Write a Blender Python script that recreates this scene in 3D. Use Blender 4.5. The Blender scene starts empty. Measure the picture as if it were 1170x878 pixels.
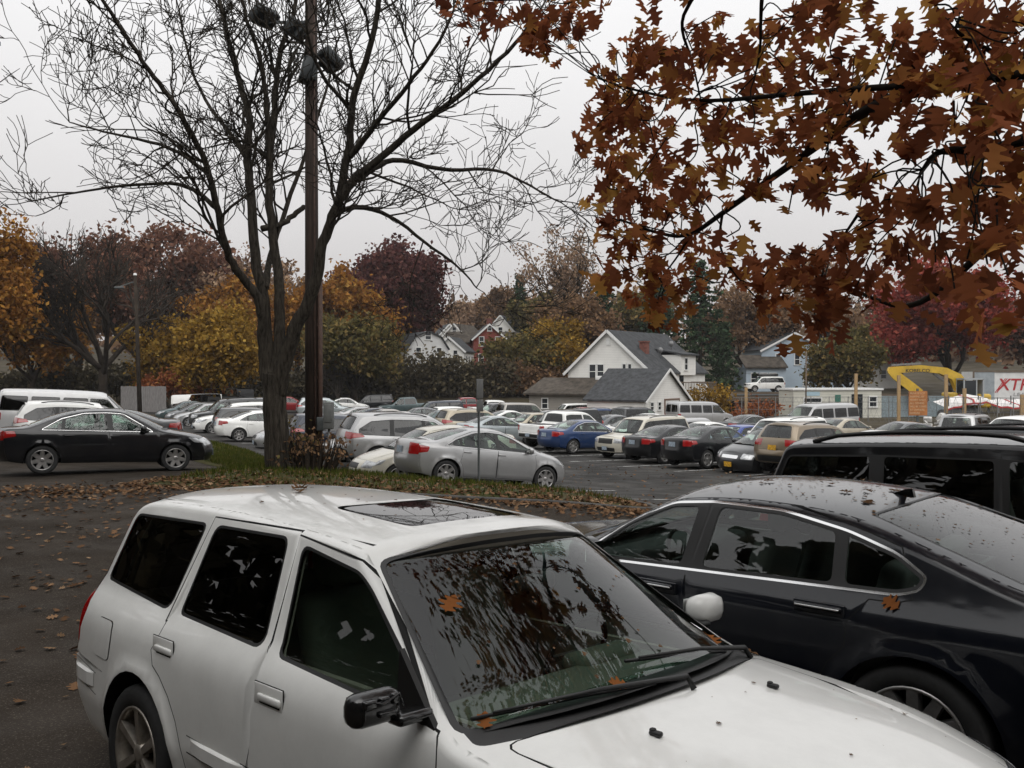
import bpy, bmesh, math, random
import numpy as np
from mathutils import Vector, Matrix, noise
from mathutils.geometry import delaunay_2d_cdt

# ------------------------------------------------------------------ camera, sky, light
S = bpy.context.scene
COL = S.collection
F = 1050.0                       # focal length of the photograph in its own pixels (1170 wide)
EYE = 2.10
R = math.radians

cam_data = bpy.data.cameras.new("camera")
cam = bpy.data.objects.new("camera", cam_data)
COL.objects.link(cam)
cam.location = (0, 0, EYE)
cam.rotation_euler = (R(90) - math.atan(11 / F), 0, 0)
cam_data.sensor_width = 36
cam_data.lens = 36 * F / 1170
cam_data.clip_start = 0.05
cam_data.clip_end = 3000
S.camera = cam

W = bpy.data.worlds.new("World")
S.world = W
W.use_nodes = True
wn = W.node_tree
wn.nodes.clear()
sky = wn.nodes.new("ShaderNodeTexSky")
sky.sky_type = 'NISHITA'
sky.sun_disc = False
sky.sun_elevation = R(55)
sky.sun_rotation = R(195)
sky.air_density = 1.0
sky.dust_density = 6.0
sky.ozone_density = 1.0
# an even overcast deck: the clear sky loses its blue and is mixed into the cloud's own brightness
hsv = wn.nodes.new("ShaderNodeHueSaturation")
hsv.inputs['Saturation'].default_value = 0.03
geo = wn.nodes.new("ShaderNodeTexCoord")
sep = wn.nodes.new("ShaderNodeSeparateXYZ")
deck = wn.nodes.new("ShaderNodeValToRGB")
deck.color_ramp.elements[0].position = 0.0
deck.color_ramp.elements[0].color = (0.255, 0.243, 0.240, 1)
deck.color_ramp.elements[1].position = 0.48
deck.color_ramp.elements[1].color = (0.52, 0.521, 0.526, 1)
cl = wn.nodes.new("ShaderNodeTexNoise")
cl.inputs['Scale'].default_value = 2.2
cl.inputs['Detail'].default_value = 4
clr = wn.nodes.new("ShaderNodeMapRange")
clr.inputs['To Min'].default_value = 0.93
clr.inputs['To Max'].default_value = 1.07
dm = wn.nodes.new("ShaderNodeVectorMath"); dm.operation = 'SCALE'
big = wn.nodes.new("ShaderNodeVectorMath"); big.operation = 'SCALE'
big.inputs['Scale'].default_value = 17.0
mixs = wn.nodes.new("ShaderNodeMix"); mixs.data_type = 'RGBA'
mixs.inputs[0].default_value = 0.85
bg = wn.nodes.new("ShaderNodeBackground")
bg.inputs['Strength'].default_value = 0.12
wo = wn.nodes.new("ShaderNodeOutputWorld")
L = wn.links.new
L(sky.outputs[0], hsv.inputs['Color'])
L(geo.outputs['Generated'], sep.inputs[0])
L(sep.outputs['Z'], deck.inputs[0])
L(geo.outputs['Generated'], cl.inputs['Vector'])
L(cl.outputs[0], clr.inputs[0])
L(deck.outputs[0], dm.inputs[0]); L(clr.outputs[0], dm.inputs['Scale'])
L(dm.outputs[0], big.inputs[0])
L(hsv.outputs[0], mixs.inputs[6]); L(big.outputs[0], mixs.inputs[7])
L(mixs.outputs[2], bg.inputs['Color'])
L(bg.outputs[0], wo.inputs[0])

sun_data = bpy.data.lights.new("sun", 'SUN')
sun_data.energy = 1.3
sun_data.angle = R(70)
sun_data.color = (1.0, 0.97, 0.93)
sun = bpy.data.objects.new("sun", sun_data)
COL.objects.link(sun)
sun.rotation_euler = (R(35), 0, R(15))

S.view_settings.view_transform = 'Standard'
S.view_settings.look = 'None'
S.view_settings.gamma = 1
S.view_settings.exposure = 0.2
S.cycles.max_bounces = 8
S.cycles.transparent_max_bounces = 24
S.cycles.use_denoising = True
S.cycles.caustics_reflective = False
S.cycles.caustics_refractive = False

# ------------------------------------------------------------------ terrain
CTRL = [(-.16, 4, -.03), (1.25, 2.6, -.03), (-1.57, 5.4, -.03), (.48, 4.64, -.08), (-.8, 3.36, .02), (2, 6.2, -.16), (1.28, 7.55, -.26), (2.7, 4.9, -.07), (.9, 8.6, -.31), (3.2, 10, -.36), (6.4, 6.2, -.24), (-4, 9, -.05), (-6, 5, .03), (-15, 4, .1), (0, -6, .05),
        (8, -4, -.2), (-15, -8, .2), (-7.8, 22.6, -.22), (-11.5, 21.3, -.23), (-5, 20, -.06), (-2.5, 17, -.05), (1, 16, -.12), (3, 17, -.45), (-20, 22, -.15), (-8, 16, -.06),
        (-1, 22.8, -.72), (2.5, 22, -.75), (-3.5, 25.5, -.78), (-4, 31, -.92), (8, 24, -.95), (13, 16, -.7),
        (-9.3, 37, -.95), (-12.5, 44, -1.08), (-16, 36, -.62), (-21, 36, -.55), (-15, 29, -.3), (7, 33.5, -1.27), (2.9, 41, -1.38), (9, 28.8, -1.02),
        (0, 50, -1.55), (16, 79, -2.2), (-10, 75, -1.8), (-16, 100, -1.85), (10, 100, -2.15), (25, 60, -1.8), (30, 85, -2.0), (20, 40, -1.5), (25, 25, -1.1),
        (-40, 60, -.9), (-50, 95, -.9), (-26, 75, -1.4), (-28, 88, -1.0), (-17, 55, -1.2), (-45, 30, .1), (20, 100, -2.1), (36, 105, -1.3), (34, 118, -.2), (40, 135, .3), (55, 110, -1.2), (60, 140, .3),
        (-20, 120, -1.2), (-8, 140, 3.2), (-20, 145, 2.0), (0, 165, 6.0), (10, 180, 6), (30, 180, 3), (70, 200, 4), (-60, 130, .5), (-60, 200, 5),
        (0, 300, 15), (100, 320, 12), (-120, 320, 12), (-150, 60, 1), (150, 60, 0), (120, 150, 2), (0, -60, 0), (-100, -40, 1), (100, -40, -1)]
_c = np.array(CTRL, float)
_s = 20.0
def _kern(d): return d
_d = np.hypot(_c[:, None, 0] - _c[None, :, 0], _c[:, None, 1] - _c[None, :, 1])
_n = len(_c)
_A = np.zeros((_n + 3, _n + 3))
_A[:_n, :_n] = -_kern(_d) - np.eye(_n) * 0.15
_A[:_n, _n] = 1; _A[:_n, _n + 1] = _c[:, 0]; _A[:_n, _n + 2] = _c[:, 1]
_A[_n:, :_n] = _A[:_n, _n:].T
_wt = np.linalg.solve(_A, np.concatenate([_c[:, 2], np.zeros(3)]))
def gz(x, y):
    x = np.asarray(x, float); y = np.asarray(y, float)
    d = np.sqrt((x[..., None] - _c[:, 0]) ** 2 + (y[..., None] - _c[:, 1]) ** 2 + 0.6)
    z = -(d @ _wt[:_n]) + _wt[_n] + _wt[_n + 1] * x + _wt[_n + 2] * y
    return z if z.ndim else float(z)
def at(px, d):                   # a bearing of the photograph (its column) and a distance -> a spot on the ground
    return ((px - 585) / F * d, d)
def up(py, d): return EYE - (py - 428) / F * d   # height of something seen at that row and distance
def spot(px, py, d):
    x, y = at(px, d)
    return Vector((x, y, up(py, d)))

# ------------------------------------------------------------------ helpers
rng = random.Random(7)
def tag(o, label=None, cat=None, group=None, kind=None):
    if label: o['label'] = label
    if cat: o['category'] = cat
    if group: o['group'] = group
    if kind: o['kind'] = kind
    return o
def empty(name, loc=(0, 0, 0), rz=0.0, label=None, cat=None, group=None):
    o = bpy.data.objects.new(name, None)
    o.empty_display_size = 0.2
    COL.objects.link(o)
    o.location = loc
    o.rotation_euler = (0, 0, rz)
    return tag(o, label, cat, group)

def chaikin(pts, it=3):
    P = np.array(pts, float)
    for _ in range(it):
        Q = .75 * P[:-1] + .25 * P[1:]; T = .25 * P[:-1] + .75 * P[1:]
        P = np.concatenate([P[:1], np.stack([Q, T], 1).reshape(-1, P.shape[1]), P[-1:]])
    return P
class MB:
    """collects shapes into one mesh object"""
    def __init__(self): self.v = []; self.f = []; self.m = []; self.sm = []
    def add(self, vs, fs, mi=0, smooth=False):
        b = len(self.v)
        self.v += [tuple(p) for p in vs]
        self.f += [tuple(i + b for i in f) for f in fs]
        self.m += [mi] * len(fs); self.sm += [smooth] * len(fs)
    def box(self, c, s, mi=0, rot=None, taper=1.0):
        hx, hy, hz = s[0] / 2, s[1] / 2, s[2] / 2
        vs = []
        for z in (-hz, hz):
            k = taper if z > 0 else 1.0
            for x, y in ((-hx, -hy), (hx, -hy), (hx, hy), (-hx, hy)):
                p = Vector((x * k, y * k, z))
                if rot is not None: p = rot @ p
                vs.append((p.x + c[0], p.y + c[1], p.z + c[2]))
        self.add(vs, [(0, 3, 2, 1), (4, 5, 6, 7), (0, 1, 5, 4), (1, 2, 6, 5), (2, 3, 7, 6), (3, 0, 4, 7)], mi)
    def rbox(self, c, s, r, mi=0, rot=None, seg=2):
        bm = bmesh.new()
        bmesh.ops.create_cube(bm, size=1)
        bmesh.ops.scale(bm, vec=s, verts=bm.verts)
        bmesh.ops.bevel(bm, geom=bm.edges[:], offset=min(r, min(s) * .49), segments=seg, profile=.5, affect='EDGES')
        self.bm(bm, c, rot, mi, True)
    def bm(self, bm, c=(0, 0, 0), rot=None, mi=0, smooth=False):
        bm.verts.ensure_lookup_table()
        vs = []
        for v in bm.verts:
            p = v.co.copy()
            if rot is not None: p = rot @ p
            vs.append(p + Vector(c))
        for i, v in enumerate(bm.verts): v.index = i
        self.add(vs, [tuple(v.index for v in f.verts) for f in bm.faces], mi, smooth)
        bm.free()
    def tube(self, pts, rad, n=6, mi=0, caps=True, smooth=True):
        pts = [Vector(p) for p in pts]
        if not hasattr(rad, '__len__'): rad = [rad] * len(pts)
        vs = []; fs = []
        ref = None
        for i, p in enumerate(pts):
            t = (pts[min(i + 1, len(pts) - 1)] - pts[max(i - 1, 0)])
            if t.length < 1e-9: t = Vector((0, 0, 1))
            t.normalize()
            if ref is None:
                ref = Vector((1, 0, 0)) if abs(t.x) < .8 else Vector((0, 1, 0))
            u = (ref - t * ref.dot(t))
            if u.length < 1e-6: u = t.orthogonal()
            u.normalize(); w = t.cross(u); ref = u
            for k in range(n):
                a = 2 * math.pi * k / n
                vs.append(p + (u * math.cos(a) + w * math.sin(a)) * rad[i])
        for i in range(len(pts) - 1):
            for k in range(n):
                a = i * n + k; b = i * n + (k + 1) % n
                fs.append((a, b, b + n, a + n))
        if caps and n > 2:
            fs.append(tuple(reversed(range(n))))
            fs.append(tuple(range((len(pts) - 1) * n, len(pts) * n)))
        self.add(vs, fs, mi, smooth)
    def bar(self, a, b, w, h, mi=0):
        a = Vector(a); b = Vector(b); d = b - a; l = d.length
        rot = d.to_track_quat('X', 'Z').to_matrix()
        self.box((a + b) / 2, (l, w, h), mi, rot)
    def lathe(self, prof, n=24, axis='Y', c=(0, 0, 0), mi=0, smooth=True):
        vs = []; fs = []
        for r, h in prof:
            for k in range(n):
                a = 2 * math.pi * k / n
                if axis == 'Y': vs.append((c[0] + r * math.cos(a), c[1] + h, c[2] + r * math.sin(a)))
                else: vs.append((c[0] + r * math.cos(a), c[1] + r * math.sin(a), c[2] + h))
        m = len(prof)
        for i in range(m - 1):
            for k in range(n):
                a = i * n + k; b = i * n + (k + 1) % n
                fs.append((a, b, b + n, a + n) if axis == 'Z' else (a, a + n, b + n, b))
        self.add(vs, fs, mi, smooth)
    def prism(self, poly, d0, d1, plane='XZ', mi=0, c=(0, 0, 0), rot=None):
        """poly extruded between d0 and d1 along the axis the plane lacks"""
        n = len(poly); vs = []
        for d in (d0, d1):
            for a, b in poly:
                p = Vector((a, d, b)) if plane == 'XZ' else (Vector((a, b, d)) if plane == 'XY' else Vector((d, a, b)))
                if rot is not None: p = rot @ p
                vs.append(p + Vector(c))
        fs = [tuple(range(n)), tuple(reversed(range(n, 2 * n)))]
        fs += [(i, i + n, (i + 1) % n + n, (i + 1) % n) for i in range(n)]
        self.add(vs, fs, mi)
    def build(self, name, mats, parent=None, loc=None, mesh_only=False, recalc=False):
        me = bpy.data.meshes.new(name)
        me.from_pydata(self.v, [], self.f)
        if not isinstance(mats, (list, tuple)): mats = [mats]
        for m in mats: me.materials.append(m)
        me.polygons.foreach_set('material_index', self.m)
        me.polygons.foreach_set('use_smooth', self.sm)
        me.update()
        if recalc:
            b = bmesh.new(); b.from_mesh(me); bmesh.ops.recalc_face_normals(b, faces=b.faces); b.to_mesh(me); b.free()
        if mesh_only: return me
        o = bpy.data.objects.new(name, me)
        COL.objects.link(o)
        if parent is not None: o.parent = parent
        if loc is not None: o.location = loc
        return o

# ------------------------------------------------------------------ materials
def new_mat(name):
    m = bpy.data.materials.new(name)
    m.use_nodes = True
    nt = m.node_tree
    return m, nt, nt.nodes['Principled BSDF']
def mat(name, col, rough=.6, metal=0.0, coat=0.0, var=0.0, scale=8.0, col2=None, bump=0.0, bscale=None, spec=None, island=False, stretch=None):
    m, nt, b = new_mat(name)
    b.inputs['Base Color'].default_value = (*col, 1)
    b.inputs['Roughness'].default_value = rough
    b.inputs['Metallic'].default_value = metal
    if spec is not None: b.inputs['Specular IOR Level'].default_value = spec
    if coat:
        b.inputs['Coat Weight'].default_value = coat
        b.inputs['Coat Roughness'].default_value = .04
    N = nt.nodes.new; L = nt.links.new
    if var or col2 or bump:
        tc = N("ShaderNodeTexCoord")
        vec = tc.outputs['Object']
        if stretch:
            mp = N("ShaderNodeMapping"); mp.inputs['Scale'].default_value = stretch
            L(vec, mp.inputs[0]); vec = mp.outputs[0]
    if var or col2:
        ns = N("ShaderNodeTexNoise"); ns.inputs['Scale'].default_value = scale; ns.inputs['Detail'].default_value = 5
        ns.inputs['Roughness'].default_value = .65
        L(vec, ns.inputs['Vector'])
        rp = N("ShaderNodeValToRGB")
        c2 = col2 if col2 else tuple(min(1, c * (1 + var)) for c in col)
        c1 = col if col2 else tuple(c * (1 - var) for c in col)
        rp.color_ramp.elements[0].position = .35; rp.color_ramp.elements[0].color = (*c1, 1)
        rp.color_ramp.elements[1].position = .65; rp.color_ramp.elements[1].color = (*c2, 1)
        L(ns.outputs[0], rp.inputs[0])
        out = rp.outputs[0]
        if island:
            g = N("ShaderNodeNewGeometry"); hs = N("ShaderNodeHueSaturation"); mr = N("ShaderNodeMapRange")
            mr.inputs['To Min'].default_value = .55; mr.inputs['To Max'].default_value = 1.45
            L(g.outputs['Random Per Island'], mr.inputs[0]); L(mr.outputs[0], hs.inputs['Value']); L(out, hs.inputs['Color'])
            out = hs.outputs[0]
        L(out, b.inputs['Base Color'])
    if bump:
        n2 = N("ShaderNodeTexNoise"); n2.inputs['Scale'].default_value = bscale or scale * 4; n2.inputs['Detail'].default_value = 6
        L(vec, n2.inputs['Vector'])
        bp = N("ShaderNodeBump"); bp.inputs['Strength'].default_value = bump; bp.inputs['Distance'].default_value = .02
        L(n2.outputs[0], bp.inputs['Height']); L(bp.outputs[0], b.inputs['Normal'])
    return m
def paint(name, col, rough=.3, metal=0.0, flake=False, dirt=.12):
    """car paint under a clear coat, with the faint film of road dirt and dried drops these cars carry"""
    m, nt, b = new_mat(name)
    N = nt.nodes.new; L = nt.links.new
    tc = N("ShaderNodeTexCoord")
    ns = N("ShaderNodeTexNoise"); ns.inputs['Scale'].default_value = 3.5; ns.inputs['Detail'].default_value = 6; ns.inputs['Roughness'].default_value = .7
    L(tc.outputs['Object'], ns.inputs['Vector'])
    rp = N("ShaderNodeValToRGB")
    d = tuple(c * (1 - dirt) + .14 * dirt * k for c, k in zip(col, (1.0, .93, .85)))
    rp.color_ramp.elements[0].position = .42; rp.color_ramp.elements[0].color = (*col, 1)
    rp.color_ramp.elements[1].position = .72; rp.color_ramp.elements[1].color = (*d, 1)
    L(ns.outputs[0], rp.inputs[0]); L(rp.outputs[0], b.inputs['Base Color'])
    b.inputs['Metallic'].default_value = metal
    b.inputs['Roughness'].default_value = rough
    b.inputs['Coat Weight'].default_value = .9
    b.inputs['Specular IOR Level'].default_value = .12
    mr = N("ShaderNodeMapRange"); mr.inputs['From Min'].default_value = .35; mr.inputs['From Max'].default_value = .7
    mr.inputs['To Min'].default_value = .03; mr.inputs['To Max'].default_value = .12
    L(ns.outputs[0], mr.inputs[0]); L(mr.outputs[0], b.inputs['Coat Roughness'])
    return m
def glass(name, tint=(.55, .62, .58), ior=1.52, rough=0.0):
    m, nt, b = new_mat(name)
    nt.nodes.remove(b)
    N = nt.nodes.new; L = nt.links.new
    out = nt.nodes['Material Output']
    lw = N("ShaderNodeLayerWeight"); lw.inputs[0].default_value = .5   # Schlick: one sheet of glass, the same from both sides
    pw = N("ShaderNodeMath"); pw.operation = 'POWER'; pw.inputs[1].default_value = 5
    fr = N("ShaderNodeMapRange"); fr.inputs['To Min'].default_value = .06; fr.inputs['To Max'].default_value = 1.0
    L(lw.outputs['Facing'], pw.inputs[0]); L(pw.outputs[0], fr.inputs[0])
    tr = N("ShaderNodeBsdfTransparent"); tr.inputs[0].default_value = (*tint, 1)
    gl = N("ShaderNodeBsdfGlossy"); gl.inputs['Roughness'].default_value = rough; gl.inputs[0].default_value = (1, 1, 1, 1)
    mx = N("ShaderNodeMixShader")
    L(fr.outputs[0], mx.inputs[0]); L(tr.outputs[0], mx.inputs[1]); L(gl.outputs[0], mx.inputs[2]); L(mx.outputs[0], out.inputs[0])
    return m
M = {}
M['black_plastic'] = mat('black_plastic', (.012, .012, .012), .5)
M['rubber'] = mat('tyre_rubber', (.016, .016, .016), .8, var=.3, scale=30)
M['seam'] = mat('panel_gap', (.004, .004, .004), .9)
M['chrome'] = mat('chrome', (.78, .78, .78), .12, 1.0)
M['alloy'] = mat('alloy_wheel', (.42, .41, .40), .35, .85, var=.25, scale=9)
M['dark_alloy'] = mat('grimy_alloy_wheel', (.34, .31, .27), .4, .7, var=.3, scale=12)
M['glass'] = glass('window_glass', (.62, .72, .67))
M['privacy'] = glass('tinted_privacy_glass', (.06, .065, .065))
M['windshield'] = glass('windshield_glass', (.60, .70, .65))
M['tail'] = mat('tail_lamp_red', (.30, .008, .008), .12, coat=1.0)
M['head'] = mat('head_lamp_lens', (.42, .43, .44), .08, .25, coat=1.0, var=.4, scale=9)
M['amber'] = mat('amber_lens', (.55, .13, .02), .15, coat=1.0)
M['cabin_dark'] = mat('dark_cabin_trim', (.02, .02, .021), .85)
M['cabin_grey'] = mat('grey_cabin_trim', (.10, .10, .098), .85)
M['cabin_beige'] = mat('beige_cabin_trim', (.22, .20, .165), .85)
M['plate_blue'] = mat('pale_blue_plate', (.30, .36, .42), .4, var=.35, scale=16)
M['plate_orange'] = mat('orange_plate', (.62, .34, .03), .4, var=.4, scale=16)
# ------------------------------------------------------------------ ground, lot, driveway, grass bank
def sheet(name, poly, z, m, res, extra=None, kind='structure', lift=None):
    vs = [Vector(p) for p in poly]
    xs = [p[0] for p in poly]; ys = [p[1] for p in poly]
    n0 = len(vs)
    # subdivide the outline so that it follows the ground
    ring_ = []
    for i in range(n0):
        a, b = vs[i], vs[(i + 1) % n0]; k = max(1, int((b - a).length / res))
        ring_ += [a.lerp(b, j / k) for j in range(k)]
    jr = np.random.RandomState(5)
    gx, gy = np.meshgrid(np.arange(min(xs), max(xs), res), np.arange(min(ys), max(ys), res))
    pts = np.stack([gx.ravel(), gy.ravel()], 1) + jr.uniform(-.05, .05, (gx.size, 2)) * res
    V, E_, Fc, _, _, og = delaunay_2d_cdt(ring_ + [Vector(p) for p in pts], [], [list(range(len(ring_)))], 0, 1e-4, True)
    fs = [f for f, o in zip(Fc, og) if 0 in o]
    A = np.array([(v.x, v.y) for v in V])
    zz = gz(A[:, 0], A[:, 1]) + z
    if lift is not None: zz = zz + lift(A)
    me = bpy.data.meshes.new(name)
    me.from_pydata(np.column_stack([A, zz]).tolist(), [], fs)
    me.polygons.foreach_set('use_smooth', [True] * len(fs))
    me.materials.append(m)
    o = bpy.data.objects.new(name, me); COL.objects.link(o)
    o['kind'] = kind
    return o
def ground_mat(name, c1, c2, c3, big=.25, rough=.85, spec=.25, bump=.35, grit=160):
    m, nt, b = new_mat(name)
    N = nt.nodes.new; L = nt.links.new
    tc = N("ShaderNodeTexCoord")
    def noise(sc, det=6, r=.6):
        n = N("ShaderNodeTexNoise"); n.inputs['Scale'].default_value = sc; n.inputs['Detail'].default_value = det; n.inputs['Roughness'].default_value = r
        L(tc.outputs['Object'], n.inputs['Vector']); return n.outputs[0]
    def ramp(f, a, b_, p0, p1):
        r = N("ShaderNodeValToRGB"); r.color_ramp.elements[0].position = p0; r.color_ramp.elements[1].position = p1
        r.color_ramp.elements[0].color = (*a, 1); r.color_ramp.elements[1].color = (*b_, 1); L(f, r.inputs[0]); return r.outputs[0]
    base = ramp(noise(big, 7, .62), c1, c2, .36, .66)
    mx = N("ShaderNodeMix"); mx.data_type = 'RGBA'
    L(ramp(noise(grit, 3, .8), (0, 0, 0), (1, 1, 1), .56, .70), mx.inputs[0]); L(base, mx.inputs[6]); mx.inputs[7].default_value = (*c3, 1)
    L(mx.outputs[2], b.inputs['Base Color'])
    b.inputs['Roughness'].default_value = rough; b.inputs['Specular IOR Level'].default_value = spec
    rr = ramp(noise(big * 3, 5), (rough * .72,) * 3, (min(1, rough * 1.1),) * 3, .4, .6); L(rr, b.inputs['Roughness'])
    bp = N("ShaderNodeBump"); bp.inputs['Strength'].default_value = bump; bp.inputs['Distance'].default_value = .012
    L(noise(grit * .7, 4, .75), bp.inputs['Height']); L(bp.outputs[0], b.inputs['Normal'])
    return m
M['earth'] = ground_mat('rough_earth', (.035, .028, .018), (.06, .05, .03), (.09, .07, .04), .08, .95, .1)
M['lot'] = ground_mat('worn_asphalt', (.023, .022, .021), (.056, .053, .049), (.10, .097, .092), .45, .92, .10, .6, 60)
M['drive'] = ground_mat('dark_gravelly_asphalt', (.020, .016, .0125), (.044, .036, .029), (.150, .128, .104), .45, .97, .06, .8, 70)
M['turf'] = ground_mat('leaf_strewn_turf', (.030, .038, .010), (.055, .045, .018), (.11, .06, .02), .5, .95, .1, .6, 60)
M['dirt'] = ground_mat('brown_dirt', (.07, .05, .035), (.11, .085, .06), (.16, .13, .10), .3, .95, .1)
g = sheet('ground', [(-900, -200), (900, -200), (900, 1500), (-900, 1500)], -.25, M['earth'], 60)
g2 = sheet('terrain', [(-150, -60), (150, -60), (150, 260), (-150, 260)], -.12, M['earth'], 5)
sheet('parking_lot', [(-44, -14), (50, -14), (48, 98), (26, 104), (-30, 104), (-46, 88)], -.02, M['lot'], 1.6)
sheet('driveway', [(-43, -13), (13, -13), (12, 8), (9, 12.5), (5.2, 15.2), (2.9, 17.2), (1.2, 19.2), (-3.5, 21), (-6.2, 24), (-8.6, 29.5), (-11.5, 36), (-14.5, 43), (-20, 48), (-42, 46)], -.008, M['drive'], .8)
BANK = [(-7.2, 17.9), (-5.6, 17.2), (-4.0, 16.9), (-2.0, 16.5), (.2, 16.0), (1.6, 16.1), (2.5, 16.8), (2.6, 17.9), (1.5, 19.4), (-1.0, 20.6), (-3.4, 21.9), (-5.4, 24.6), (-7.4, 28.8), (-9.6, 34), (-12.4, 39.5),
        (-15, 43.5), (-17, 43), (-14.6, 38), (-12.0, 32.6), (-9.5, 27.4), (-7.7, 24.4), (-6.9, 22.2), (-6.9, 20)]
_bk = np.array(BANK)
def bank_in(A):
    """distance inside the bank's outline (negative outside)"""
    A = np.atleast_2d(A); P = _bk; Q_ = np.roll(P, -1, 0); AB = Q_ - P
    D = A[:, None, :] - P[None]; t = np.clip((D * AB).sum(-1) / (AB ** 2).sum(1), 0, 1)
    d = np.sqrt(((A[:, None, :] - (P + t[..., None] * AB)) ** 2).sum(-1)).min(1)
    x, y = A[:, :1], A[:, 1:]
    c = ((P[:, 1] > y) != (Q_[:, 1] > y)) & (x < (Q_[:, 0] - P[:, 0]) * (y - P[:, 1]) / (Q_[:, 1] - P[:, 1] + 1e-12) + P[:, 0])
    return np.where(c.sum(1) % 2 == 1, d, -d)
def bank_lift(A): return .13 * np.clip(bank_in(A) / 1.1, 0, 1) ** .7
sheet('grass_bank', BANK, .004, M['turf'], .35, lift=bank_lift)
def bz(x, y):
    d = float(bank_in(np.array([[x, y]]))[0])
    return gz(x, y) + (.13 * min(1, max(0, d) / 1.1) ** .7 if d > 0 else 0) + .004
# worn kerb along the foot of the bank
k = MB()
kp = chaikin([(-2.0, 16.42), (.2, 15.92), (1.7, 15.98), (2.65, 16.7), (2.75, 17.95), (1.6, 19.55), (-.95, 20.75)], 2)
prof = [(-.07, -.1), (-.07, .03), (-.05, .05), (.05, .05), (.07, .03), (.07, -.1)]
vs = []
for i, p in enumerate(kp):
    t = Vector(kp[min(i + 1, len(kp) - 1)] - kp[max(i - 1, 0)]).normalized(); n = Vector((t.y, -t.x))
    for a, h in prof: vs.append((p[0] + n.x * a, p[1] + n.y * a, gz(p[0], p[1]) + h))
np_ = len(prof)
k.add(vs, [(i * np_ + j, i * np_ + j + 1, (i + 1) * np_ + j + 1, (i + 1) * np_ + j) for i in range(len(kp) - 1) for j in range(np_ - 1)], 0, False)
k.add(vs[:np_], [tuple(range(np_))]); k.add(vs[-np_:], [tuple(reversed(range(np_)))])
o = k.build('kerb', mat('kerb_concrete', (.045, .042, .038), .9, var=.5, scale=5, bump=.3), recalc=True)
tag(o, 'worn grey kerb curving round the foot of the leafy grass island', 'kerb')
# stall lines: worn white paint with the asphalt showing through
def worn_mat():
    m, nt, b = new_mat('worn_white_paint'); N = nt.nodes.new; L = nt.links.new
    b.inputs['Base Color'].default_value = (.55, .55, .53, 1); b.inputs['Roughness'].default_value = .8
    tc = N("ShaderNodeTexCoord"); n = N("ShaderNodeTexNoise"); n.inputs['Scale'].default_value = 2.6; n.inputs['Detail'].default_value = 8; n.inputs['Roughness'].default_value = .75
    r = N("ShaderNodeValToRGB"); r.color_ramp.elements[0].position = .44; r.color_ramp.elements[1].position = .52
    mx = N("ShaderNodeMix"); mx.data_type = 'RGBA'
    L(tc.outputs['Object'], n.inputs[0]); L(n.outputs[0], r.inputs[0]); L(r.outputs[0], mx.inputs[0])
    mx.inputs[6].default_value = (.04, .039, .038, 1); mx.inputs[7].default_value = (.55, .55, .53, 1); L(mx.outputs[2], b.inputs['Base Color'])
    return m
M['worn'] = worn_mat()
ln = MB()
def stripe(x, y, hd, l0, l1, w=.10):
    c, s = math.cos(R(hd)), math.sin(R(hd)); n = 6
    for i in range(n):
        a = l0 + (l1 - l0) * i / n; b = l0 + (l1 - l0) * (i + 1) / n
        q = [(x + c * t - s * u, y + s * t + c * u) for t, u in ((a, -w / 2), (b, -w / 2), (b, w / 2), (a, w / 2))]
        ln.add([(p, r_, gz(p, r_) - .006) for p, r_ in q], [(0, 1, 2, 3)])
row_dir = (-math.sin(R(36)), math.cos(R(36)))
for i in range(-2, 12):
    x0 = 7.1 + row_dir[0] * (i * 2.75 + 1.37); y0 = 33.5 + row_dir[1] * (i * 2.75 + 1.37)
    stripe(x0, y0, 36, -3.1, 2.4, .11)
row2 = (-math.sin(R(29)), math.cos(R(29)))
for i in range(-1, 9):
    x0 = -.8 + row2[0] * (i * 2.9 - 1.45) ; y0 = 22.9 + row2[1] * (i * 2.9 - 1.45)
    stripe(x0, y0, 29, -1.0, 3.1, .11)
o = ln.build('stall_lines', M['worn']); o['kind'] = 'structure'
# ------------------------------------------------------------------ houses, site huts, digger, trailer, fences
def siding(name, c, period=.16, rough=.8):
    m, nt, b = new_mat(name); N = nt.nodes.new; L = nt.links.new
    tc = N("ShaderNodeTexCoord"); sx = N("ShaderNodeSeparateXYZ"); L(tc.outputs['Object'], sx.inputs[0])
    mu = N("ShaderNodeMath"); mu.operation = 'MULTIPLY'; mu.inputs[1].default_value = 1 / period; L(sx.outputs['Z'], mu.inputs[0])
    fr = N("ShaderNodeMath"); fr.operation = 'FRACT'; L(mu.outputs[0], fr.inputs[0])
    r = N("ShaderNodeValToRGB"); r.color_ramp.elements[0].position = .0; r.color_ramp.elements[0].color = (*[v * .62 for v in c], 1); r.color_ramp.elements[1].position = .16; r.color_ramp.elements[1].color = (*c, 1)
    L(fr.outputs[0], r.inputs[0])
    n = N("ShaderNodeTexNoise"); n.inputs['Scale'].default_value = 1.3; n.inputs['Detail'].default_value = 5; L(tc.outputs['Object'], n.inputs[0])
    mp = N("ShaderNodeMapRange"); mp.inputs['To Min'].default_value = .82; mp.inputs['To Max'].default_value = 1.1; L(n.outputs[0], mp.inputs[0])
    hs = N("ShaderNodeHueSaturation"); L(r.outputs[0], hs.inputs['Color']); L(mp.outputs[0], hs.inputs['Value']); L(hs.outputs[0], b.inputs['Base Color'])
    b.inputs['Roughness'].default_value = rough
    return m
M['white_siding'] = siding('white_siding', (.78, .77, .73))
M['grey_siding'] = siding('grey_siding', (.36, .37, .37))
M['pale_siding'] = siding('pale_grey_siding', (.58, .58, .57))
M['red_siding'] = siding('red_siding', (.20, .045, .032))
M['blue_siding'] = siding('pale_blue_siding', (.40, .48, .55))
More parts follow.
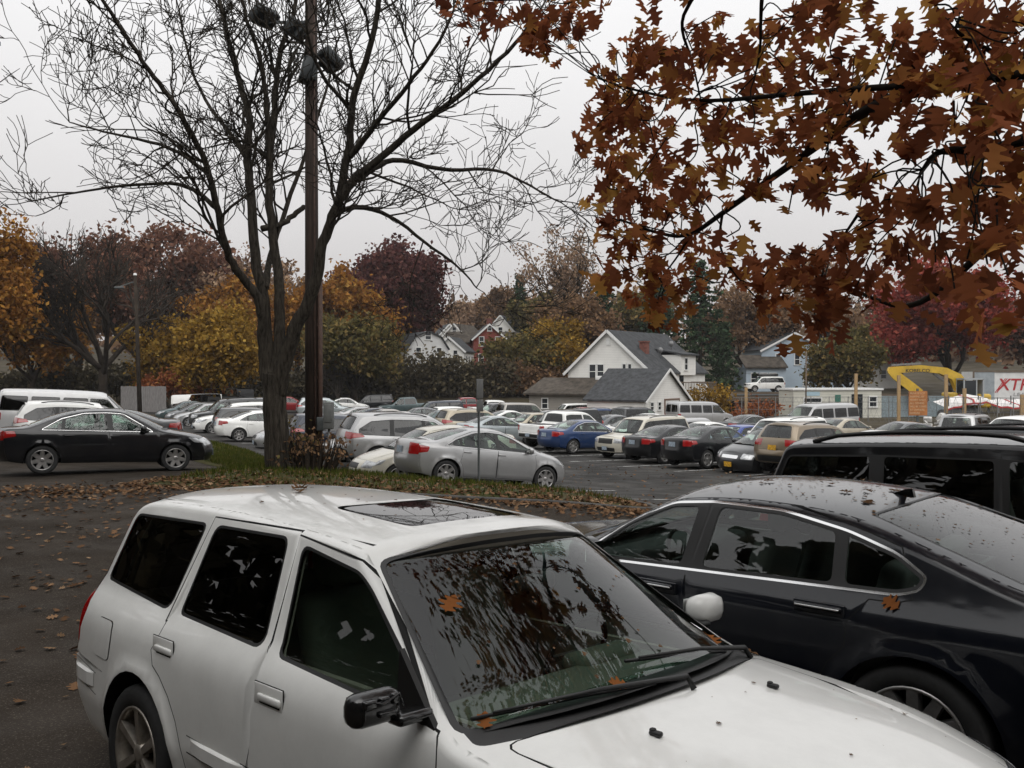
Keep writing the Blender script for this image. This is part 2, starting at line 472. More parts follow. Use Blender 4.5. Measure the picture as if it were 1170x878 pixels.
M['tan_siding'] = siding('tan_siding', (.28, .26, .23))
M['cream_panel'] = siding('cream_ribbed_panel', (.56, .55, .48), .3)
M['shingle'] = mat('dark_grey_shingles', (.050, .052, .055), .9, var=.35, scale=2.2, bump=.3, bscale=18, spec=.2)
M['shingle_brown'] = mat('mossy_brown_shingles', (.065, .055, .045), .9, var=.45, scale=1.6, bump=.3, bscale=18, spec=.2)
M['trim'] = mat('white_trim', (.68, .68, .66), .6, var=.08)
M['pane'] = mat('dark_pane', (.02, .024, .028), .08, spec=.6)
M['brick'] = mat('red_brick', (.16, .06, .045), .9, var=.3, scale=6)
M['bare_wood'] = mat('new_timber', (.36, .24, .12), .8, var=.2, scale=5, stretch=(6, 6, 1))
M['old_wood'] = mat('weathered_timber', (.13, .10, .075), .9, var=.35, scale=5, stretch=(5, 5, 1))
M['grey_wood'] = mat('grey_boards', (.20, .19, .185), .9, var=.25, scale=3, stretch=(8, 8, 1))
M['steel'] = mat('galvanised_steel', (.22, .22, .22), .5, .7, var=.2)
M['dull_metal'] = mat('dull_painted_metal', (.10, .11, .11), .6, .3, var=.2)
def part(name, m, parent, fn, **k):
    b = MB(); fn(b); return b.build(name, m, parent, **k)
def window(parent, c, w, h, nx, depth=.08, mull=True, label=None):
    """frame with sash bars and a pane behind; nx: outward direction (unit, horizontal)"""
    n = Vector(nx); u = Vector((-n.y, n.x, 0)); rot = Matrix((u, n, Vector((0, 0, 1)))).transposed()
    c = Vector(c)
    f = MB(); t = .09
    def bb(x, z, sx, sz, dy=.0, sy=.09): f.box(c + u * x + Vector((0, 0, z)) + n * (.03 + dy), (sx, sy, sz), 0, rot)
    bb(-w / 2 + t / 2, 0, t, h); bb(w / 2 - t / 2, 0, t, h); bb(0, h / 2 - t / 2, w, t + .001, .003); bb(0, -h / 2 + t / 2, w + .12, t + .02, .01, .12)
    if mull: bb(0, 0, w - .1, .06, -.005)
    o = f.build('window', M['trim'], parent)
    if label: o['label'] = label
    p = MB(); p.box(c + n * .012, (w - .05, .02, h - .05), 0, rot); p.build('pane', M['pane'], o)
    return o
def gable(mb_w, mb_r, w, d, h, rise, over=.35, thick=.16, x0=0, y0=0, z0=0):
    """walls with the gables at the two ends of the y axis; ridge along y"""
    pr = [(-w / 2, 0), (w / 2, 0), (w / 2, h), (0, h + rise), (-w / 2, h)]
    mb_w.prism(pr, -d / 2, d / 2, 'XZ', 0, (x0, y0, z0))
    sl = math.hypot(w / 2, rise)
    for sg in (1, -1):
        dx, dz = sg * (w / 2) / sl, -rise / sl
        a = (0, h + rise + .02); e = (sg * (w / 2) + dx * over, h + dz * over + .02)
        nx_, nz = -dz * sg, abs(dx)
        q = [a, e, (e[0] + 0, e[1] + thick), (a[0], a[1] + thick)]
        mb_r.prism(q if sg > 0 else q[::-1], -d / 2 - over, d / 2 + over, 'XZ', 0, (x0, y0, z0))

# white house with the garage wing (turned so that one gable faces the lot)
d = 93.5; hx, hy = at(729, d)
zb = gz(*at(725, 88)) - .1
hs = empty('white_house', (hx, hy, zb), R(-36), 'large white sided house with dark grey roof, low garage wing and outside stairs', 'house')
w_ = MB(); r_ = MB()
Wd, Dp, Hh, Rs = 9.2, 12.0, 4.7, 3.9
gable(w_, r_, Wd, Dp, Hh, Rs)
w_.build('wall', M['white_siding'], hs, recalc=True); r_.build('roof', M['shingle'], hs, recalc=True)
fc = -Dp / 2
part('bargeboard', M['trim'], hs, lambda b: [b.bar((s * (Wd / 2 + .34), fc - .37, Hh - .26), (0, fc - .37, Hh + Rs + .06), .06, .26) for s in (1, -1)])
window(hs, (-1.75, fc, 4.75), .85, 1.5, (0, -1, 0)); window(hs, (-.85, fc, 4.75), .85, 1.5, (0, -1, 0))
window(hs, (1.75, fc, 4.95), .5, 1.15, (0, -1, 0)); window(hs, (2.35, fc, 4.95), .5, 1.15, (0, -1, 0))
part('attic_vent', M['trim'], hs, lambda b: (b.box((.0, fc - .03, 7.6), (.45, .06, .7), 0), b.box((.0, fc - .065, 7.6), (.32, .02, .55), 0)))
part('air_conditioner', M['trim'], hs, lambda b: b.rbox((-.85, fc - .25, 4.1), (.65, .5, .45), .04))
# low lean-to on the left, then the garage whose own gable faces the lot
wl = MB(); rl = MB()
wl.box((-2.15, fc - 1.6, 1.3), (9.9, 3.2, 2.6)); rl.prism([(-3.7, 2.5), (-.02, 4.0), (-.02, 4.16), (-3.7, 2.66)], -7.5, 2.85, 'YZ', 0, (0, fc, 0))
wl.build('wing_wall', M['tan_siding'], hs, recalc=True); rl.build('wing_roof', M['shingle_brown'], hs, recalc=True)
window(hs, (-5.2, fc - 3.2, 1.65), .8, 1.1, (0, -1, 0))
GL, GW, GX, GY = 5.6, 8.4, 5.6, fc - 4.35        # length along the ridge, width, centre
gw = MB(); gr = MB()
Q = Matrix.Rotation(R(90), 3, 'Z')
def turn(mb): mb.v = [tuple((Q @ Vector(p)) + Vector((GX, GY, 0))) for p in mb.v]
gable(gw, gr, GW, GL, 2.3, 2.55, .3, .15)
turn(gw); turn(gr)
gw.build('garage_wall', M['white_siding'], hs, recalc=True); gr.build('garage_roof', M['shingle'], hs, recalc=True)
gf = GX + GL / 2
part('bargeboard', M['trim'], hs, lambda b: [b.bar((gf + .32, GY + s * (GW / 2 + .3), 2.06), (gf + .32, GY, 4.90), .05, .22) for s in (1, -1)])
gd = part('garage_door', M['trim'], hs, lambda b: b.box((gf + .03, GY + .9, 1.1), (.06, 2.7, 2.2)))
part('door_frame', mat('brown_frame', (.16, .10, .07), .8), gd, lambda b: (b.box((gf + .05, GY - .5, 1.15), (.08, .12, 2.3)), b.box((gf + .05, GY + 2.3, 1.15), (.08, .12, 2.3)), b.box((gf + .053, GY + .9, 2.28), (.08, 2.92, .14))))
window(hs, (gf, GY - 2.9, 1.75), .7, .8, (1, 0, 0)); window(hs, (gf, GY - 1.5, 1.75), .7, .8, (1, 0, 0))
part('chimney', M['brick'], hs, lambda b: (b.box((2.4, -3.2, 6.8), (.7, .7, 1.6)), b.box((2.4, -3.2, 7.65), (.85, .85, .12))))
dw = MB(); dw.box((3.7, 1.4, 5.4), (2.4, 3.4, 2.0)); dw.build('dormer', M['white_siding'], hs)
part('dormer_roof', M['shingle'], hs, lambda b: b.prism([(1.6, 7.0), (5.2, 6.35), (5.2, 6.5), (1.6, 7.15)], -.5, 3.3, 'XZ'))
window(hs, (4.9, .8, 5.5), .8, 1.3, (1, 0, 0))
for px_, py_ in ((2.9, -1.2), (2.0, 3.0)):
    zz_ = Hh + Rs * (1 - px_ / (Wd / 2))
    part('satellite_dish', M['steel'], hs, lambda b: (b.lathe([(.001, 0), (.18, .03), (.30, .10)], 16, 'Y', (px_ + .4, py_ - .5, zz_ + .7)), b.bar((px_ + .4, py_ - .42, zz_ + .65), (px_ + .3, py_, zz_ - .1), .05, .05)))
def deck(b):
    b.box((6.0, .6, 2.7), (2.8, 4.2, .16))
    for x in (5.0, 7.3):
        for y in (-1.4, 2.6): b.box((x, y, 1.3), (.14, .14, 2.6))
    for y in (-1.45, 2.65): b.box((6.0, y, 3.7), (2.8, .07, .1)); b.box((6.0, y, 2.95), (2.8, .06, .08))
    b.box((7.38, .6, 3.7), (.07, 4.2, .1)); b.box((7.38, .6, 2.95), (.06, 4.2, .08))
    for i in range(18): b.box((4.65 + i * .16, -1.45, 3.3), (.04, .04, .75))
    for i in range(26): b.box((7.38, -1.4 + i * .16, 3.3), (.04, .04, .75))
part('deck', M['old_wood'], hs, deck)
def stairs(b):
    for i in range(13): b.box((7.6 + i * .17, -.9, 2.6 - i * .2), (.26, 1.0, .06))
    for y in (-1.45, -.35):
        b.bar((7.45, y, 2.6), (9.75, y, .05), .06, .26); b.bar((7.45, y, 3.55), (9.75, y, .95), .06, .08)
        for i in range(6): b.bar((7.6 + i * .42, y, 2.45 - i * .475), (7.6 + i * .42, y, 3.4 - i * .475), .06, .06)
part('stairs', M['trim'], hs, stairs)
part('back_door', M['pane'], hs, lambda b: b.box((4.63, .4, 3.75), (.05, .9, 2.0)))

def small_house(name, px, d, w, dp, h, rise, rz, wall, roof, label, wins, z=None, gambrel=False, chim=False, porch=False):
    x, y = at(px, d); zb = (gz(x, y) - .3) if z is None else z
    o = empty(name, (x, y, zb), R(rz), label, 'house')
    a, b = MB(), MB()
    if gambrel:
        pr = [(-w / 2, 0), (w / 2, 0), (w / 2, h), (w * .30, h + rise * .72), (0, h + rise), (-w * .30, h + rise * .72), (-w / 2, h)]
        a.prism(pr, -dp / 2, dp / 2, 'XZ')
        pts = pr[2:]
        for i in range(len(pts) - 1):
            p, q = Vector(pts[i]), Vector(pts[i + 1]); n = Vector(((q - p).y, -(q - p).x)).normalized() * .15
            if n.y < 0: n = -n
            b.prism([tuple(p + n * .1), tuple(q + n * .1), tuple(q + n), tuple(p + n)], -dp / 2 - .3, dp / 2 + .3, 'XZ')
    else: gable(a, b, w, dp, h, rise)
    a.build('wall', M[wall], o, recalc=True); b.build('roof', M[roof], o, recalc=True)
    if not gambrel:
        part('bargeboard', M['trim'], o, lambda m: [m.bar((s * (w / 2 + .3), -dp / 2 - .37, h - .24), (0, -dp / 2 - .37, h + rise + .05), .06, .24) for s in (1, -1)])
    for (wx, wz, ww, wh) in wins: window(o, (wx, -dp / 2, wz), ww, wh, (0, -1, 0))
    for k_ in range(3): window(o, (w / 2, -dp / 2 + dp * (k_ + .7) / 3.4, h * .55), .9, 1.4, (1, 0, 0)); window(o, (-w / 2, -dp / 2 + dp * (k_ + .7) / 3.4, h * .55), .9, 1.4, (-1, 0, 0))
    if chim: part('chimney', M['brick'], o, lambda m: (m.box((w * .12, dp * .2, h + rise + .2), (.8, .8, 1.8)), m.box((w * .12, dp * .2, h + rise + 1.15), (.95, .95, .14))))
    if porch: part('porch_roof', M['trim'], o, lambda m: (m.box((0, -dp / 2 - 1.0, 2.7), (w, 2, .14)), m.box((-w / 2 + .2, -dp / 2 - 1.85, 1.35), (.14, .14, 2.7)), m.box((w / 2 - .2, -dp / 2 - 1.85, 1.35), (.14, .14, 2.7))))
    return o
small_house('barn_house', 478, 122, 5.6, 8, 2.9, 2.3, 24, 'pale_siding', 'shingle', 'grey barn shaped house with a double pitched roof', [(-1.3, 2.6, .8, 1.3), (1.5, 2.6, .8, 1.3), (0, 4.7, .9, 1.1)], z=up(418, 122) - .9, gambrel=True)
small_house('cottage', 519, 128, 4.2, 6, 3.0, 1.8, -10, 'white_siding', 'shingle', 'small white gabled house between the grey barn and red house', [(-.8, 2.5, .7, 1.2), (.9, 2.5, .7, 1.2)], z=up(418, 128) - 1.0)
rh = small_house('red_house', 556, 140, 4.8, 8, 4.7, 2.1, 8, 'red_siding', 'shingle', 'red sided house with white trimmed windows and front gable', [(-1.2, 4.3, .8, 1.5), (1.2, 4.3, .8, 1.5), (0, 6.3, .7, 1.0), (-1.3, 1.8, .8, 1.4), (1.3, 1.8, .8, 1.4)], z=up(414, 140) - 1.3, chim=True)
a, b = MB(), MB(); a.box((0, 1.6, 2.1), (11.4, 5.2, 4.2)); a.build('side_wing_wall', M['red_siding'], rh)
b.prism([(-1.4, 4.1), (1.6, 5.8), (4.6, 4.1), (4.6, 4.3), (1.6, 6.0), (-1.4, 4.3)], -6.0, 6.0, 'YZ'); b.build('side_wing_roof', M['shingle_brown'], rh, recalc=True)
for wx in (-5, -3.6, 3.6, 5): window(rh, (wx, -1.0, 3.3), .8, 1.5, (0, -1, 0))
small_house('far_house', 530, 176, 6, 9, 4.2, 3.0, -20, 'white_siding', 'shingle_brown', 'far white gabled house above the small cottage', [(0, 6, .9, 1.4), (-1.6, 3, .9, 1.4), (1.6, 3, .9, 1.4)], z=up(402, 176) - 2.2)
small_house('far_house', 509, 182, 6, 8, 4.5, 3.2, 15, 'white_siding', 'shingle', 'far pale house left of the other white gable on the hill', [(0, 5.4, .9, 1.3)], z=up(404, 182) - 2.2)
small_house('far_house', 577, 178, 6, 8, 5, 3.4, -12, 'white_siding', 'shingle', 'far white gable behind the red house chimney', [(0, 5.6, .9, 1.4)], z=up(398, 178) - 2.4)
# pale blue house on the rise at the right
bh = small_house('blue_house', 895, 128, 9, 8, 5.6, 2.2, 4, 'blue_siding', 'shingle', 'pale blue two storey house half hidden by trees on the rise', [(-2.2, 4.3, .8, 1.6), (.4, 4.3, .8, 1.6), (2.8, 4.3, .8, 1.6), (1.6, 1.4, .8, 1.5)], z=up(445, 128) - .2, chim=True)
a, b = MB(), MB(); a.box((-4.6, -3.6, 1.6), (5.4, 5.0, 3.2)); a.build('front_wing_wall', M['blue_siding'], bh)
b.prism([(-6.6, 3.1), (-3.6, 4.7), (-1.1, 4.7), (-1.1, 4.85), (-3.6, 4.9), (-6.6, 3.28)], -7.6, -1.8, 'YZ'); b.build('front_wing_roof', M['shingle_brown'], bh, recalc=True)
for wx in (-6.2, -4.9, -3.7): window(bh, (wx, -6.1, 1.7), 1.0, 1.6, (0, -1, 0))
gable_w, gable_r = MB(), MB(); gable(gable_w, gable_r, 4.2, 4, 2.9, 1.9, .3, .14, 4.6, -4.4, 0); gable_w.build('porch_wall', M['blue_siding'], bh, recalc=True); gable_r.build('porch_roof', M['shingle'], bh, recalc=True)
part('front_door', M['pane'], bh, lambda m: m.box((4.9, -6.43, 1.2), (.95, .06, 2.1)))
small_house('white_house', 985, 140, 8, 8, 4, 2.0, -6, 'white_siding', 'shingle', 'white house glimpsed behind the green brown tree', [(-2, 2.2, .9, 1.4), (2, 2.2, .9, 1.4)], z=up(440, 140) - .6)
# retaining wall below the blue house
def wall_run(name, pts, h0, h1, t, m, label, cat):
    b = MB()
    for (xa, ya), (xb, yb) in zip(pts[:-1], pts[1:]):
        n = 6
        for i in range(n):
            ax, ay = xa + (xb - xa) * i / n, ya + (yb - ya) * i / n; bx, by = xa + (xb - xa) * (i + 1) / n, ya + (yb - ya) * (i + 1) / n
            z = (gz(ax, ay) + gz(bx, by)) / 2
            b.bar((ax, ay, z + (h0 + h1) / 2), (bx, by, z + (h0 + h1) / 2), t, h1 - h0)
    return tag(b.build(name, m), label, cat)
b = MB(); p0, p1 = at(842, 97), at(955, 99)
zt = up(452, 97); b.box(((p0[0] + p1[0]) / 2, p0[1] + 1, zt - 1.7), (p1[0] - p0[0], .5, 3.4), 0); b.box(((p0[0] + p1[0]) / 2, p0[1] + .95, zt + .04), (p1[0] - p0[0] + .1, .66, .12), 1)
tag(b.build('retaining_wall', [mat('old_brick_wall', (.12, .065, .05), .95, var=.4, scale=3), M['dull_metal']]), 'reddish retaining wall below the pale blue house', 'wall')
bt = MB(); bt.box(((p0[0] + p1[0]) / 2 - 2, 108, zt - .35), (p1[0] - p0[0] + 26, 22, .5)); o = bt.build('raised_ground', M['dirt']); o['kind'] = 'structure'

# site hut
x, y = at(948, 80); zb = gz(x, y)
hut = empty('site_hut', (x, y, zb), R(8), 'cream site hut with flat roof and open doorway behind the silver van', 'hut')
part('wall', M['cream_panel'], hut, lambda b: b.box((0, 0, 1.55), (8.0, 2.9, 2.5)))
part('roof', M['trim'], hut, lambda b: b.box((0, 0, 2.88), (8.25, 3.15, .16)))
part('skirt', M['dull_metal'], hut, lambda b: b.box((0, 0, .16), (7.8, 2.7, .3)))
part('doorway', M['pane'], hut, lambda b: b.box((1.75, -1.46, 1.4), (1.0, .05, 2.1)))
window(hut, (-2.3, -1.45, 1.75), 1.7, .9, (0, -1, 0)); window(hut, (3.2, -1.45, 1.8), .8, 1.0, (0, -1, 0))
part('notice', mat('green_notice', (.03, .14, .10), .5), hut, lambda b: b.box((.0, -1.47, 2.1), (.5, .04, .6)))
part('notice', mat('pale_blue_notice', (.35, .48, .55), .5), hut, lambda b: b.box((-2.3, -1.47, 2.5), (1.3, .04, .34)))

# box trailer with its lettering
def text_mesh(s, size, ext=.004, shear=0.0, sx=1.0):
    cu = bpy.data.curves.new('lettering', 'FONT'); cu.body = s; cu.size = size; cu.extrude = ext; cu.shear = shear; cu.align_x = 'LEFT'; cu.offset = size * .012
    ob = bpy.data.objects.new('lettering', cu); COL.objects.link(ob)
    dg = bpy.context.evaluated_depsgraph_get(); me = bpy.data.meshes.new_from_object(ob.evaluated_get(dg))
    bpy.data.objects.remove(ob); bpy.data.curves.remove(cu)
    me.name = 'lettering'; me.transform(Matrix.Scale(sx, 4, (1, 0, 0)))
    return me
def put_text(s, size, m, parent, loc, rz=0, shear=0.0, sx=1.0, name='lettering'):
    me = text_mesh(s, size, .006, shear, sx); me.materials.clear(); me.materials.append(m)
    o = bpy.data.objects.new(name, me); COL.objects.link(o); o.parent = parent; o.location = loc; o.rotation_euler = (R(90), 0, rz)
    return o
x, y = at(1113, 86); zb = gz(x, y)
tr = empty('box_trailer', (x, y, zb), R(-1), 'white box trailer with large red XTRA lettering behind the tarpaulin canopy', 'trailer')
zt = up(425, 86) - zb
part('body', mat('white_trailer_side', (.62, .62, .61), .5, var=.1, scale=1.5), tr, lambda b: b.box((7.0, 1.25, (zt + 1.15) / 2), (14.0, 2.5, zt - 1.15)))
part('front_panel', mat('grey_trailer_front', (.26, .29, .31), .6, var=.2, scale=1.5), tr, lambda b: b.box((.93, -.03, (zt + 1.2) / 2), (1.86, .06, zt - 1.2)))
part('frame', M['old_wood'], tr, lambda b: (b.box((7.0, -.04, zt + .03), (14.1, .1, .12)), b.box((7.0, 1.25, 1.05), (13.8, 2.2, .2)), b.box((-.06, -.03, (zt + 1.1) / 2), (.12, .12, zt - 1.1))))
red = mat('red_lettering', (.38, .02, .025), .5)
put_text('XTRA', 1.55, red, tr, (2.12, -.02, zt - 1.72), 0, .22, 1.0)
put_text('LEASE', .42, mat('grey_lettering', (.3, .3, .3), .5), tr, (3.6, -.02, zt - 2.25), 0, .1, 1.6)
part('stripe', red, tr, lambda b: [b.bar((1.95 + k * .16, -.012, zt - 1.95), (2.9 + k * .16, -.012, zt - .62), .02, .07) for k in range(2)])
for wx in (10.6, 11.9):
    wm = MB()
    for yy in (.3, 2.2): wm.lathe([(.1, -.3), (.5, -.28), (.52, 0), (.5, .28), (.1, .3)], 20, 'Y', (wx, yy, .52))
    wm.build('wheel', M['rubber'], tr)
part('landing_leg', M['steel'], tr, lambda b: (b.box((2.4, .3, .55), (.16, .16, 1.1)), b.box((2.4, 2.1, .55), (.16, .16, 1.1))))

# tracked digger
x, y = at(1088, 80); zb = gz(x, y)
dg = empty('excavator', (x, y, zb), R(4), 'yellow tracked excavator with raised boom and grey cab beside the trailer', 'excavator')
yel = mat('excavator_yellow', (.52, .33, .025), .5, coat=.2, var=.18, scale=1.2)
part('track', M['rubber'], dg, lambda b: [b.rbox((0, s * 1.25, .5), (4.0, .6, .95), .3) for s in (1, -1)])
part('house', yel, dg, lambda b: (b.rbox((1.2, .4, 1.8), (2.9, 2.0, 1.2), .15), b.rbox((2.2, 0, 1.7), (1.2, 2.7, 1.2), .2)))
cb = part('cab', mat('grey_cab', (.34, .36, .37), .5), dg, lambda b: (b.box((1.05, -.95, 3.58), (1.8, 1.2, .14)), b.box((1.9, -.95, 2.5), (.1, 1.2, 2.2)), b.box((.2, -1.5, 2.5), (.1, .1, 2.2)), b.box((.2, -.4, 2.5), (.1, .1, 2.2)), b.box((1.05, -.95, 1.6), (1.8, 1.2, .5)), b.box((1.3, -1.5, 2.5), (.1, .08, 2.2))))
part('window', M['pane'], cb, lambda b: (b.box((.75, -1.52, 2.65), (1.0, .03, 1.6)), b.box((.17, -.95, 2.65), (.03, 1.0, 1.6))))
bx = lambda px: (px - 1088) / F * 80
bz_ = lambda py: up(py, 80) - zb
boom = [(1099, 450), (1108, 441), (1097, 428), (1080, 420.5), (1050, 417.5), (1014, 419.5), (1012, 424), (1020, 426.5), (1050, 425), (1072, 427), (1086, 434), (1092, 447)]
part('boom', yel, dg, lambda b: b.prism([(bx(a), bz_(c)) for a, c in boom][::-1], -.25, .25, 'XZ'), recalc=True)
arm = [(1012, 420), (1010, 426), (1016, 433), (1035, 447), (1046, 449), (1051, 446), (1038, 436), (1024, 426), (1018, 420)]
part('arm', yel, dg, lambda b: b.prism([(bx(a), bz_(c)) for a, c in arm], -.38, -.26, 'XZ'), recalc=True)
part('hydraulic_ram', M['steel'], dg, lambda b: (b.bar((bx(1016), 0, bz_(417.5)), (bx(1050), 0, bz_(415.5)), .16, .16), b.bar((bx(1086), .1, bz_(440)), (bx(1066), .1, bz_(427)), .16, .16)))
part('bucket', mat('rusty_bucket', (.10, .07, .05), .8), dg, lambda b: b.prism([(bx(1036), bz_(449)), (bx(1054), bz_(448)), (bx(1056), bz_(458)), (bx(1046), bz_(463)), (bx(1037), bz_(460))], -.7, .1, 'XZ'), recalc=True)
put_text('KOBELCO', .40, M['black_plastic'], dg, (bx(1031), -.262, bz_(425.5)), 0, 0, 1.2)

# canopy of white sheeting edged in red
x, y = at(1120, 70); zb = gz(x, y)
cp = empty('canopy', (x, y, zb), 0, 'white sheet canopy with red edge bands in front of the trailer', 'canopy')
n = 16; m = MB(); pv = []
for i in range(n + 1):
    px_ = 1066 + (1185 - 1066) * i / n
    top = np.interp(px_, [1066, 1080, 1092, 1105, 1112, 1128, 1185], [459, 455, 452.5, 450.5, 451, 456.5, 457.5])
    X0 = (px_ - 1120) / F * 70
    for j, (dy, drop) in enumerate(((0, 0), (-1.2, .16), (-2.2, .34), (-2.25, .56))):
        pv.append((X0, dy + .12 * math.sin(i * 1.7 + j), min(up(top, 70) - zb, up(top, 70) - zb) - drop - .06 * math.sin(i * 2.3 + j)))
m.add(pv, [(i * 4 + j, i * 4 + j + 1, (i + 1) * 4 + j + 1, (i + 1) * 4 + j) for i in range(n) for j in range(3)], 0, True)
m.build('sheet', mat('white_sheeting', (.62, .60, .58), .7, var=.15, scale=2), cp)
redp = mat('red_band', (.40, .03, .03), .6)
bm_ = MB()
for i in range(n): bm_.bar(pv[i * 4 + 3], pv[(i + 1) * 4 + 3], .03, .12)
for i in (4, 11):
    for j in range(3): bm_.bar(Vector(pv[i * 4 + j]) + Vector((0, -.02, .03)), Vector(pv[i * 4 + j + 1]) + Vector((0, -.02, .03)), .14, .03)
bm_.build('edge_band', redp, cp)
part('post', M['steel'], cp, lambda b: [b.bar((xx, -2.1, 0), (xx, -2.1, 2.4), .07, .07) for xx in (-3.4, -1.2, 1.2, 3.6)])

# chain-link fence with timber posts
fx = [(838, 77), (896, 76), (958, 74), (1028, 70), (1092, 66), (1150, 62), (1200, 60)]
fence = empty('chain_link_fence', (*at(980, 73), gz(*at(980, 73))), 0, 'chain link fence with yellowed wires along the building site', 'fence')
oz = Vector(fence.location)
wire = MB()
P_ = [Vector((*at(a, d_), gz(*at(a, d_)))) - oz for a, d_ in fx]
for a, b in zip(P_[:-1], P_[1:]):
    for h in (.1, .7, 1.3, 1.9, 2.3): wire.bar(a + Vector((0, 0, h)), b + Vector((0, 0, h)), .035 if h > 2 else .02, .035 if h > 2 else .02)
    L_ = (b - a).length; nn = int(L_ / .45)
    for i in range(nn):
        p = a.lerp(b, i / nn); q = a.lerp(b, min(1, (i + 2) / nn)); wire.bar(p + Vector((0, 0, .1)), q + Vector((0, 0, 2.3)), .010, .010); wire.bar(q + Vector((0, 0, .1)), p + Vector((0, 0, 2.3)), .010, .010)
    k_ = 3
    for i in range(k_): p = a.lerp(b, (i + .5) / k_); wire.bar(p, p + Vector((0, 0, 2.35)), .05, .05)
wire.build('wire_mesh', M['steel'], fence)
POSTS = [(852.5, 77, 443, 'short timber post left of the site hut fence line'), (921, 76, 402, 'thin dark pole rising in front of the site hut'), (978, 72, 427, 'timber post standing before the open doorway of the hut'), (1027, 70, 429, 'timber post crossing the arm of the digger'),
         (1081, 67, 428, 'timber post in front of the digger cab'), (1102, 66, 444, 'short timber post under the peak of the canopy'), (1168, 62, 451, 'timber post at the right edge by the white pickup')]
for a, d_, top, lab in POSTS:
    x, y = at(a, d_); m = MB(); h = up(top, d_) - gz(x, y)
    if a == 921: m.tube([(0, 0, 0), (0, 0, h)], .06, 6)
    else: m.box((0, 0, h / 2), (.22, .16, h))
    o = m.build('fence_post', M['old_wood'] if a == 921 else M['bare_wood'], loc=(x, y, gz(x, y))); tag(o, lab, 'post', 'timber posts along the site fence')
# orange notice on its post
x, y = at(1049, 46); zb = gz(x, y)
sg = empty('notice_board', (x, y, zb), R(0), 'orange notice board with pale lettering on a dark steel post', 'sign')
part('post', M['dull_metal'], sg, lambda b: b.box((0, .06, 1.5), (.09, .09, 3.0)))
hz = up(461, 46) - zb
part('panel', mat('orange_board', (.40, .155, .045), .6, var=.22, scale=3), sg, lambda b: b.box((0, 0, hz), (.92, .04, 1.22)))
pale = mat('pale_lettering', (.55, .36, .2), .6)
for i, s in enumerate(['PRIVATE LOT', 'PARKING BY', 'PERMIT ONLY', 'ALL OTHERS', 'WILL BE TOWED', 'AT OWNERS', 'EXPENSE']):
    put_text(s, .135, pale, sg, (-.42, -.022, hz + .45 - i * .165), 0, 0, .84 if len(s) > 11 else .95)
# heap of pale sheeting and scrap by the grey saloon
rg = random.Random(8); m = MB()
x, y = at(1083, 56)
for i in range(34): m.rbox((rg.gauss(0, .9), rg.gauss(0, .5), rg.uniform(.1, 1.3) * (1 - .3 * abs(rg.gauss(0, .5)))), (rg.uniform(.15, .7), rg.uniform(.1, .4), rg.uniform(.05, .5)), .03, 0, Matrix.Rotation(rg.random() * 3, 3, 'Z') @ Matrix.Rotation(rg.random() * 2, 3, 'X'))
tag(m.build('scrap_heap', mat('pale_scrap', (.45, .44, .42), .8, var=.5, scale=4), loc=(x, y, gz(x, y))), 'pale heap of torn sheeting and scrap behind the grey saloon', 'heap')
# blue-grey fence panels at the site, low barrier
m = MB(); p = at(1045, 80)
for i in range(6): m.box(((i - 2.5) * 1.9, .0, 1.1), (1.86, .06, 2.1), 0)
tag(m.build('site_hoarding', mat('blue_grey_hoarding', (.22, .27, .29), .7, var=.2), loc=(p[0], p[1], gz(*p))), 'blue grey hoarding panels below the digger arm', 'hoarding')
# small board fence at the left
x, y = at(164, 80); m = MB()
for i in range(22): m.box((-1.9 + i * .18, 0, 1.2), (.165, .03, 2.4 + .03 * math.sin(i * 5)), 0)
m.box((0, .05, .5), (4, .05, .1)); m.box((0, .05, 1.9), (4, .05, .1))
tag(m.build('board_fence', M['grey_wood'], loc=(x, y, gz(x, y) - .2)), 'grey upright board fence behind the long pale van', 'fence')
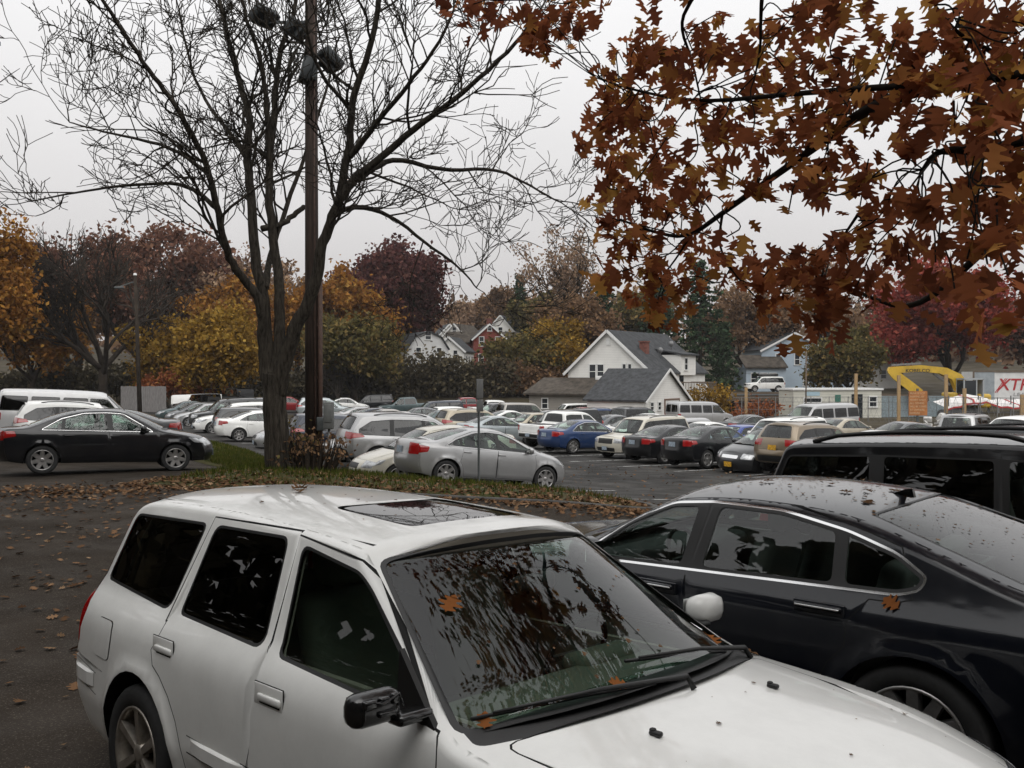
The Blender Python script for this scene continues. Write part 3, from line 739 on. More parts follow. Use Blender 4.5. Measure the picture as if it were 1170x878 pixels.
# ------------------------------------------------------------------ trees
def leaf_mat(name, c1, c2, c3=None, scale=.35, trans=.35, vmin=.6, vmax=1.35):
    m, nt, b = new_mat(name); nt.nodes.remove(b); N = nt.nodes.new; L = nt.links.new
    out = nt.nodes['Material Output']
    g = N("ShaderNodeNewGeometry"); tc = N("ShaderNodeTexCoord")
    n = N("ShaderNodeTexNoise"); n.inputs['Scale'].default_value = scale; n.inputs['Detail'].default_value = 3
    L(tc.outputs['Object'], n.inputs[0])
    ad = N("ShaderNodeMath"); ad.operation = 'MULTIPLY_ADD'; ad.inputs[1].default_value = .55; ad.inputs[2].default_value = -.02
    L(g.outputs['Random Per Island'], ad.inputs[0])
    a2 = N("ShaderNodeMath"); a2.operation = 'ADD'; a3 = N("ShaderNodeMath"); a3.operation = 'MULTIPLY'; a3.inputs[1].default_value = .5
    L(n.outputs[0], a3.inputs[0]); L(ad.outputs[0], a2.inputs[0]); L(a3.outputs[0], a2.inputs[1])
    r = N("ShaderNodeValToRGB"); r.color_ramp.elements[0].position = .2; r.color_ramp.elements[0].color = (*c1, 1); r.color_ramp.elements[1].position = .62; r.color_ramp.elements[1].color = (*c2, 1)
    if c3: e = r.color_ramp.elements.new(.80); e.color = (*c3, 1)
    L(a2.outputs[0], r.inputs[0])
    mr = N("ShaderNodeMath"); mr.operation = 'FRACT'; mm = N("ShaderNodeMath"); mm.operation = 'MULTIPLY'; mm.inputs[1].default_value = 7.31
    L(g.outputs['Random Per Island'], mm.inputs[0]); L(mm.outputs[0], mr.inputs[0])
    mp = N("ShaderNodeMapRange"); mp.inputs['To Min'].default_value = vmin; mp.inputs['To Max'].default_value = vmax; L(mr.outputs[0], mp.inputs[0])
    hs = N("ShaderNodeHueSaturation"); L(r.outputs[0], hs.inputs['Color']); L(mp.outputs[0], hs.inputs['Value'])
    d = N("ShaderNodeBsdfDiffuse"); t = N("ShaderNodeBsdfTranslucent"); mx = N("ShaderNodeMixShader"); mx.inputs[0].default_value = trans
    L(hs.outputs[0], d.inputs[0]); L(hs.outputs[0], t.inputs[0]); L(d.outputs[0], mx.inputs[1]); L(t.outputs[0], mx.inputs[2]); L(mx.outputs[0], out.inputs[0])
    return m
M['bark'] = mat('grey_brown_bark', (.035, .029, .022), .95, var=.5, scale=6, bump=.8, bscale=14, stretch=(1, 1, .25), spec=.1)
M['bark_far'] = mat('dark_bark', (.035, .028, .022), .95, var=.4, scale=2, spec=.1)
M['bark_pale'] = mat('pale_bark', (.10, .085, .07), .95, var=.3, scale=2, spec=.1)
M['twig'] = mat('oak_twig_bark', (.018, .014, .011), .9, var=.4, scale=10, spec=.15)
LEAF = {
    'maroon': leaf_mat('maroon_leaves', (.062, .026, .026), (.115, .046, .042), (.16, .075, .055)),
    'mulberry': leaf_mat('brownish_maroon_leaves', (0.105, 0.052, 0.038), (0.19, 0.092, 0.062), (0.24, 0.13, 0.08)),
    'crimson': leaf_mat('crimson_leaves', (0.17, 0.032, 0.026), (0.31, 0.062, 0.045), (0.36, 0.12, 0.07)),
    'orange': leaf_mat('orange_leaves', (0.178, 0.074, 0.021), (0.333, 0.155, 0.033), (0.393, 0.238, 0.060)),
    'yellow': leaf_mat('yellow_leaves', (0.136, 0.079, 0.016), (0.284, 0.164, 0.028), (0.360, 0.246, 0.060)),
    'olive': leaf_mat('olive_leaves', (0.063, 0.059, 0.025), (0.140, 0.115, 0.042), (0.252, 0.168, 0.063)),
    'brown': leaf_mat('brown_leaves', (0.119, 0.073, 0.045), (0.217, 0.129, 0.073), (0.280, 0.175, 0.091)),
    'tan': leaf_mat('tan_leaves', (0.210, 0.140, 0.091), (0.322, 0.210, 0.140), (0.364, 0.266, 0.168)),
    'green': leaf_mat('evergreen_needles', (.020, .036, .022), (.040, .064, .034), (.06, .082, .04), trans=.1),
    'hedge': leaf_mat('dull_hedge_leaves', (0.045, 0.038, 0.025), (0.087, 0.073, 0.045), (0.119, 0.098, 0.056), trans=.15),
    'rust': leaf_mat('rust_bush_leaves', (0.196, 0.063, 0.031), (0.336, 0.119, 0.049), (0.392, 0.182, 0.070)),
}
def grow(m, p, d, ln_, r, lev, rg, tips, spread=.6, up=.12, kids=(2, 3), sides=5, shrink=.72, minr=.006, wob=.16, tipr=.35, mi=0):
    """one limb, then its children; collects tip points"""
    seg = 4 if lev > 0 else 3
    pts = [p.copy()]; rad = [r]
    dd = d.copy()
    for i in range(seg):
        dd = (dd + Vector((rg.gauss(0, wob), rg.gauss(0, wob), rg.gauss(0, wob) + up * .5))).normalized()
        pts.append(pts[-1] + dd * (ln_ / seg)); rad.append(max(minr, r * (1 - (1 - (tipr if lev == 0 else .62)) * (i + 1) / seg)))
    m.tube(pts, rad, max(3, sides), mi, caps=False)
    if lev == 0:
        tips.append((pts[-1], dd)); tips.append((pts[len(pts) // 2], dd)); return
    n = rg.randint(*kids)
    for k in range(n + 1):
        last = k == n
        q = pts[-1] if last else pts[1 + int(rg.random() * (seg - .01))]
        ax = dd.orthogonal().normalized(); ax.rotate(Matrix.Rotation(rg.random() * 2 * math.pi, 3, dd))
        s = spread * (.45 if last else rg.uniform(.7, 1.25))
        nd = (dd * math.cos(s) + ax * math.sin(s) + Vector((0, 0, up * .6))).normalized()
        grow(m, q, nd, ln_ * shrink * rg.uniform(.8, 1.15), max(minr, (rad[-1] if last else r * .64)), lev - 1, rg, tips, spread, up, kids, max(3, sides - 1), shrink, minr, wob, tipr, mi)
def leaf_cloud(tips, rg, per, rad, size, flat=.9):
    """small leaf clumps gathered about the twig ends"""
    rs = np.random.RandomState(rg.randint(0, 99999))
    cnt = np.maximum(0, per * np.clip(rs.normal(1, .75, len(tips)), 0, 2.6)).astype(int)     # some twigs are full, some nearly bare
    n = int(cnt.sum())
    C = np.repeat(np.array([tuple(t[0]) for t in tips]), cnt, 0) + rs.normal(0, 1, (n, 3)) * np.repeat(rad * rs.uniform(.45, 1.2, (len(tips), 1)), cnt, 0) * np.array([1, 1, flat]) * .6
    A = rs.normal(0, 1, (n, 3)); A /= np.linalg.norm(A, axis=1, keepdims=True)
    B = np.cross(A, rs.normal(0, 1, (n, 3))); B /= np.linalg.norm(B, axis=1, keepdims=True) + 1e-9
    s = size * rs.uniform(.55, 1.35, (n, 1))
    P = np.stack([C + A * s, C + B * s * .62 + A * s * .15, C - A * s * .9, C - B * s * .55 + A * s * .1], 1).reshape(-1, 3)
    m = MB(); m.v = [tuple(p) for p in P]; m.f = [(4 * i, 4 * i + 1, 4 * i + 2, 4 * i + 3) for i in range(n)]; m.m = [0] * n; m.sm = [False] * n
    return m
def broadleaf(x, y, h, w, leaf, label, seed, per=26, size=.30, clump=1.2, trunk_f=.22, lev=3, bark=None, group=None, name='tree', bare_extra=False, cat='tree', z=None):
    rg = random.Random(seed)
    zb = (gz(x, y) - .15) if z is None else z
    root = empty(name, (x, y, zb), 0, label, cat, group)
    t = MB(); tips = []
    r0 = h * .020 + .06
    th = h * trunk_f
    t.tube([(0, 0, 0), (rg.gauss(0, .1), rg.gauss(0, .1), th * .5), (0, 0, th)], [r0 * 1.25, r0, r0 * .9], 8)
    n = 5
    for k in range(n):
        a = 2 * math.pi * k / n + rg.random() * .7
        tilt = rg.uniform(.35, .8) if k else .05
        d = Vector((math.cos(a) * math.sin(tilt) * w / h * 1.35, math.sin(a) * math.sin(tilt) * w / h * 1.35, math.cos(tilt))).normalized()
        grow(t, Vector((0, 0, th * rg.uniform(.75, 1))), d, h * .30, r0 * .62, lev, rg, tips, .62, .10, (2, 3), 5, .70, .02)
    P = np.array([tuple(p[0]) for p in tips])
    # fit the crown to its width and height
    sz = (h - size) / max(P[:, 2].max(), .1); sw = w / 2 / max(np.percentile(np.abs(P[:, :2]), 97), .1)
    t.v = [(a * sw if c > th * .6 else a, b * sw if c > th * .6 else b, c * sz) for a, b, c in t.v]
    tips = [(Vector((p.x * sw, p.y * sw, p.z * sz)), d) for p, d in tips]
    t.build('trunk', bark or M['bark_far'], root)
    if leaf: leaf_cloud(tips, rg, int(per * 1.7), clump, size * .72).build('crown', LEAF[leaf], root)
    return root
def conifer(x, y, h, w, label, seed, group=None, base=.08, dens=1.0):
    rg = random.Random(seed); zb = gz(x, y) - .1
    root = empty('pine_tree', (x, y, zb), 0, label, 'pine tree', group)
    t = MB(); t.tube([(0, 0, 0), (0, 0, h * .5), (0, 0, h)], [h * .018 + .05, h * .012, .02], 7)
    c = []
    nw = int(h * 1.6)
    for i in range(nw):
        f = base + (1 - base) * i / nw; z = h * f
        L0 = w / 2 * (1 - f) ** .75 * rg.uniform(.75, 1.12) + .25
        for k in range(6):
            a = 2 * math.pi * k / 6 + rg.random(); ll = L0 * rg.uniform(.6, 1.1)
            e = Vector((math.cos(a) * ll, math.sin(a) * ll, z - ll * .12 + rg.uniform(-.1, .3)))
            t.tube([(0, 0, z), e], [.04, .015], 3, caps=False)
            for j in range(int(7 * dens)):
                u = rg.uniform(.2, 1.02); c.append((Vector((0, 0, z)).lerp(e, u), None))
    t.build('trunk', M['bark_far'], root)
    leaf_cloud(c, rg, 4, .42, .30, .6).build('crown', LEAF['green'], root)
    return root
def bush(x, y, w, d, h, leaf, label, seed, name='bush', cat='bush', n=60, per=26, size=.16, stems=True, rz=0, group=None, z=None):
    rg = random.Random(seed); zb = (gz(x, y) - .05) if z is None else z
    root = empty(name, (x, y, zb), rz, label, cat, group)
    tips = []
    t = MB()
    for i in range(n):
        u, v = rg.uniform(-1, 1), rg.uniform(-1, 1)
        hh = h * (1 - .35 * (u * u + v * v) / 2) * rg.uniform(.35, 1)
        p = Vector((u * w / 2, v * d / 2, hh))
        if stems: t.tube([(u * w / 2 * .7, v * d / 2 * .7, 0), p], [.03, .01], 3, caps=False)
        tips.append((p, None))
    if stems: t.build('stem', M['bark_far'], root)
    leaf_cloud(tips, rg, per, max(.25, h * .22), size).build('foliage', LEAF[leaf], root)
    return root

# --- the belt of trees behind the lot
def T(px, d): return at(px, d)
G = 'autumn trees beyond the lot'
def tree_at(px, d, top, wpx, leaf, label, seed, **k):
    x, y = at(px, d); zb = gz(x, y) - .15
    return broadleaf(x, y, up(top, d) - zb, wpx * d / F, leaf, label, seed, group=G, **k)
tree_at(-8, 72, 250, 150, 'orange', 'bright orange maple at the left edge of the picture', 11, per=34, size=.30)
tree_at(38, 92, 330, 110, 'orange', 'low orange tree between the edge maple and the leafless tree', 12, per=30, size=.34)
tree_at(160, 118, 252, 200, 'mulberry', 'broad dark maroon tree behind the leafless tree and small light pole', 13, per=46, size=.46, clump=1.7)
tree_at(222, 125, 330, 90, 'mulberry', 'lower dark maroon tree between the broad maroon and yellow trees', 14, per=34, size=.44)
tree_at(250, 84, 356, 94, 'yellow', 'golden yellow tree left of the big bare trunk', 15, per=44, size=.30)
tree_at(200, 92, 362, 80, 'yellow', 'thin pale yellow tree right of the small light pole', 16, per=12, size=.30)
tree_at(300, 120, 282, 110, 'tan', 'sparse tan tree rising behind the golden yellow tree', 17, per=7, size=.36)
tree_at(290, 112, 318, 130, 'orange', 'tall orange tree behind the big bare trunk', 18, per=28, size=.40)
tree_at(385, 112, 305, 120, 'orange', 'orange tree right of the wooden utility pole', 19, per=30, size=.40)
tree_at(405, 100, 365, 100, 'olive', 'olive brown tree at the end of the dark hedge', 20, per=40, size=.36)
tree_at(460, 132, 282, 140, 'maroon', 'round deep maroon tree left of the grey barn', 21, per=60, size=.48, clump=1.8)
tree_at(425, 125, 290, 80, 'maroon', 'narrow maroon tree behind the orange one beside the utility pole', 22, per=26, size=.44)
tree_at(655, 140, 262, 100, 'tan', 'tall pale half leafless tree left of the white house', 23, per=8, size=.34)
tree_at(640, 118, 368, 70, 'yellow', 'yellow tree behind the roof of the low garage wing', 24, per=22, size=.34)
tree_at(610, 120, 378, 90, 'olive', 'dark olive tree right of the red house', 25, per=44, size=.42)
tree_at(670, 124, 340, 90, 'brown', 'russet brown tree behind the white house gable', 26, per=26, size=.40)
tree_at(570, 190, 330, 60, 'brown', 'distant rusty tree above the red house roof', 27, per=30, size=.6)
tree_at(540, 200, 345, 60, 'tan', 'distant brownish tree above the white gables', 28, per=30, size=.6)
tree_at(625, 170, 335, 70, 'olive', 'distant dark green tree beside the tall layered pine', 29, per=34, size=.6)
tree_at(885, 128, 322, 90, 'brown', 'forked half bare brown tree in front of the pale blue house', 30, per=5, size=.30)
tree_at(850, 134, 330, 120, 'brown', 'brown tree between the white house and the pale blue house', 31, per=20, size=.42)
tree_at(970, 106, 374, 74, 'olive', 'leafy green brown tree right of the pale blue house', 32, per=40, size=.34, clump=1.1)
tree_at(1085, 112, 300, 170, 'crimson', 'large crimson tree behind the yellow digger', 33, per=60, size=.42, clump=1.7)
tree_at(1190, 118, 340, 120, 'mulberry', 'dark red tree behind the white trailer at the right edge', 34, per=40, size=.44, clump=1.6)
tree_at(1030, 135, 345, 110, 'brown', 'brown tree behind the raised boom of the digger', 35, per=34, size=.48)
tree_at(940, 150, 280, 120, 'tan', 'tall pale tree with few leaves above the green brown tree', 36, per=7, size=.4)
tree_at(720, 150, 330, 90, 'olive', 'dark olive tree behind the white house ridge', 37, per=44, size=.5)
tree_at(340, 135, 300, 90, 'brown', 'tall brown tree seen between bare trunk and utility pole', 38, per=14, size=.44)
tree_at(90, 130, 330, 150, 'brown', 'brown tree low behind the leafless tree', 39, per=34, size=.5)
x, y = at(118, 88); broadleaf(x, y, up(252, 88) - gz(x, y), 17, None, 'leafless spreading tree beside the small light pole', 41, lev=5, trunk_f=.2, name='bare_tree', cat='tree')
x, y = at(386, 100); broadleaf(x, y, up(398, 100) - gz(x, y), 5, None, 'small pale barked leafless tree at the hedge end', 42, lev=4, trunk_f=.3, bark=M['bark_pale'], name='bare_tree', cat='tree')
for px, d, top, wp, lab, sd in ((594, 175, 312, 46, 'tall layered pine standing above the distant houses', 51), (800, 118, 296, 120, 'large dark pine behind the right end of the white house', 52), (690, 128, 322, 80, 'dark pine left of the white house ridge', 53),
                                (755, 135, 318, 90, 'dark pine behind the middle of the white house roof', 54), (826, 124, 366, 44, 'short dark pine right of the white house', 55)):
    x, y = at(px, d); conifer(x, y, up(top, d) - gz(x, y), wp * d / F, lab, sd, G)
# long dull hedge behind the rear rows of cars
for i, (px, d, top) in enumerate([(380, 106, 412), (425, 108, 408), (470, 110, 405), (515, 112, 406), (555, 113, 410), (592, 114, 416), (618, 114, 424)]):
    x, y = at(px, d); bush(x, y, 6.4, 3, up(top, d) - gz(x, y), 'hedge' if i < 5 else 'brown', ['leftmost clump of the dull hedge, beside the pale barked tree', 'dull hedge clump just left below the grey barn', 'dull hedge clump below the grey barn', 'dull hedge clump below the small white house',
        'dull hedge clump below the red house', 'brown hedge clump right of the red house', 'brown hedge clump nearest the low garage wing'][i], 60 + i, name='hedge', cat='hedge', n=110, per=30, size=.26, group='clumps of the hedge behind the lot')
for i, (px, d, top) in enumerate([(20, 98, 425), (75, 98, 420), (130, 100, 415), (250, 100, 415), (310, 102, 420)]):
    x, y = at(px, d); bush(x, y, 7, 3, up(top, d) - gz(x, y), 'hedge', ['dark brush at the left edge behind the long pale van', 'dark brush behind the rear half of the long pale van', 'dark brush left of the small light pole', 'dark brush under the golden yellow tree', 'dark brush seen past the big bare trunk'][i], 70 + i, name='brush', cat='brush', n=80, per=24, size=.3, group='dark brush behind the lot')
x, y = at(205, 86); bush(x, y, 7, 3, 3.3, 'rust', 'rust red bush beside the grey board fence', 76, n=90, per=26, size=.2)
x, y = at(862, 78); bush(x, y, 3.4, 2, 2.2, 'rust', 'orange bush right of the silver passenger van', 77, n=50, per=26, size=.14)
x, y = at(812, 86); bush(x, y, 3.6, 1.6, 3.2, 'yellow', 'yellow vine growing beside the outside stairs', 78, n=60, per=24, size=.15, name='vine', cat='vine')
# a far wood closes the view along the hills
rg = random.Random(90); tips = []
for i in range(900):
    a = rg.uniform(-1.0, 1.0); d = rg.uniform(215, 300); x = math.sin(a) * d; y = math.cos(a) * d
    tips.append((Vector((x, y, gz(x, y) + rg.uniform(.5, 11) * (1 + .4 * math.sin(a * 9)))), None))
o = leaf_cloud(tips, rg, 12, 4.5, 1.5, .8).build('distant_woods', LEAF['brown']); tag(o, kind='stuff')

# dense woods to the left and behind the viewer: they darken the panes and doors that face them
rg = random.Random(17)
for nm_, lf, a0, a1, k_ in (('woods', 'hedge', 195, 300, 1100), ('woods', 'hedge', 150, 345, 620)):
    tips = []; t = MB()
    for i in range(k_):
        a = R(rg.uniform(a0, a1)); d_ = rg.uniform(15, 24); x = math.cos(a) * d_ - 1; y = math.sin(a) * d_ * .85 + 4
        if a0 == 150 and rg.random() < .35: a = R(rg.uniform(150, 200)); d_ = rg.uniform(24, 34); x = math.cos(a) * d_; y = math.sin(a) * d_ + 10
        if y > 0 and x > -.62 * y - 6 and x < 8 + .62 * y: continue
        h_ = 16 * rg.uniform(.0, 1) ** 1.35 + .3
        tips.append((Vector((x, y, gz(x, y) + h_)), None))
        if i % 9 == 0: t.tube([(x, y, gz(x, y) - .2), (x + rg.gauss(0, .2), y, gz(x, y) + 5), (x, y + .3, gz(x, y) + 14)], [.28, .2, .1], 7)
    c = leaf_cloud(tips, rg, 26, 1.7, .62, 1.0)
    o = c.build(nm_, LEAF[lf]); tag(o, kind='stuff')
    o2 = t.build('woods', M['bark_far']); tag(o2, kind='stuff')
# ------------------------------------------------------------------ vehicles
def area2(poly):
    return sum(poly[i][0] * poly[(i + 1) % len(poly)][1] - poly[(i + 1) % len(poly)][0] * poly[i][1] for i in range(len(poly)))
def offset(poly, d):
    """d > 0 grows the polygon"""
    n = len(poly); sg = 1 if area2(poly) > 0 else -1
    out = []
    for i in range(n):
        p0 = Vector(poly[i - 1]); p1 = Vector(poly[i]); p2 = Vector(poly[(i + 1) % n])
        a = (p1 - p0).normalized(); b = (p2 - p1).normalized()
        na = Vector((a.y, -a.x)) * sg; nb = Vector((b.y, -b.x)) * sg
        k = na + nb
        if k.length < 1e-4: k = na
        k = k / max(.35, k.dot(na))
        out.append((p1.x + k.x * d, p1.y + k.y * d))
    return out
def rounded(poly, r, seg=4):
    out = []; n = len(poly)
    for i in range(n):
        p0 = Vector(poly[i - 1]); p1 = Vector(poly[i]); p2 = Vector(poly[(i + 1) % n])
        a = p0 - p1; b = p2 - p1
        k = min(r, a.length * .45, b.length * .45)
        s = p1 + a.normalized() * k; e = p1 + b.normalized() * k
        if k < 1e-4: out.append(tuple(p1)); continue
        for j in range(seg + 1):
            t = j / seg
            q = s * (1 - t) ** 2 + p1 * 2 * t * (1 - t) + e * t * t
            out.append((q.x, q.y))
    return out
def clip(poly, a, b):
    """keep what lies to the right of the line a -> b (a below b: the larger x)"""
    def side(p): return (b[0] - a[0]) * (p[1] - a[1]) - (b[1] - a[1]) * (p[0] - a[0])
    out = []
    for i in range(len(poly)):
        p, q = poly[i], poly[(i + 1) % len(poly)]
        sp, sq = side(p), side(q)
        if sp <= 0: out.append(p)
        if (sp < 0 < sq) or (sq < 0 < sp):
            t = sp / (sp - sq); out.append((p[0] + (q[0] - p[0]) * t, p[1] + (q[1] - p[1]) * t))
    return out

class Shell:
    """Surface of a car: two side skins in (x, z) and one top skin in (s, t), cut along drawn outlines into body, doors, panes and lamps."""
    def __init__(q, sp, res):
        q.sp = sp; q.res = res
        C = chaikin(sp['chain'], 5)
        u = np.concatenate([[0], np.cumsum(np.hypot(np.diff(C[:, 2]), np.diff(C[:, 3])))]); nu = max(40, int(u[-1] / (res * .42)))
        keep_ = np.concatenate([[True], np.diff(u) > 1e-6]); C = np.stack([np.interp(np.linspace(0, u[-1], nu), u[keep_], C[keep_, k]) for k in range(4)], 1)
        q.xc, q.zc, q.xe, q.ze = C.T
        q.s = np.concatenate([[0], np.cumsum(np.hypot(np.diff(q.xe), np.diff(q.ze)))])
        yt = chaikin(sorted(sp['ytab']), 5)
        q.yz, q.yy = yt[:, 0], yt[:, 1]
        q.itop = int(np.argmax(q.ze))
        q.edge = np.stack([q.xe, q.ze], 1)
        q.rr = sp.get('round', .045)
        q.ye = q.Y(q.xe, q.ze)
    def dist(q, x, z):
        A = q.edge[:-1]; B = q.edge[1:]
        P = np.stack([x, z], -1)[:, None, :]
        AB = (B - A)[None]; t = np.clip(((P - A[None]) * AB).sum(-1) / np.maximum((AB ** 2).sum(-1), 1e-12), 0, 1)
        return np.sqrt(((P - (A[None] + t[..., None] * AB)) ** 2).sum(-1)).min(1)
    def Y(q, x, z):
        sp = q.sp
        x = np.atleast_1d(np.asarray(x, float)); z = np.atleast_1d(np.asarray(z, float))
        y = np.interp(z, q.yz, q.yy)
        xf, af, pf = sp['taper_f']; xr, ar, pr = sp['taper_r']
        uf = np.clip((x - xf) / (sp['front'] - xf), 0, 1); ur = np.clip((xr - x) / (xr - sp['rear']), 0, 1)
        y = y * (1 - af * uf ** pf) * (1 - ar * ur ** pr)
        for wx in sp['axles']:
            d = np.hypot(x - wx, z - sp['wr']) - (sp['wr'] + sp['gap'])
            y = y + sp.get('flare', .02) * np.exp(-(np.maximum(d, 0) / .05) ** 2) * (z < sp['wr'] * 2 + .2)
        d = q.dist(x, z); r = q.rr
        k = np.clip(r - d, 0, r)
        y = y - (r - np.sqrt(np.maximum(r * r - k * k, 0)))
        return y
    def side(q, x, z, sg):
        return np.stack([x, sg * q.Y(x, z), z], -1)
    def top(q, s, t):
        xe = np.interp(s, q.s, q.xe); ze = np.interp(s, q.s, q.ze); xc = np.interp(s, q.s, q.xc); zc = np.interp(s, q.s, q.zc); ye = np.interp(s, q.s, q.ye)
        g = 1 - np.abs(t) ** q.sp.get('crown', 2.6)
        return np.stack([xe + (xc - xe) * g, t * ye, ze + (zc - ze) * g], -1)
    def s_at(q, x=None, z=None, end=None):
        """arc length where the edge passes x (over the top) or z (at one end)"""
        if x is not None:
            i0 = int(np.argmin(q.xe)); i1 = int(np.argmax(q.xe))
            return float(np.interp(x, q.xe[i0:i1 + 1], q.s[i0:i1 + 1]))
        if end == 'rear': return float(np.interp(z, q.ze[:q.itop + 1], q.s[:q.itop + 1]))
        return float(np.interp(-z, -q.ze[q.itop:], q.s[q.itop:]))

def cut_patch(outer, regions, pts, tag_):
    """constrained triangulation; every triangle goes to the last region that holds it"""
    vs = []; faces = []
    def addp(poly):
        b = len(vs); vs.extend(Vector((float(p[0]), float(p[1]))) for p in poly)
        faces.append(list(range(b, b + len(poly))))
    o = outer if area2(outer) > 0 else outer[::-1]
    addp(o)
    for key, poly in regions: addp(poly if area2(poly) > 0 else poly[::-1])
    # keep loose points clear of every drawn line
    A = []; B = []
    for f in faces:
        pl = np.array([tuple(vs[i]) for i in f]); A.append(pl); B.append(np.roll(pl, -1, 0))
    A = np.concatenate(A); B = np.concatenate(B); AB = B - A; L2 = np.maximum((AB ** 2).sum(1), 1e-12)
    pts = np.array(pts, float)
    jr = np.random.RandomState(3)
    pts = pts + jr.uniform(-.0007, .0007, pts.shape)
    keep = np.ones(len(pts), bool)
    for i in range(0, len(pts), 400):
        P_ = pts[i:i + 400, None, :]
        t = np.clip(((P_ - A) * AB).sum(-1) / L2, 0, 1)
        d = np.sqrt(((P_ - (A + t[..., None] * AB)) ** 2).sum(-1)).min(1)
        keep[i:i + 400] = d > .0025
    vs.extend(Vector((float(a), float(b))) for a, b in pts[keep])
    V, E_, Fc, _, _, orig = delaunay_2d_cdt(vs, [], faces, 0, 1e-5, True)
    tri = {}
    for f, og in zip(Fc, orig):
        if 0 not in og: continue
        k = max(og)
        key = 'body' if k == 0 else regions[k - 1][0]
        tri.setdefault(key, []).append(f)
    return np.array([(v.x, v.y) for v in V]), tri

def make_design(sp, res=.09):
    """builds every mesh of one car design; returns a list of (name, mesh, location, parent index, painted)"""
    q = Shell(sp, res)
    store = {}      # key -> dict(verts, normals, tris)
    def put(key, P, Nn, tris):
        d = store.setdefault(key, {'map': {}, 'v': [], 'n': [], 'f': []})
        idx = {}
        def g(i):
            if i in idx: return idx[i]
            k = tuple(np.round(P[i], 4))
            j = d['map'].get(k)
            if j is None:
                j = len(d['v']); d['map'][k] = j; d['v'].append(P[i]); d['n'].append(Nn[i].copy())
            else: d['n'][j] = d['n'][j] + Nn[i]
            idx[i] = j
            return j
        for f in tris:
            h_ = [g(i) for i in f]
            fk = tuple(sorted(h_))
            if len(set(h_)) == 3 and fk not in d.setdefault('seen', set()):
                d['seen'].add(fk); d['f'].append(h_)
    # ---- side skins
    zb = sp['sill']
    R_ = sp['wr'] + sp['gap']
    bottom = []
    for wx in sp['axles'][::-1]:                       # front to rear
        dz = zb - sp['wr']; a0 = math.asin(max(-1, min(1, dz / R_)))
        for k in range(19):
            a = a0 + (math.pi - 2 * a0) * k / 18
            bottom.append((wx + R_ * math.cos(a), sp['wr'] + R_ * math.sin(a)))
    outer = [tuple(e) for e in q.edge] + bottom
    sreg = sp['side_regions'](q)
    pts = []
    for d in ((.0032, .009, .018, .031, q.rr) if res < .09 else (.004, .015, q.rr)):
        e = q.edge; nrm = np.stack([-(np.gradient(e[:, 1])), np.gradient(e[:, 0])], 1)
        nrm /= np.maximum(np.linalg.norm(nrm, axis=1, keepdims=True), 1e-9)
        ins = e - nrm * d
        ins = ins[q.dist(ins[:, 0], ins[:, 1]) > d * .9]
        pts += [tuple(p) for p in ins]
    xs = np.arange(sp['rear'], sp['front'], res); zs = np.arange(zb + .03, q.ze.max(), res * .8)
    gx, gzz = np.meshgrid(xs, zs); gx = gx + (np.arange(len(zs)) % 2)[:, None] * res / 2
    gpt = np.stack([gx.ravel(), gzz.ravel()], 1)
    pts += [tuple(p) for p in gpt]
    V, tri = cut_patch(outer, sreg, pts, 'side')
    e = 1e-3
    for sg, nm in ((1, 'L'), (-1, 'R')):
        P = q.side(V[:, 0], V[:, 1], sg)
        dx = q.side(V[:, 0] + e, V[:, 1], sg) - q.side(V[:, 0] - e, V[:, 1], sg)
        dz = q.side(V[:, 0], V[:, 1] + e, sg) - q.side(V[:, 0], V[:, 1] - e, sg)
        Nn = np.cross(dx, dz); Nn /= np.maximum(np.linalg.norm(Nn, axis=1, keepdims=True), 1e-12)
        Nn *= np.sign((Nn[:, 1:2] * sg)) + (Nn[:, 1:2] == 0)
        Nn[(q.dist(V[:, 0], V[:, 1]) < .0015) & (V[:, 1] > sp['sill'] + .02)] *= 1e-3     # the rim takes its slope from the top skin
        for key, tr in tri.items():
            k2 = key if key.split('|')[0] in ('body', 'paint') else key + '#' + nm
            flip = sg > 0
            put(k2, P, Nn, [list(reversed(f)) if flip else f for f in tr])
    # ---- top skin
    K = .8
    so = [(s, -K) for s in q.s] + [(s, K) for s in q.s[::-1]]
    # transverse ends
    nt_ = 10
    endp = [(q.s[-1], K * (-1 + 2 * k / nt_)) for k in range(1, nt_)]
    startp = [(q.s[0], K * (1 - 2 * k / nt_)) for k in range(1, nt_)]
    outer = [(s, -K) for s in q.s] + endp + [(s, K) for s in q.s[::-1]] + startp
    treg = [(k, [(a, b * K) for a, b in pl]) for k, pl in sp['top_regions'](q)]
    pts = []
    ts = np.concatenate([np.arange(-.9, .91, max(.08, res)), [-.985, -.96, .96, .985]])
    for s in np.arange(.02, q.s[-1], res * .8):
        pts += [(s, K * t) for t in ts]
    V, tri = cut_patch(outer, treg, pts, 'top')
    s_, t_ = V[:, 0], np.clip(V[:, 1] / K, -1, 1)
    P = q.top(s_, t_)
    s0 = np.clip(s_ - .02, 0, q.s[-1]); s1 = np.clip(s_ + .02, 0, q.s[-1])
    t0 = np.clip(t_ - 6e-3, -1, 1); t1 = np.clip(t_ + 6e-3, -1, 1)
    Nn = np.cross(q.top(s1, t_) - q.top(s0, t_), q.top(s_, t1) - q.top(s_, t0))
    Nn /= np.maximum(np.linalg.norm(Nn, axis=1, keepdims=True), 1e-12)
    for key, tr in tri.items(): put(key, P, Nn, tr)
    # ---- gather regions into objects
    mats = dict(paint=M['placeholder_paint'], black=M['black_plastic'], seam=M['seam'], chrome=M['chrome'], lower=sp.get('lower_mat', M['black_plastic']))
    objs = {}
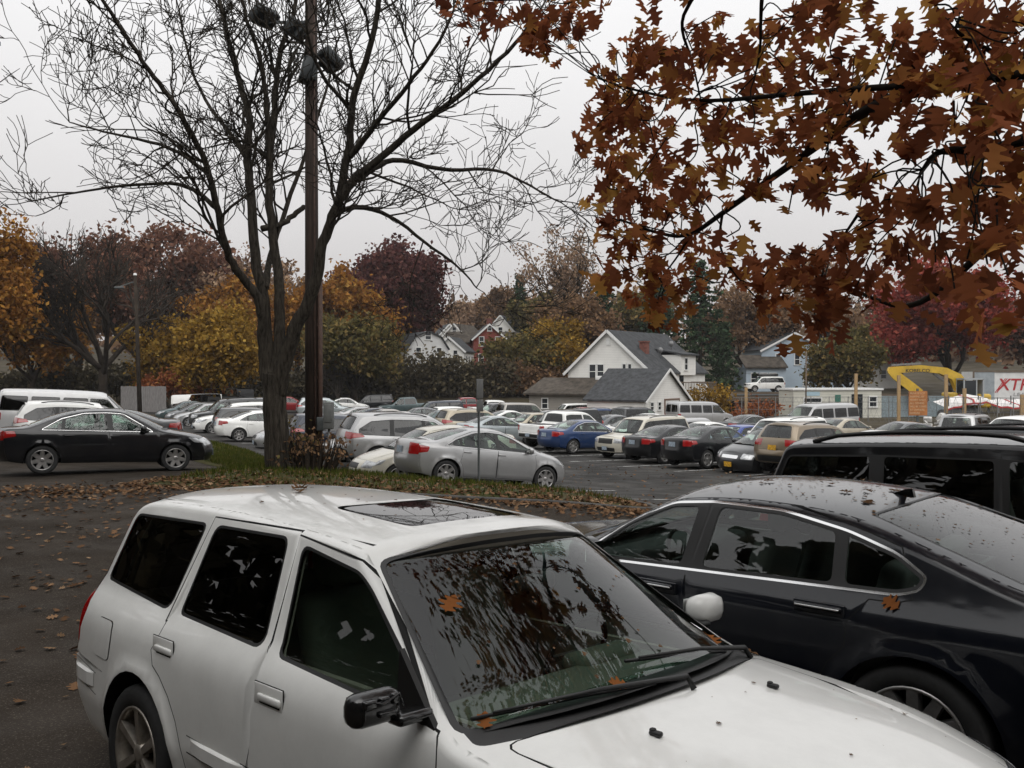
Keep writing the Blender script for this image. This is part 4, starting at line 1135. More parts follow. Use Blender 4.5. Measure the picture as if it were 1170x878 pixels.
    # key syntax: object|material  (object 'body' default)
    for key, d in store.items():
        base = key.split('#')
        nm = base[0].split('|'); sidek = base[1] if len(base) > 1 else ''
        obj = nm[0]; mt = nm[1] if len(nm) > 1 else 'paint'
        if obj in ('body', 'paint', 'seam', 'black', 'chrome', 'lower'):
            if obj in ('seam', 'black', 'chrome', 'lower'): mt = obj
            obj = 'body'; sidek = ''
        objs.setdefault((obj, sidek), []).append((mt, d))
    out = []
    paintable = {'body', 'front_door', 'rear_door', 'hood', 'trunk_lid', 'tailgate', 'fuel_door'}
    gl = {'windshield': M['windshield'], 'rear_window': sp.get('rear_glass', M['glass']), 'side_window': M['glass'], 'tinted_window': sp.get('tint', M['privacy']), 'sunroof': M['privacy'],
          'headlight': M['head'], 'taillight': M['tail'], 'grille': M['black_plastic'], 'marker_light': M['amber'], 'fuel_door': None}
    names = {'tinted_window': 'side_window'}
    idx = {}
    bodyverts = None
    for (obj, sk), lst in sorted(objs.items(), key=lambda kv: (kv[0][0] != 'body', kv[0])):
        nm = ''.join(c for c in obj if not c.isdigit())
        vs = []; fs = []; ns = []; mi = []
        slots = []
        for mt, d in lst:
            m = gl[nm] if gl.get(nm) is not None else mats.get(mt, mats['paint'])
            if mt in ('black', 'chrome', 'seam') and nm in gl: m = mats[mt]
            if m not in slots: slots.append(m)
            b = len(vs)
            vs += d['v']; ns += d['n']
            fs += [[i + b for i in f] for f in d['f']]; mi += [slots.index(m)] * len(d['f'])
        vs = np.array(vs); ns = np.array(ns); ns /= np.maximum(np.linalg.norm(ns, axis=1, keepdims=True), 1e-9)
        if nm in ('windshield', 'rear_window', 'side_window', 'tinted_window', 'sunroof'): vs = vs - ns * .005
        if nm in ('headlight', 'taillight', 'marker_light', 'fuel_door'): vs = vs + ns * .004
        if nm == 'body':
            bodyverts = (vs, ns, fs, mi)
            # wheel-arch lining and underside
            vv = [list(p) for p in vs]; nn = [list(p) for p in ns]
            if M['black_plastic'] not in slots: slots.append(M['black_plastic'])
            bi = slots.index(M['black_plastic'])
            for sg in (1, -1):
                bot = [tuple(q.edge[0])] + [(x, z) for x, z in bottom[::-1]] + [tuple(q.edge[-1])]
                bx = np.array(bot)
                yy = q.Y(bx[:, 0], bx[:, 1])
                b0 = len(vv)
                for (x, z), y in zip(bot, yy):
                    vv.append((x, sg * (y - .002), z)); nn.append((0, 0, -1))
                for (x, z), y in zip(bot, yy):
                    vv.append((x, sg * (y - .32), z)); nn.append((0, 0, -1))
                nb = len(bot)
                for i in range(nb - 1):
                    f = [b0 + i, b0 + i + 1, b0 + nb + i + 1, b0 + nb + i]
                    fs.append(f if sg > 0 else f[::-1]); mi.append(bi)
            vs = np.array(vv); ns = np.array(nn)
        me = bpy.data.meshes.new(nm)
        me.from_pydata([tuple(p) for p in vs], [], fs)
        for m in slots: me.materials.append(m)
        me.polygons.foreach_set('material_index', mi)
        me.polygons.foreach_set('use_smooth', [True] * len(fs))
        if nm == 'body':
            nf = len(bodyverts[2])
        me.normals_split_custom_set_from_vertices([tuple(p) for p in ns])
        me.update()
        par = -1
        out.append([names.get(nm, nm), me, (0, 0, 0), par, nm in paintable, 0])
    # ---- cabin lining (inside of roof and pillars), tub, dash
    vs, ns, fs, mi = bodyverts
    mb = MB()
    belt = sp['belt'] - .02
    keep = [f for f in fs[:] if all(i < len(vs) for i in f) and min(vs[i][2] for i in f) > belt and max(vs[i][0] for i in f) < sp['cabin_x'][1] + .02]
    used = {}
    lv = []; lf = []
    for f in keep:
        g = []
        for i in f:
            if i not in used: used[i] = len(lv); lv.append(vs[i] - ns[i] * .022)
            g.append(used[i])
        lf.append(g[::-1])
    cab = sp.get('cabin', M['cabin_grey'])
    mb.add(lv, lf, 0, True)
    x0, x1 = sp['cabin_x']; yw = sp['cabin_y']; zf = sp['sill'] + .12
    zt = sp['belt'] - .03
    for sg in (1, -1): mb.box(((x0 + x1) / 2, sg * yw, (zf + zt) / 2), (x1 - x0, .03, zt - zf), 0)
    mb.box(((x0 + x1) / 2, 0, zf), (x1 - x0, yw * 2, .03), 0)
    mb.box((x0, 0, (zf + zt) / 2), (.03, yw * 2, zt - zf), 0)
    mb.box((x1, 0, (zf + zt - .05) / 2), (.03, yw * 2, zt - zf - .05), 0)
    mb.box((0, 0, sp['sill'] + .02), (sp['front'] - sp['rear'] - .7, 1.1, .05), 1)
    for wx in sp['axles']: mb.box((wx, 0, sp['wr'] + .14), (.86, sp['track'] - .34, sp['wr'] * 1.1), 1)
    out.append(['cabin_lining', mb.build('cabin_lining', [cab, M['seam']], mesh_only=True), (0, 0, 0), -1, False, 0])
    d = MB(); xd = sp['dash_x']
    d.rbox((xd, 0, zt - .09), (.42, yw * 1.92, .17), .06, 0)
    d.rbox((xd - .18, sp['seat_y'], zt - .02), (.16, .40, .10), .04, 0)
    d.rbox((xd + .35, 0, zt - .03), (.5, yw * 1.7, .03), .01, 0)
    out.append(['dashboard', d.build('dashboard', sp.get('dash_mat', M['cabin_dark']), mesh_only=True), (0, 0, 0), -1, False, 1])
    w = MB(); bm = bmesh.new()
    ring = [(xd - .33 + .19 * .35 * math.sin(a), sp['seat_y'] + .185 * math.cos(a), zt - .02 + .185 * math.sin(a) * .93) for a in [2 * math.pi * k / 20 for k in range(21)]]
    w.tube(ring, .014, 6)
    c0 = (xd - .31, sp['seat_y'], zt - .03)
    w.bar(ring[0], ring[10], .03, .02); w.bar(c0, ring[15], .04, .02); w.bar(c0, (xd - .15, sp['seat_y'], zt - .07), .06, .06)
    out.append(['steering_wheel', w.build('steering_wheel', M['cabin_dark'], mesh_only=True), (0, 0, 0), -1, False, 1])
    sm = sp.get('seat_mat', M['cabin_grey'])
    def seat(x, y, wd, lift=0, low=0):
        s = MB()
        ry = Matrix.Rotation(R(-16), 3, 'Y')
        z0 = sp['sill'] + .30 + lift
        s.rbox((x + .12, y, z0), (.52, wd, .18), .05, 0)
        s.rbox((x - .20, y, z0 + .33), (.14, wd * .95, .62 - low), .06, 0, ry)
        for dy in ((0,) if wd < .8 else ()):
            s.rbox((x - .30, y + dy, z0 + .73), (.10, .26, .18), .045, 0, ry)
            s.bar((x - .27, y + dy - .05, z0 + .58), (x - .29, y + dy - .05, z0 + .70), .012, .012)
        return s.build('seat', sm, mesh_only=True)
    hs = sp.get('seat_lift', 0)
    for sg in (1, -1): out.append(['seat', seat(sp['seat_x'], sg * sp['seat_y'], .5, hs), (0, 0, 0), -1, False, 1])
    for bx in sp['bench_x']: out.append(['bench_seat', seat(bx, 0, yw * 1.75, hs, .12), (0, 0, 0), -1, False, 1])
    # ---- wheels
    ty, rim = make_wheel(sp['wr'], sp.get('ww', .21), sp.get('rim', .71), sp.get('spokes', 7), sp.get('spoke_w', .07), sp.get('rim_mat', M['alloy']), sp.get('split', False))
    for wx in sp['axles']:
        for sg in (1, -1):
            out.append(['wheel', ty, (wx, sg * (sp['track'] / 2), sp['wr']), -1, False, 0, 0 if sg > 0 else math.pi])
            out.append(['rim', rim, (0, 0, 0), len(out) - 1, False, 0])
    # ---- mirrors, handles, plates
    mm = MB()
    mx, my, mz = sp['mirror']
    mm.rbox((0, .13, .06), (.13, .22, .15), .055, 0)
    mm.box((.07, .0, .0), (.10, .12, .035), 1)
    mm.box((-.068, .13, .06), (.004, .17, .105), 2)
    mr = MB(); mr.add([(a, -b, c) for a, b, c in mm.v], [f[::-1] for f in mm.f]); mr.m = mm.m; mr.sm = mm.sm
    if not sp.get('no_mirror'):
        ml = [M['placeholder_paint'], M['black_plastic'], M['chrome']]
        out.append(['mirror', mm.build('mirror', ml, mesh_only=True), (mx, my, mz), -1, True, 0])
        out.append(['mirror', mr.build('mirror', ml, mesh_only=True), (mx, -my, mz), -1, True, 0])
    h = MB(); h.rbox((0, 0, 0), (.20, .028, .032), .012, 0)
    hme = h.build('handle', M['placeholder_paint'] if not sp.get('chrome_handle') else M['chrome'], mesh_only=True)
    for (hx, hz, dn) in sp['handles']:
        for sg in (1, -1):
            k = next((i for i, o in enumerate(out) if o[0] == dn and (o[1].vertices[0].co.y > 0) == (sg > 0)), -1)
            y = float(q.Y(hx, hz)[0]) + .012
            out.append(['handle', hme, (hx, sg * y, hz), k, not sp.get('chrome_handle'), 1])
    for (end, z) in sp['plates']:
        s_ = q.s_at(z=z, end=end)
        p = q.top(np.array([s_]), np.array([0.]))[0]
        dx = .012 if end == 'front' else -.012
        pl = MB(); pl.box((0, 0, 0), (.012, .31, .16), 0)
        out.append(['license_plate', pl.build('license_plate', sp.get('plate', M['plate_blue']), mesh_only=True), (p[0] + dx, 0, z), -1, False, 2])
    for ex in sp.get('extras', []):
        for rec in ex(q): out.append(rec)
    return {'parts': out, 'shell': q, 'spec': sp}

def make_wheel(r, w, rimk, n, sw, rm, split):
    rr = r * rimk
    t = MB()
    h = w / 2
    t.lathe([(rr * .99, -h * .85), (rr * 1.04, -h * .95), (r * .93, -h), (r * .985, -h * .82), (r, -h * .55), (r, h * .55), (r * .985, h * .82), (r * .93, h), (rr * 1.04, h * .95), (rr * .99, h * .85)], 36)
    me = t.build('tyre', M['rubber'], mesh_only=True)
    k = MB()
    k.lathe([(rr * 1.0, h * .88), (rr * 1.0, h * .97), (rr * .94, h * .95), (rr * .90, h * .75), (rr * .88, -h * .3)], 36, mi=0)
    k.lathe([(rr * .9, -h * .05), (.02, -h * .05)], 24, mi=1)                      # dark behind the spokes (brake)
    k.lathe([(rr * .52, h * .1), (rr * .52, h * .25), (.02, h * .25)], 24, mi=2)
    k.lathe([(rr * .24, h * .5), (rr * .22, h * .80), (rr * .12, h * .84), (.001, h * .84)], 18, mi=0)
    for i in range(n):
        a0 = 2 * math.pi * i / n + math.pi / 2
        for off in ((-.5, .5) if split else (0,)):
            a = a0 + off * sw * 3.1
            wi, wo_ = (sw * .9, sw * .8) if split else (sw * 1.35, sw)
            rot = Matrix.Rotation(-a, 3, 'Y')
            prof = [(rr * .16, -wi / 2), (rr * .16, wi / 2), (rr * .93, wo_ / 2), (rr * .93, -wo_ / 2)]
            vs = []
            for (x, z), yf in zip(prof, (h * .80, h * .80, h * .93, h * .93)):
                vs.append(rot @ Vector((x, yf, z)))
            for (x, z), yf in zip(prof, (h * .3, h * .3, h * .6, h * .6)):
                vs.append(rot @ Vector((x, yf, z * 1.25)))
            k.add(vs, [(0, 1, 2, 3), (0, 4, 5, 1), (1, 5, 6, 2), (2, 6, 7, 3), (3, 7, 4, 0)], 0)
    rme = k.build('rim', [rm, M['seam'], mat_brake()], mesh_only=True, recalc=True)
    return me, rme
_brake = []
def mat_brake():
    if not _brake: _brake.append(mat('brake_disc', (.12, .11, .10), .5, .6))
    return _brake[0]

def place_car(design, name, loc, heading, pt, label, cat, group=None, lod=0, roll=0.0, pitch=0.0, skip=(), over=None, scale=None):
    """one vehicle: an Empty on the ground with copies of the design's parts"""
    x, y = loc[:2]
    root = empty(name, (x, y, 0), 0, label, cat, group)
    h = R(heading); c, s = math.cos(h), math.sin(h)
    if len(loc) > 2: z = loc[2]
    else:
        k = 1.35
        zf = gz(x + c * k, y + s * k); zr = gz(x - c * k, y - s * k)
        zl = gz(x - s * .75, y + c * .75); zq = gz(x + s * .75, y - c * .75)
        z = (zf + zr + zl + zq) / 4
        pitch += math.atan2(zf - zr, 2 * k); roll += math.atan2(zl - zq, 1.5)
    root.location.z = z + .012
    root.rotation_mode = 'ZYX'
    root.rotation_euler = (roll, -pitch, h)
    if scale: root.scale = scale
    objs = []
    for rec in design['parts']:
        nm, me, lc, par, pn, lev = rec[:6]
        if (lod >= 1 and lev >= 2 and lod >= 2) or (lod >= 2 and lev >= 1) or nm in skip or (par >= 0 and objs[par] is None):
            objs.append(None); continue
        o = bpy.data.objects.new(nm, me)
        COL.objects.link(o)
        o.parent = root if par < 0 else objs[par]
        o.location = lc
        if len(rec) > 6: o.rotation_euler.z = rec[6]
        if pn:
            for i, sl in enumerate(o.material_slots):
                if sl.material == M['placeholder_paint']:
                    sl.link = 'OBJECT'; sl.material = pt
        if over and nm in over:
            o.material_slots[0].link = 'OBJECT'; o.material_slots[0].material = over[nm]
        objs.append(o)
    return root, objs
M['placeholder_paint'] = paint('car_paint_primer', (.3, .3, .3))
# ------------------------------------------------------------------ vehicle designs (x forward from mid wheelbase, z up)
def band(poly, key, w=.007):
    return [('seam', offset(poly, w)), (key, poly)]
def std_side(dlo, splits, doors, tint_after=99, trim=None, pillars='black', r=.05, first=(), last=(), trim_w=.018, tint=True):
    """dlo: outline of all side glass; splits: pillars as (x low, x high, half width) from the front; doors: (key, lower outline, x span of its glass)"""
    def fn(q):
        reg = list(first)
        zl = min(p[1] for p in dlo); zh = max(p[1] for p in dlo)
        def line(xl, xh, d): return (xl + d, zl - .1), (xh + d, zh + .1)
        frames = []
        for key, low, span in doors:
            up_ = offset(dlo, .040)
            if span == 'none': up_ = []
            elif span is not None:
                a, b = span
                up_ = clip(up_, *line(a[0], a[1], 0))
                l0, l1 = line(b[0], b[1], 0)
                up_ = clip(up_, l1, l0)
            frames.append((key, low, up_))
        for key, low, up_ in frames:
            reg.append(('seam', offset(low, .006)))
            if len(up_) > 2: reg.append(('seam', offset(up_, .006)))
        for key, low, up_ in frames:
            reg.append((key, low))
            if len(up_) > 2: reg.append((key, up_))
        if trim: reg.append((trim, rounded(offset(dlo, trim_w), r + trim_w)))
        if pillars == 'black': reg.append(('black', rounded(offset(dlo, .004), r)))
        edges = sorted(splits, key=lambda e: -e[0])
        prev = None
        for i in range(len(edges) + 1):
            p = list(dlo)
            if i < len(edges): e = edges[i]; p = clip(p, *line(e[0], e[1], e[2]))
            if prev is not None:
                l0, l1 = line(prev[0], prev[1], -prev[2]); p = clip(p, l1, l0)
            prev = edges[i] if i < len(edges) else None
            if len(p) < 3: continue
            if pillars != 'black': reg.append(('black', rounded(offset(p, .013), r)))
            pane = rounded(offset(p, -.012) if pillars == 'black' else p, r * .8)
            reg.append((('tinted_window' if i >= tint_after else 'side_window') + str(i), pane))
        reg += list(last)
        return reg
    return fn
def quad(s0, s1, t0a, t0b, t1a=None, t1b=None):
    if t1a is None: t1a, t1b = t0a, t0b
    return [(s0, t0a), (s0, t0b), (s1, t1b), (s1, t1a)]
def rquad(q_, r):                    # rounded in (s, t*.8) space
    p = rounded([(a, b * .8) for a, b in q_], r)
    return [(a, b / .8) for a, b in p]
def ring(q_, d):
    p = offset([(a, b * .8) for a, b in q_], d)
    return [(a, b / .8) for a, b in p]
def std_top(ws, rw=None, hood=None, trunk=None, grille=None, lowgrille=None, head=None, tail=None, bumper_black=(), roofglass=None, more=None, cowl=True):
    """ws / rw: (edge x low, edge x high, half width low, half width high) of windscreen and rear glass"""
    def fn(q):
        reg = []
        S_ = lambda x: q.s_at(x=x)
        def two(key, zlo, zhi, ta, tb, end):
            s0, s1 = sorted((q.s_at(z=zlo, end=end), q.s_at(z=zhi, end=end)))
            a = rquad(quad(s0, s1, ta, tb), .03)
            b = [(s, -t) for s, t in a]
            return [(key + '#L', a), (key + '#R', b)]
        for (end, z0, z1, t) in bumper_black:
            s0, s1 = sorted((q.s_at(z=z0, end=end), q.s_at(z=z1, end=end)))
            reg.append(('lower', rquad(quad(s0, s1, -t, t), .02)))
        if hood:
            p = rquad(quad(S_(hood[0]), S_(hood[1]), -hood[2], hood[2], -hood[3], hood[3]), .08)
            reg += [('seam', ring(p, .006)), ('hood', p)]
        if trunk:
            if trunk[0] == 'z': s0, s1 = q.s_at(z=trunk[1], end='rear'), S_(trunk[2])
            else: s0, s1 = S_(trunk[1]), S_(trunk[2])
            p = rquad(quad(s0, s1, -trunk[3], trunk[3], -trunk[4], trunk[4]), .06)
            reg += [('seam', ring(p, .006)), ('tailgate' if len(trunk) > 5 else 'trunk_lid', p)]
        for g in (grille or []):
            end, z0, z1, t0, t1, key = g
            s0, s1 = sorted((q.s_at(z=z0, end=end), q.s_at(z=z1, end=end)))
            reg.append((key, rquad(quad(s0, s1, t0, t1), .03)))
        p = quad(S_(ws[1]), S_(ws[0]), -ws[3], ws[3], -ws[2], ws[2])
        if cowl: reg.append(('black', rquad(quad(S_(ws[0]) - .02, S_(ws[0]) + .09, -ws[2] * 1.0, ws[2] * 1.0), .03)))
        reg += [('black', rquad(ring(p, .02), .06)), ('windshield', rquad(p, .05))]
        if rw:
            p = quad(S_(rw[0]), S_(rw[1]), -rw[2], rw[2], -rw[3], rw[3])
            reg += [('black', rquad(ring(p, .018), .06)), ('rear_window', rquad(p, .05))]
        if roofglass:
            p = rquad(quad(S_(roofglass[0]), S_(roofglass[1]), -roofglass[2], roofglass[2]), .06)
            reg += [('seam', ring(p, .01)), ('sunroof', p)]
        for h in (head or []): reg += two('headlight', *h, 'front')
        for t in (tail or []): reg += two('taillight', *t, 'rear')
        if more: reg += more(q)
        return reg
    return fn
def lower_doors(xF, xB, xC, zs, zb, arch_r, back=None):
    """front and rear door panels below the glass"""
    fr = [(xB + .008, zs), (xF - .04, zs), (xF, zs + .12), (xF + .02, zb - .22), (xF - .05, zb + .0), (xB + .008, zb)]
    ax, ar = arch_r
    rd = [(xB - .008, zb), (xC, zb)]
    rd += [(xC - .02, zb - .15)]
    for a in (40, 25, 10): rd.append((ax + ar * math.cos(R(a)), .34 + ar * math.sin(R(a))))
    rd += [(ax + ar + .03, zs), (xB - .008, zs)]
    return fr, rd

def sedan_spec(**k):
    dlo = [(-1.38, .985), (.84, .935), (.82, .955), (.24, 1.325), (-.1, 1.35), (-.55, 1.335), (-1.0, 1.215)]
    fr, rd = lower_doors(1.0, -.04, -.98, .27, .93, (-1.36, .44))
    sp = dict(
        chain=[(-2.22, .27, -2.02, .29), (-2.33, .42, -2.08, .44), (-2.35, .60, -2.10, .61), (-2.31, .71, -2.10, .72), (-2.29, .88, -2.11, .88), (-2.26, 1.03, -2.08, 1.0),
               (-2.05, 1.05, -1.93, 1.01), (-1.74, 1.06, -1.66, 1.005), (-1.22, 1.31, -1.12, 1.25), (-.72, 1.44, -.66, 1.385), (-.1, 1.47, -.1, 1.41), (.35, 1.435, .28, 1.375),
               (.80, 1.22, .66, 1.17), (1.27, .985, 1.03, .945), (1.40, .955, 1.22, .91), (1.85, .88, 1.72, .82), (2.16, .76, 1.94, .70), (2.26, .62, 2.0, .58), (2.28, .45, 2.03, .45), (2.2, .23, 2.0, .25)],
        ytab=[(.2, .80), (.3, .855), (.45, .885), (.65, .895), (.80, .885), (.92, .865), (1.0, .815), (1.2, .70), (1.38, .575), (1.5, .53)],
        front=2.06, rear=-2.12, taper_f=(1.1, .13, 2.0), taper_r=(-1.1, .10, 2.0), axles=(-1.36, 1.36), wr=.315, gap=.05, sill=.24, belt=.95, track=1.54,
        cabin_x=(-1.5, .98), cabin_y=.68, dash_x=.72, seat_x=.02, seat_y=.36, bench_x=(-.76,), mirror=(.66, .84, .93), handles=[(.08, .83, 'front_door'), (-.84, .85, 'rear_door')],
        plates=[('rear', .80), ('front', .42)],
        side_regions=std_side(dlo, [(.0, -.06, .045), (-.98, -.93, .022)], [('front_door', fr, ((.0, -.06), (1.5, 1.5))), ('rear_door', rd, ((-1.6, -1.6), (.0, -.06)))],
                              trim=k.get('trim'), last=[('taillight', rounded([(-2.3, .76), (-1.86, .84), (-1.90, .95), (-2.3, .95)], .03)), ('headlight', rounded([(2.3, .60), (1.76, .68), (1.62, .79), (2.3, .76)], .03))]),
        top_regions=std_top((1.0, .30, .90, .84), (-1.60, -.70, .86, .78), (1.06, 1.86, .84, .72), ('z', .70, -1.72, .56, .80),
                            grille=[('front', .56, .67, -.42, .42, 'grille'), ('front', .30, .44, -.55, .55, 'lower')], head=[(.59, .74, .60, 1.0)], tail=[(.75, .95, .62, 1.0)]))
    sp.update(k)
    return sp
def arched_sedan_spec(**k):
    dlo = [(-1.36, .985), (.98, .92), (.97, .94), (.42, 1.23), (.12, 1.325), (-.25, 1.345), (-.62, 1.30), (-1.1, 1.13)]
    fr, rd = lower_doors(1.02, -.02, -.95, .27, .925, (-1.35, .44))
    sp = sedan_spec()
    sp.update(
        chain=[(-2.12, .27, -1.94, .29), (-2.24, .42, -2.02, .44), (-2.26, .60, -2.04, .61), (-2.23, .71, -2.04, .72), (-2.22, .88, -2.05, .88), (-2.19, 1.06, -2.02, 1.02),
               (-2.0, 1.07, -1.90, 1.03), (-1.70, 1.08, -1.62, 1.02), (-1.22, 1.28, -1.10, 1.225), (-.70, 1.415, -.62, 1.36), (-.1, 1.455, -.1, 1.395), (.30, 1.42, .22, 1.36),
               (.88, 1.19, .70, 1.13), (1.42, .98, 1.12, .925), (1.55, .945, 1.32, .885), (1.85, .88, 1.68, .80), (2.08, .76, 1.84, .69), (2.20, .62, 1.92, .58), (2.23, .45, 1.95, .45), (2.14, .22, 1.92, .24)],
        front=1.98, rear=-2.06, axles=(-1.35, 1.35),
        side_regions=std_side(dlo, [(.02, -.04, .04), (-1.0, -.98, .02)], [('front_door', fr, ((.02, -.04), (1.5, 1.5))), ('rear_door', rd, ((-1.6, -1.6), (.02, -.04)))],
                              trim=k.get('trim'), last=[('taillight', rounded([(-2.3, .70), (-1.84, .80), (-1.80, .92), (-2.3, .97)], .03)), ('headlight', rounded([(2.3, .58), (1.70, .68), (1.52, .78), (2.3, .76)], .03))]),
        top_regions=std_top((1.08, .26, .90, .83), (-1.56, -.66, .86, .78), (1.16, 1.80, .84, .70), ('z', .70, -1.68, .56, .80),
                            grille=[('front', .58, .66, -.44, .44, 'chrome'), ('front', .30, .44, -.5, .5, 'lower')], head=[(.58, .72, .58, 1.0)], tail=[(.72, .97, .60, 1.0)]),
        mirror=(.80, .84, .93), dash_x=.80)
    sp.update(k)
    return sp
def crossover_spec(**k):
    dlo = [(-1.98, 1.06), (.98, .985), (.96, 1.01), (.30, 1.485), (-.2, 1.53), (-1.0, 1.525), (-1.62, 1.46), (-1.98, 1.22)]
    fr, rd = lower_doors(1.12, -.02, -1.0, .30, .985, (-1.42, .50))
    sp = dict(
        chain=[(-2.26, .36, -2.08, .38), (-2.38, .50, -2.16, .52), (-2.40, .68, -2.18, .70), (-2.34, .78, -2.18, .78), (-2.33, 1.0, -2.18, 1.0), (-2.27, 1.2, -2.13, 1.18),
               (-2.12, 1.45, -1.99, 1.42), (-2.0, 1.66, -1.85, 1.59), (-1.75, 1.69, -1.65, 1.62), (-.8, 1.73, -.8, 1.65), (-.1, 1.725, -.1, 1.645), (.35, 1.68, .28, 1.60),
               (.85, 1.40, .70, 1.34), (1.36, 1.09, 1.12, 1.045), (1.5, 1.06, 1.3, 1.0), (1.95, .99, 1.8, .93), (2.24, .88, 2.02, .82), (2.34, .72, 2.08, .68), (2.38, .52, 2.12, .52), (2.3, .30, 2.08, .32)],
        ytab=[(.25, .84), (.4, .905), (.6, .925), (.85, .925), (.98, .90), (1.06, .85), (1.3, .77), (1.58, .66), (1.75, .60)],
        front=2.14, rear=-2.19, taper_f=(1.1, .11, 2.0), taper_r=(-1.3, .08, 2.0), axles=(-1.42, 1.42), wr=.355, gap=.055, sill=.31, belt=1.0, track=1.60,
        cabin_x=(-2.0, 1.05), cabin_y=.72, dash_x=.78, seat_x=.05, seat_y=.38, bench_x=(-.85,), seat_lift=.05, mirror=(.78, .87, 1.0), handles=[(.10, .93, 'front_door'), (-.86, .95, 'rear_door')],
        plates=[('rear', .86), ('front', .5)],
        side_regions=std_side(dlo, [(.02, -.06, .045), (-1.02, -1.0, .05)], [('front_door', fr, ((.02, -.06), (1.6, 1.6))), ('rear_door', rd, 'none')],
                              tint_after=1, trim=k.get('trim'), last=[('taillight', rounded([(-2.3, .92), (-1.82, 1.0), (-1.90, 1.09), (-2.3, 1.13)], .03)), ('headlight', rounded([(2.4, .70), (1.80, .80), (1.66, .91), (2.4, .88)], .03))]),
        top_regions=std_top((1.10, .32, .90, .86), (-2.12, -1.90, .80, .76), (1.16, 1.92, .86, .76), ('z', .80, -1.86, .80, .84, 1),
                            grille=[('front', .66, .80, -.5, .5, 'grille'), ('front', .36, .50, -.6, .6, 'lower'), ('rear', .40, .60, -.8, .8, 'lower')], head=[(.70, .86, .58, 1.0)], tail=[(.92, 1.12, .58, 1.0)]),
        extras=[roof_rails((-1.5, .1), 1.66)])
    sp.update(k)
    return sp
def boxy_spec(**k):
    dlo = [(-2.18, 1.13), (1.02, 1.09), (1.0, 1.12), (.56, 1.60), (.3, 1.655), (-1.0, 1.675), (-1.98, 1.655)]
    fr, rd = lower_doors(1.14, .08, -.98, .36, 1.08, (-1.43, .54))
    sp = dict(
        chain=[(-2.36, .40, -2.22, .42), (-2.46, .50, -2.27, .52), (-2.47, .68, -2.28, .70), (-2.41, .76, -2.29, .76), (-2.39, 1.1, -2.28, 1.1), (-2.34, 1.3, -2.22, 1.28),
               (-2.24, 1.62, -2.10, 1.58), (-2.18, 1.80, -2.04, 1.75), (-1.95, 1.825, -1.85, 1.775), (-.8, 1.85, -.8, 1.80), (.2, 1.845, .2, 1.79), (.60, 1.80, .52, 1.745),
               (.98, 1.46, .86, 1.42), (1.30, 1.17, 1.12, 1.13), (1.42, 1.14, 1.28, 1.09), (2.0, 1.09, 1.9, 1.03), (2.28, 1.05, 2.1, .99), (2.36, .92, 2.18, .88), (2.40, .60, 2.2, .60), (2.34, .38, 2.18, .40)],
        ytab=[(.3, .87), (.45, .92), (.65, .935), (.95, .935), (1.07, .915), (1.14, .885), (1.4, .84), (1.70, .755), (1.9, .70)],
        front=2.22, rear=-2.30, taper_f=(1.2, .07, 2.0), taper_r=(-1.5, .05, 2.0), axles=(-1.43, 1.43), wr=.375, gap=.06, sill=.38, belt=1.1, track=1.62, flare=.025,
        cabin_x=(-2.1, 1.08), cabin_y=.76, dash_x=.80, seat_x=.10, seat_y=.40, bench_x=(-.8,), seat_lift=.10, mirror=(.84, .90, 1.12), handles=[(.20, 1.0, 'front_door'), (-.82, 1.0, 'rear_door')],
        plates=[('rear', .92), ('front', .55)], ww=.24, spokes=6, spoke_w=.08,
        side_regions=std_side(dlo, [(.10, .06, .05), (-1.02, -1.04, .06)], [('front_door', fr, ((.10, .06), (1.6, 1.6))), ('rear_door', rd, 'none')],
                              tint_after=1, trim=k.get('trim'), last=[('taillight', rounded([(-2.4, .88), (-2.16, .88), (-2.16, 1.12), (-2.4, 1.12)], .03)), ('headlight', rounded([(2.4, .80), (2.0, .82), (1.96, .97), (2.4, .97)], .03))]),
        top_regions=std_top((1.08, .56, .92, .90), (-2.24, -2.09, .84, .82), (1.16, 2.04, .88, .84), ('z', .78, -2.06, .86, .86, 1),
                            grille=[('front', .74, .94, -.55, .55, 'grille'), ('front', .42, .58, -.7, .7, 'lower'), ('rear', .44, .60, -.9, .9, 'lower')], head=[(.78, .96, .62, 1.0)], tail=[(.88, 1.14, .80, 1.0)]),
        extras=[roof_rails((-1.6, .2), 1.80)])
    sp.update(k)
    return sp
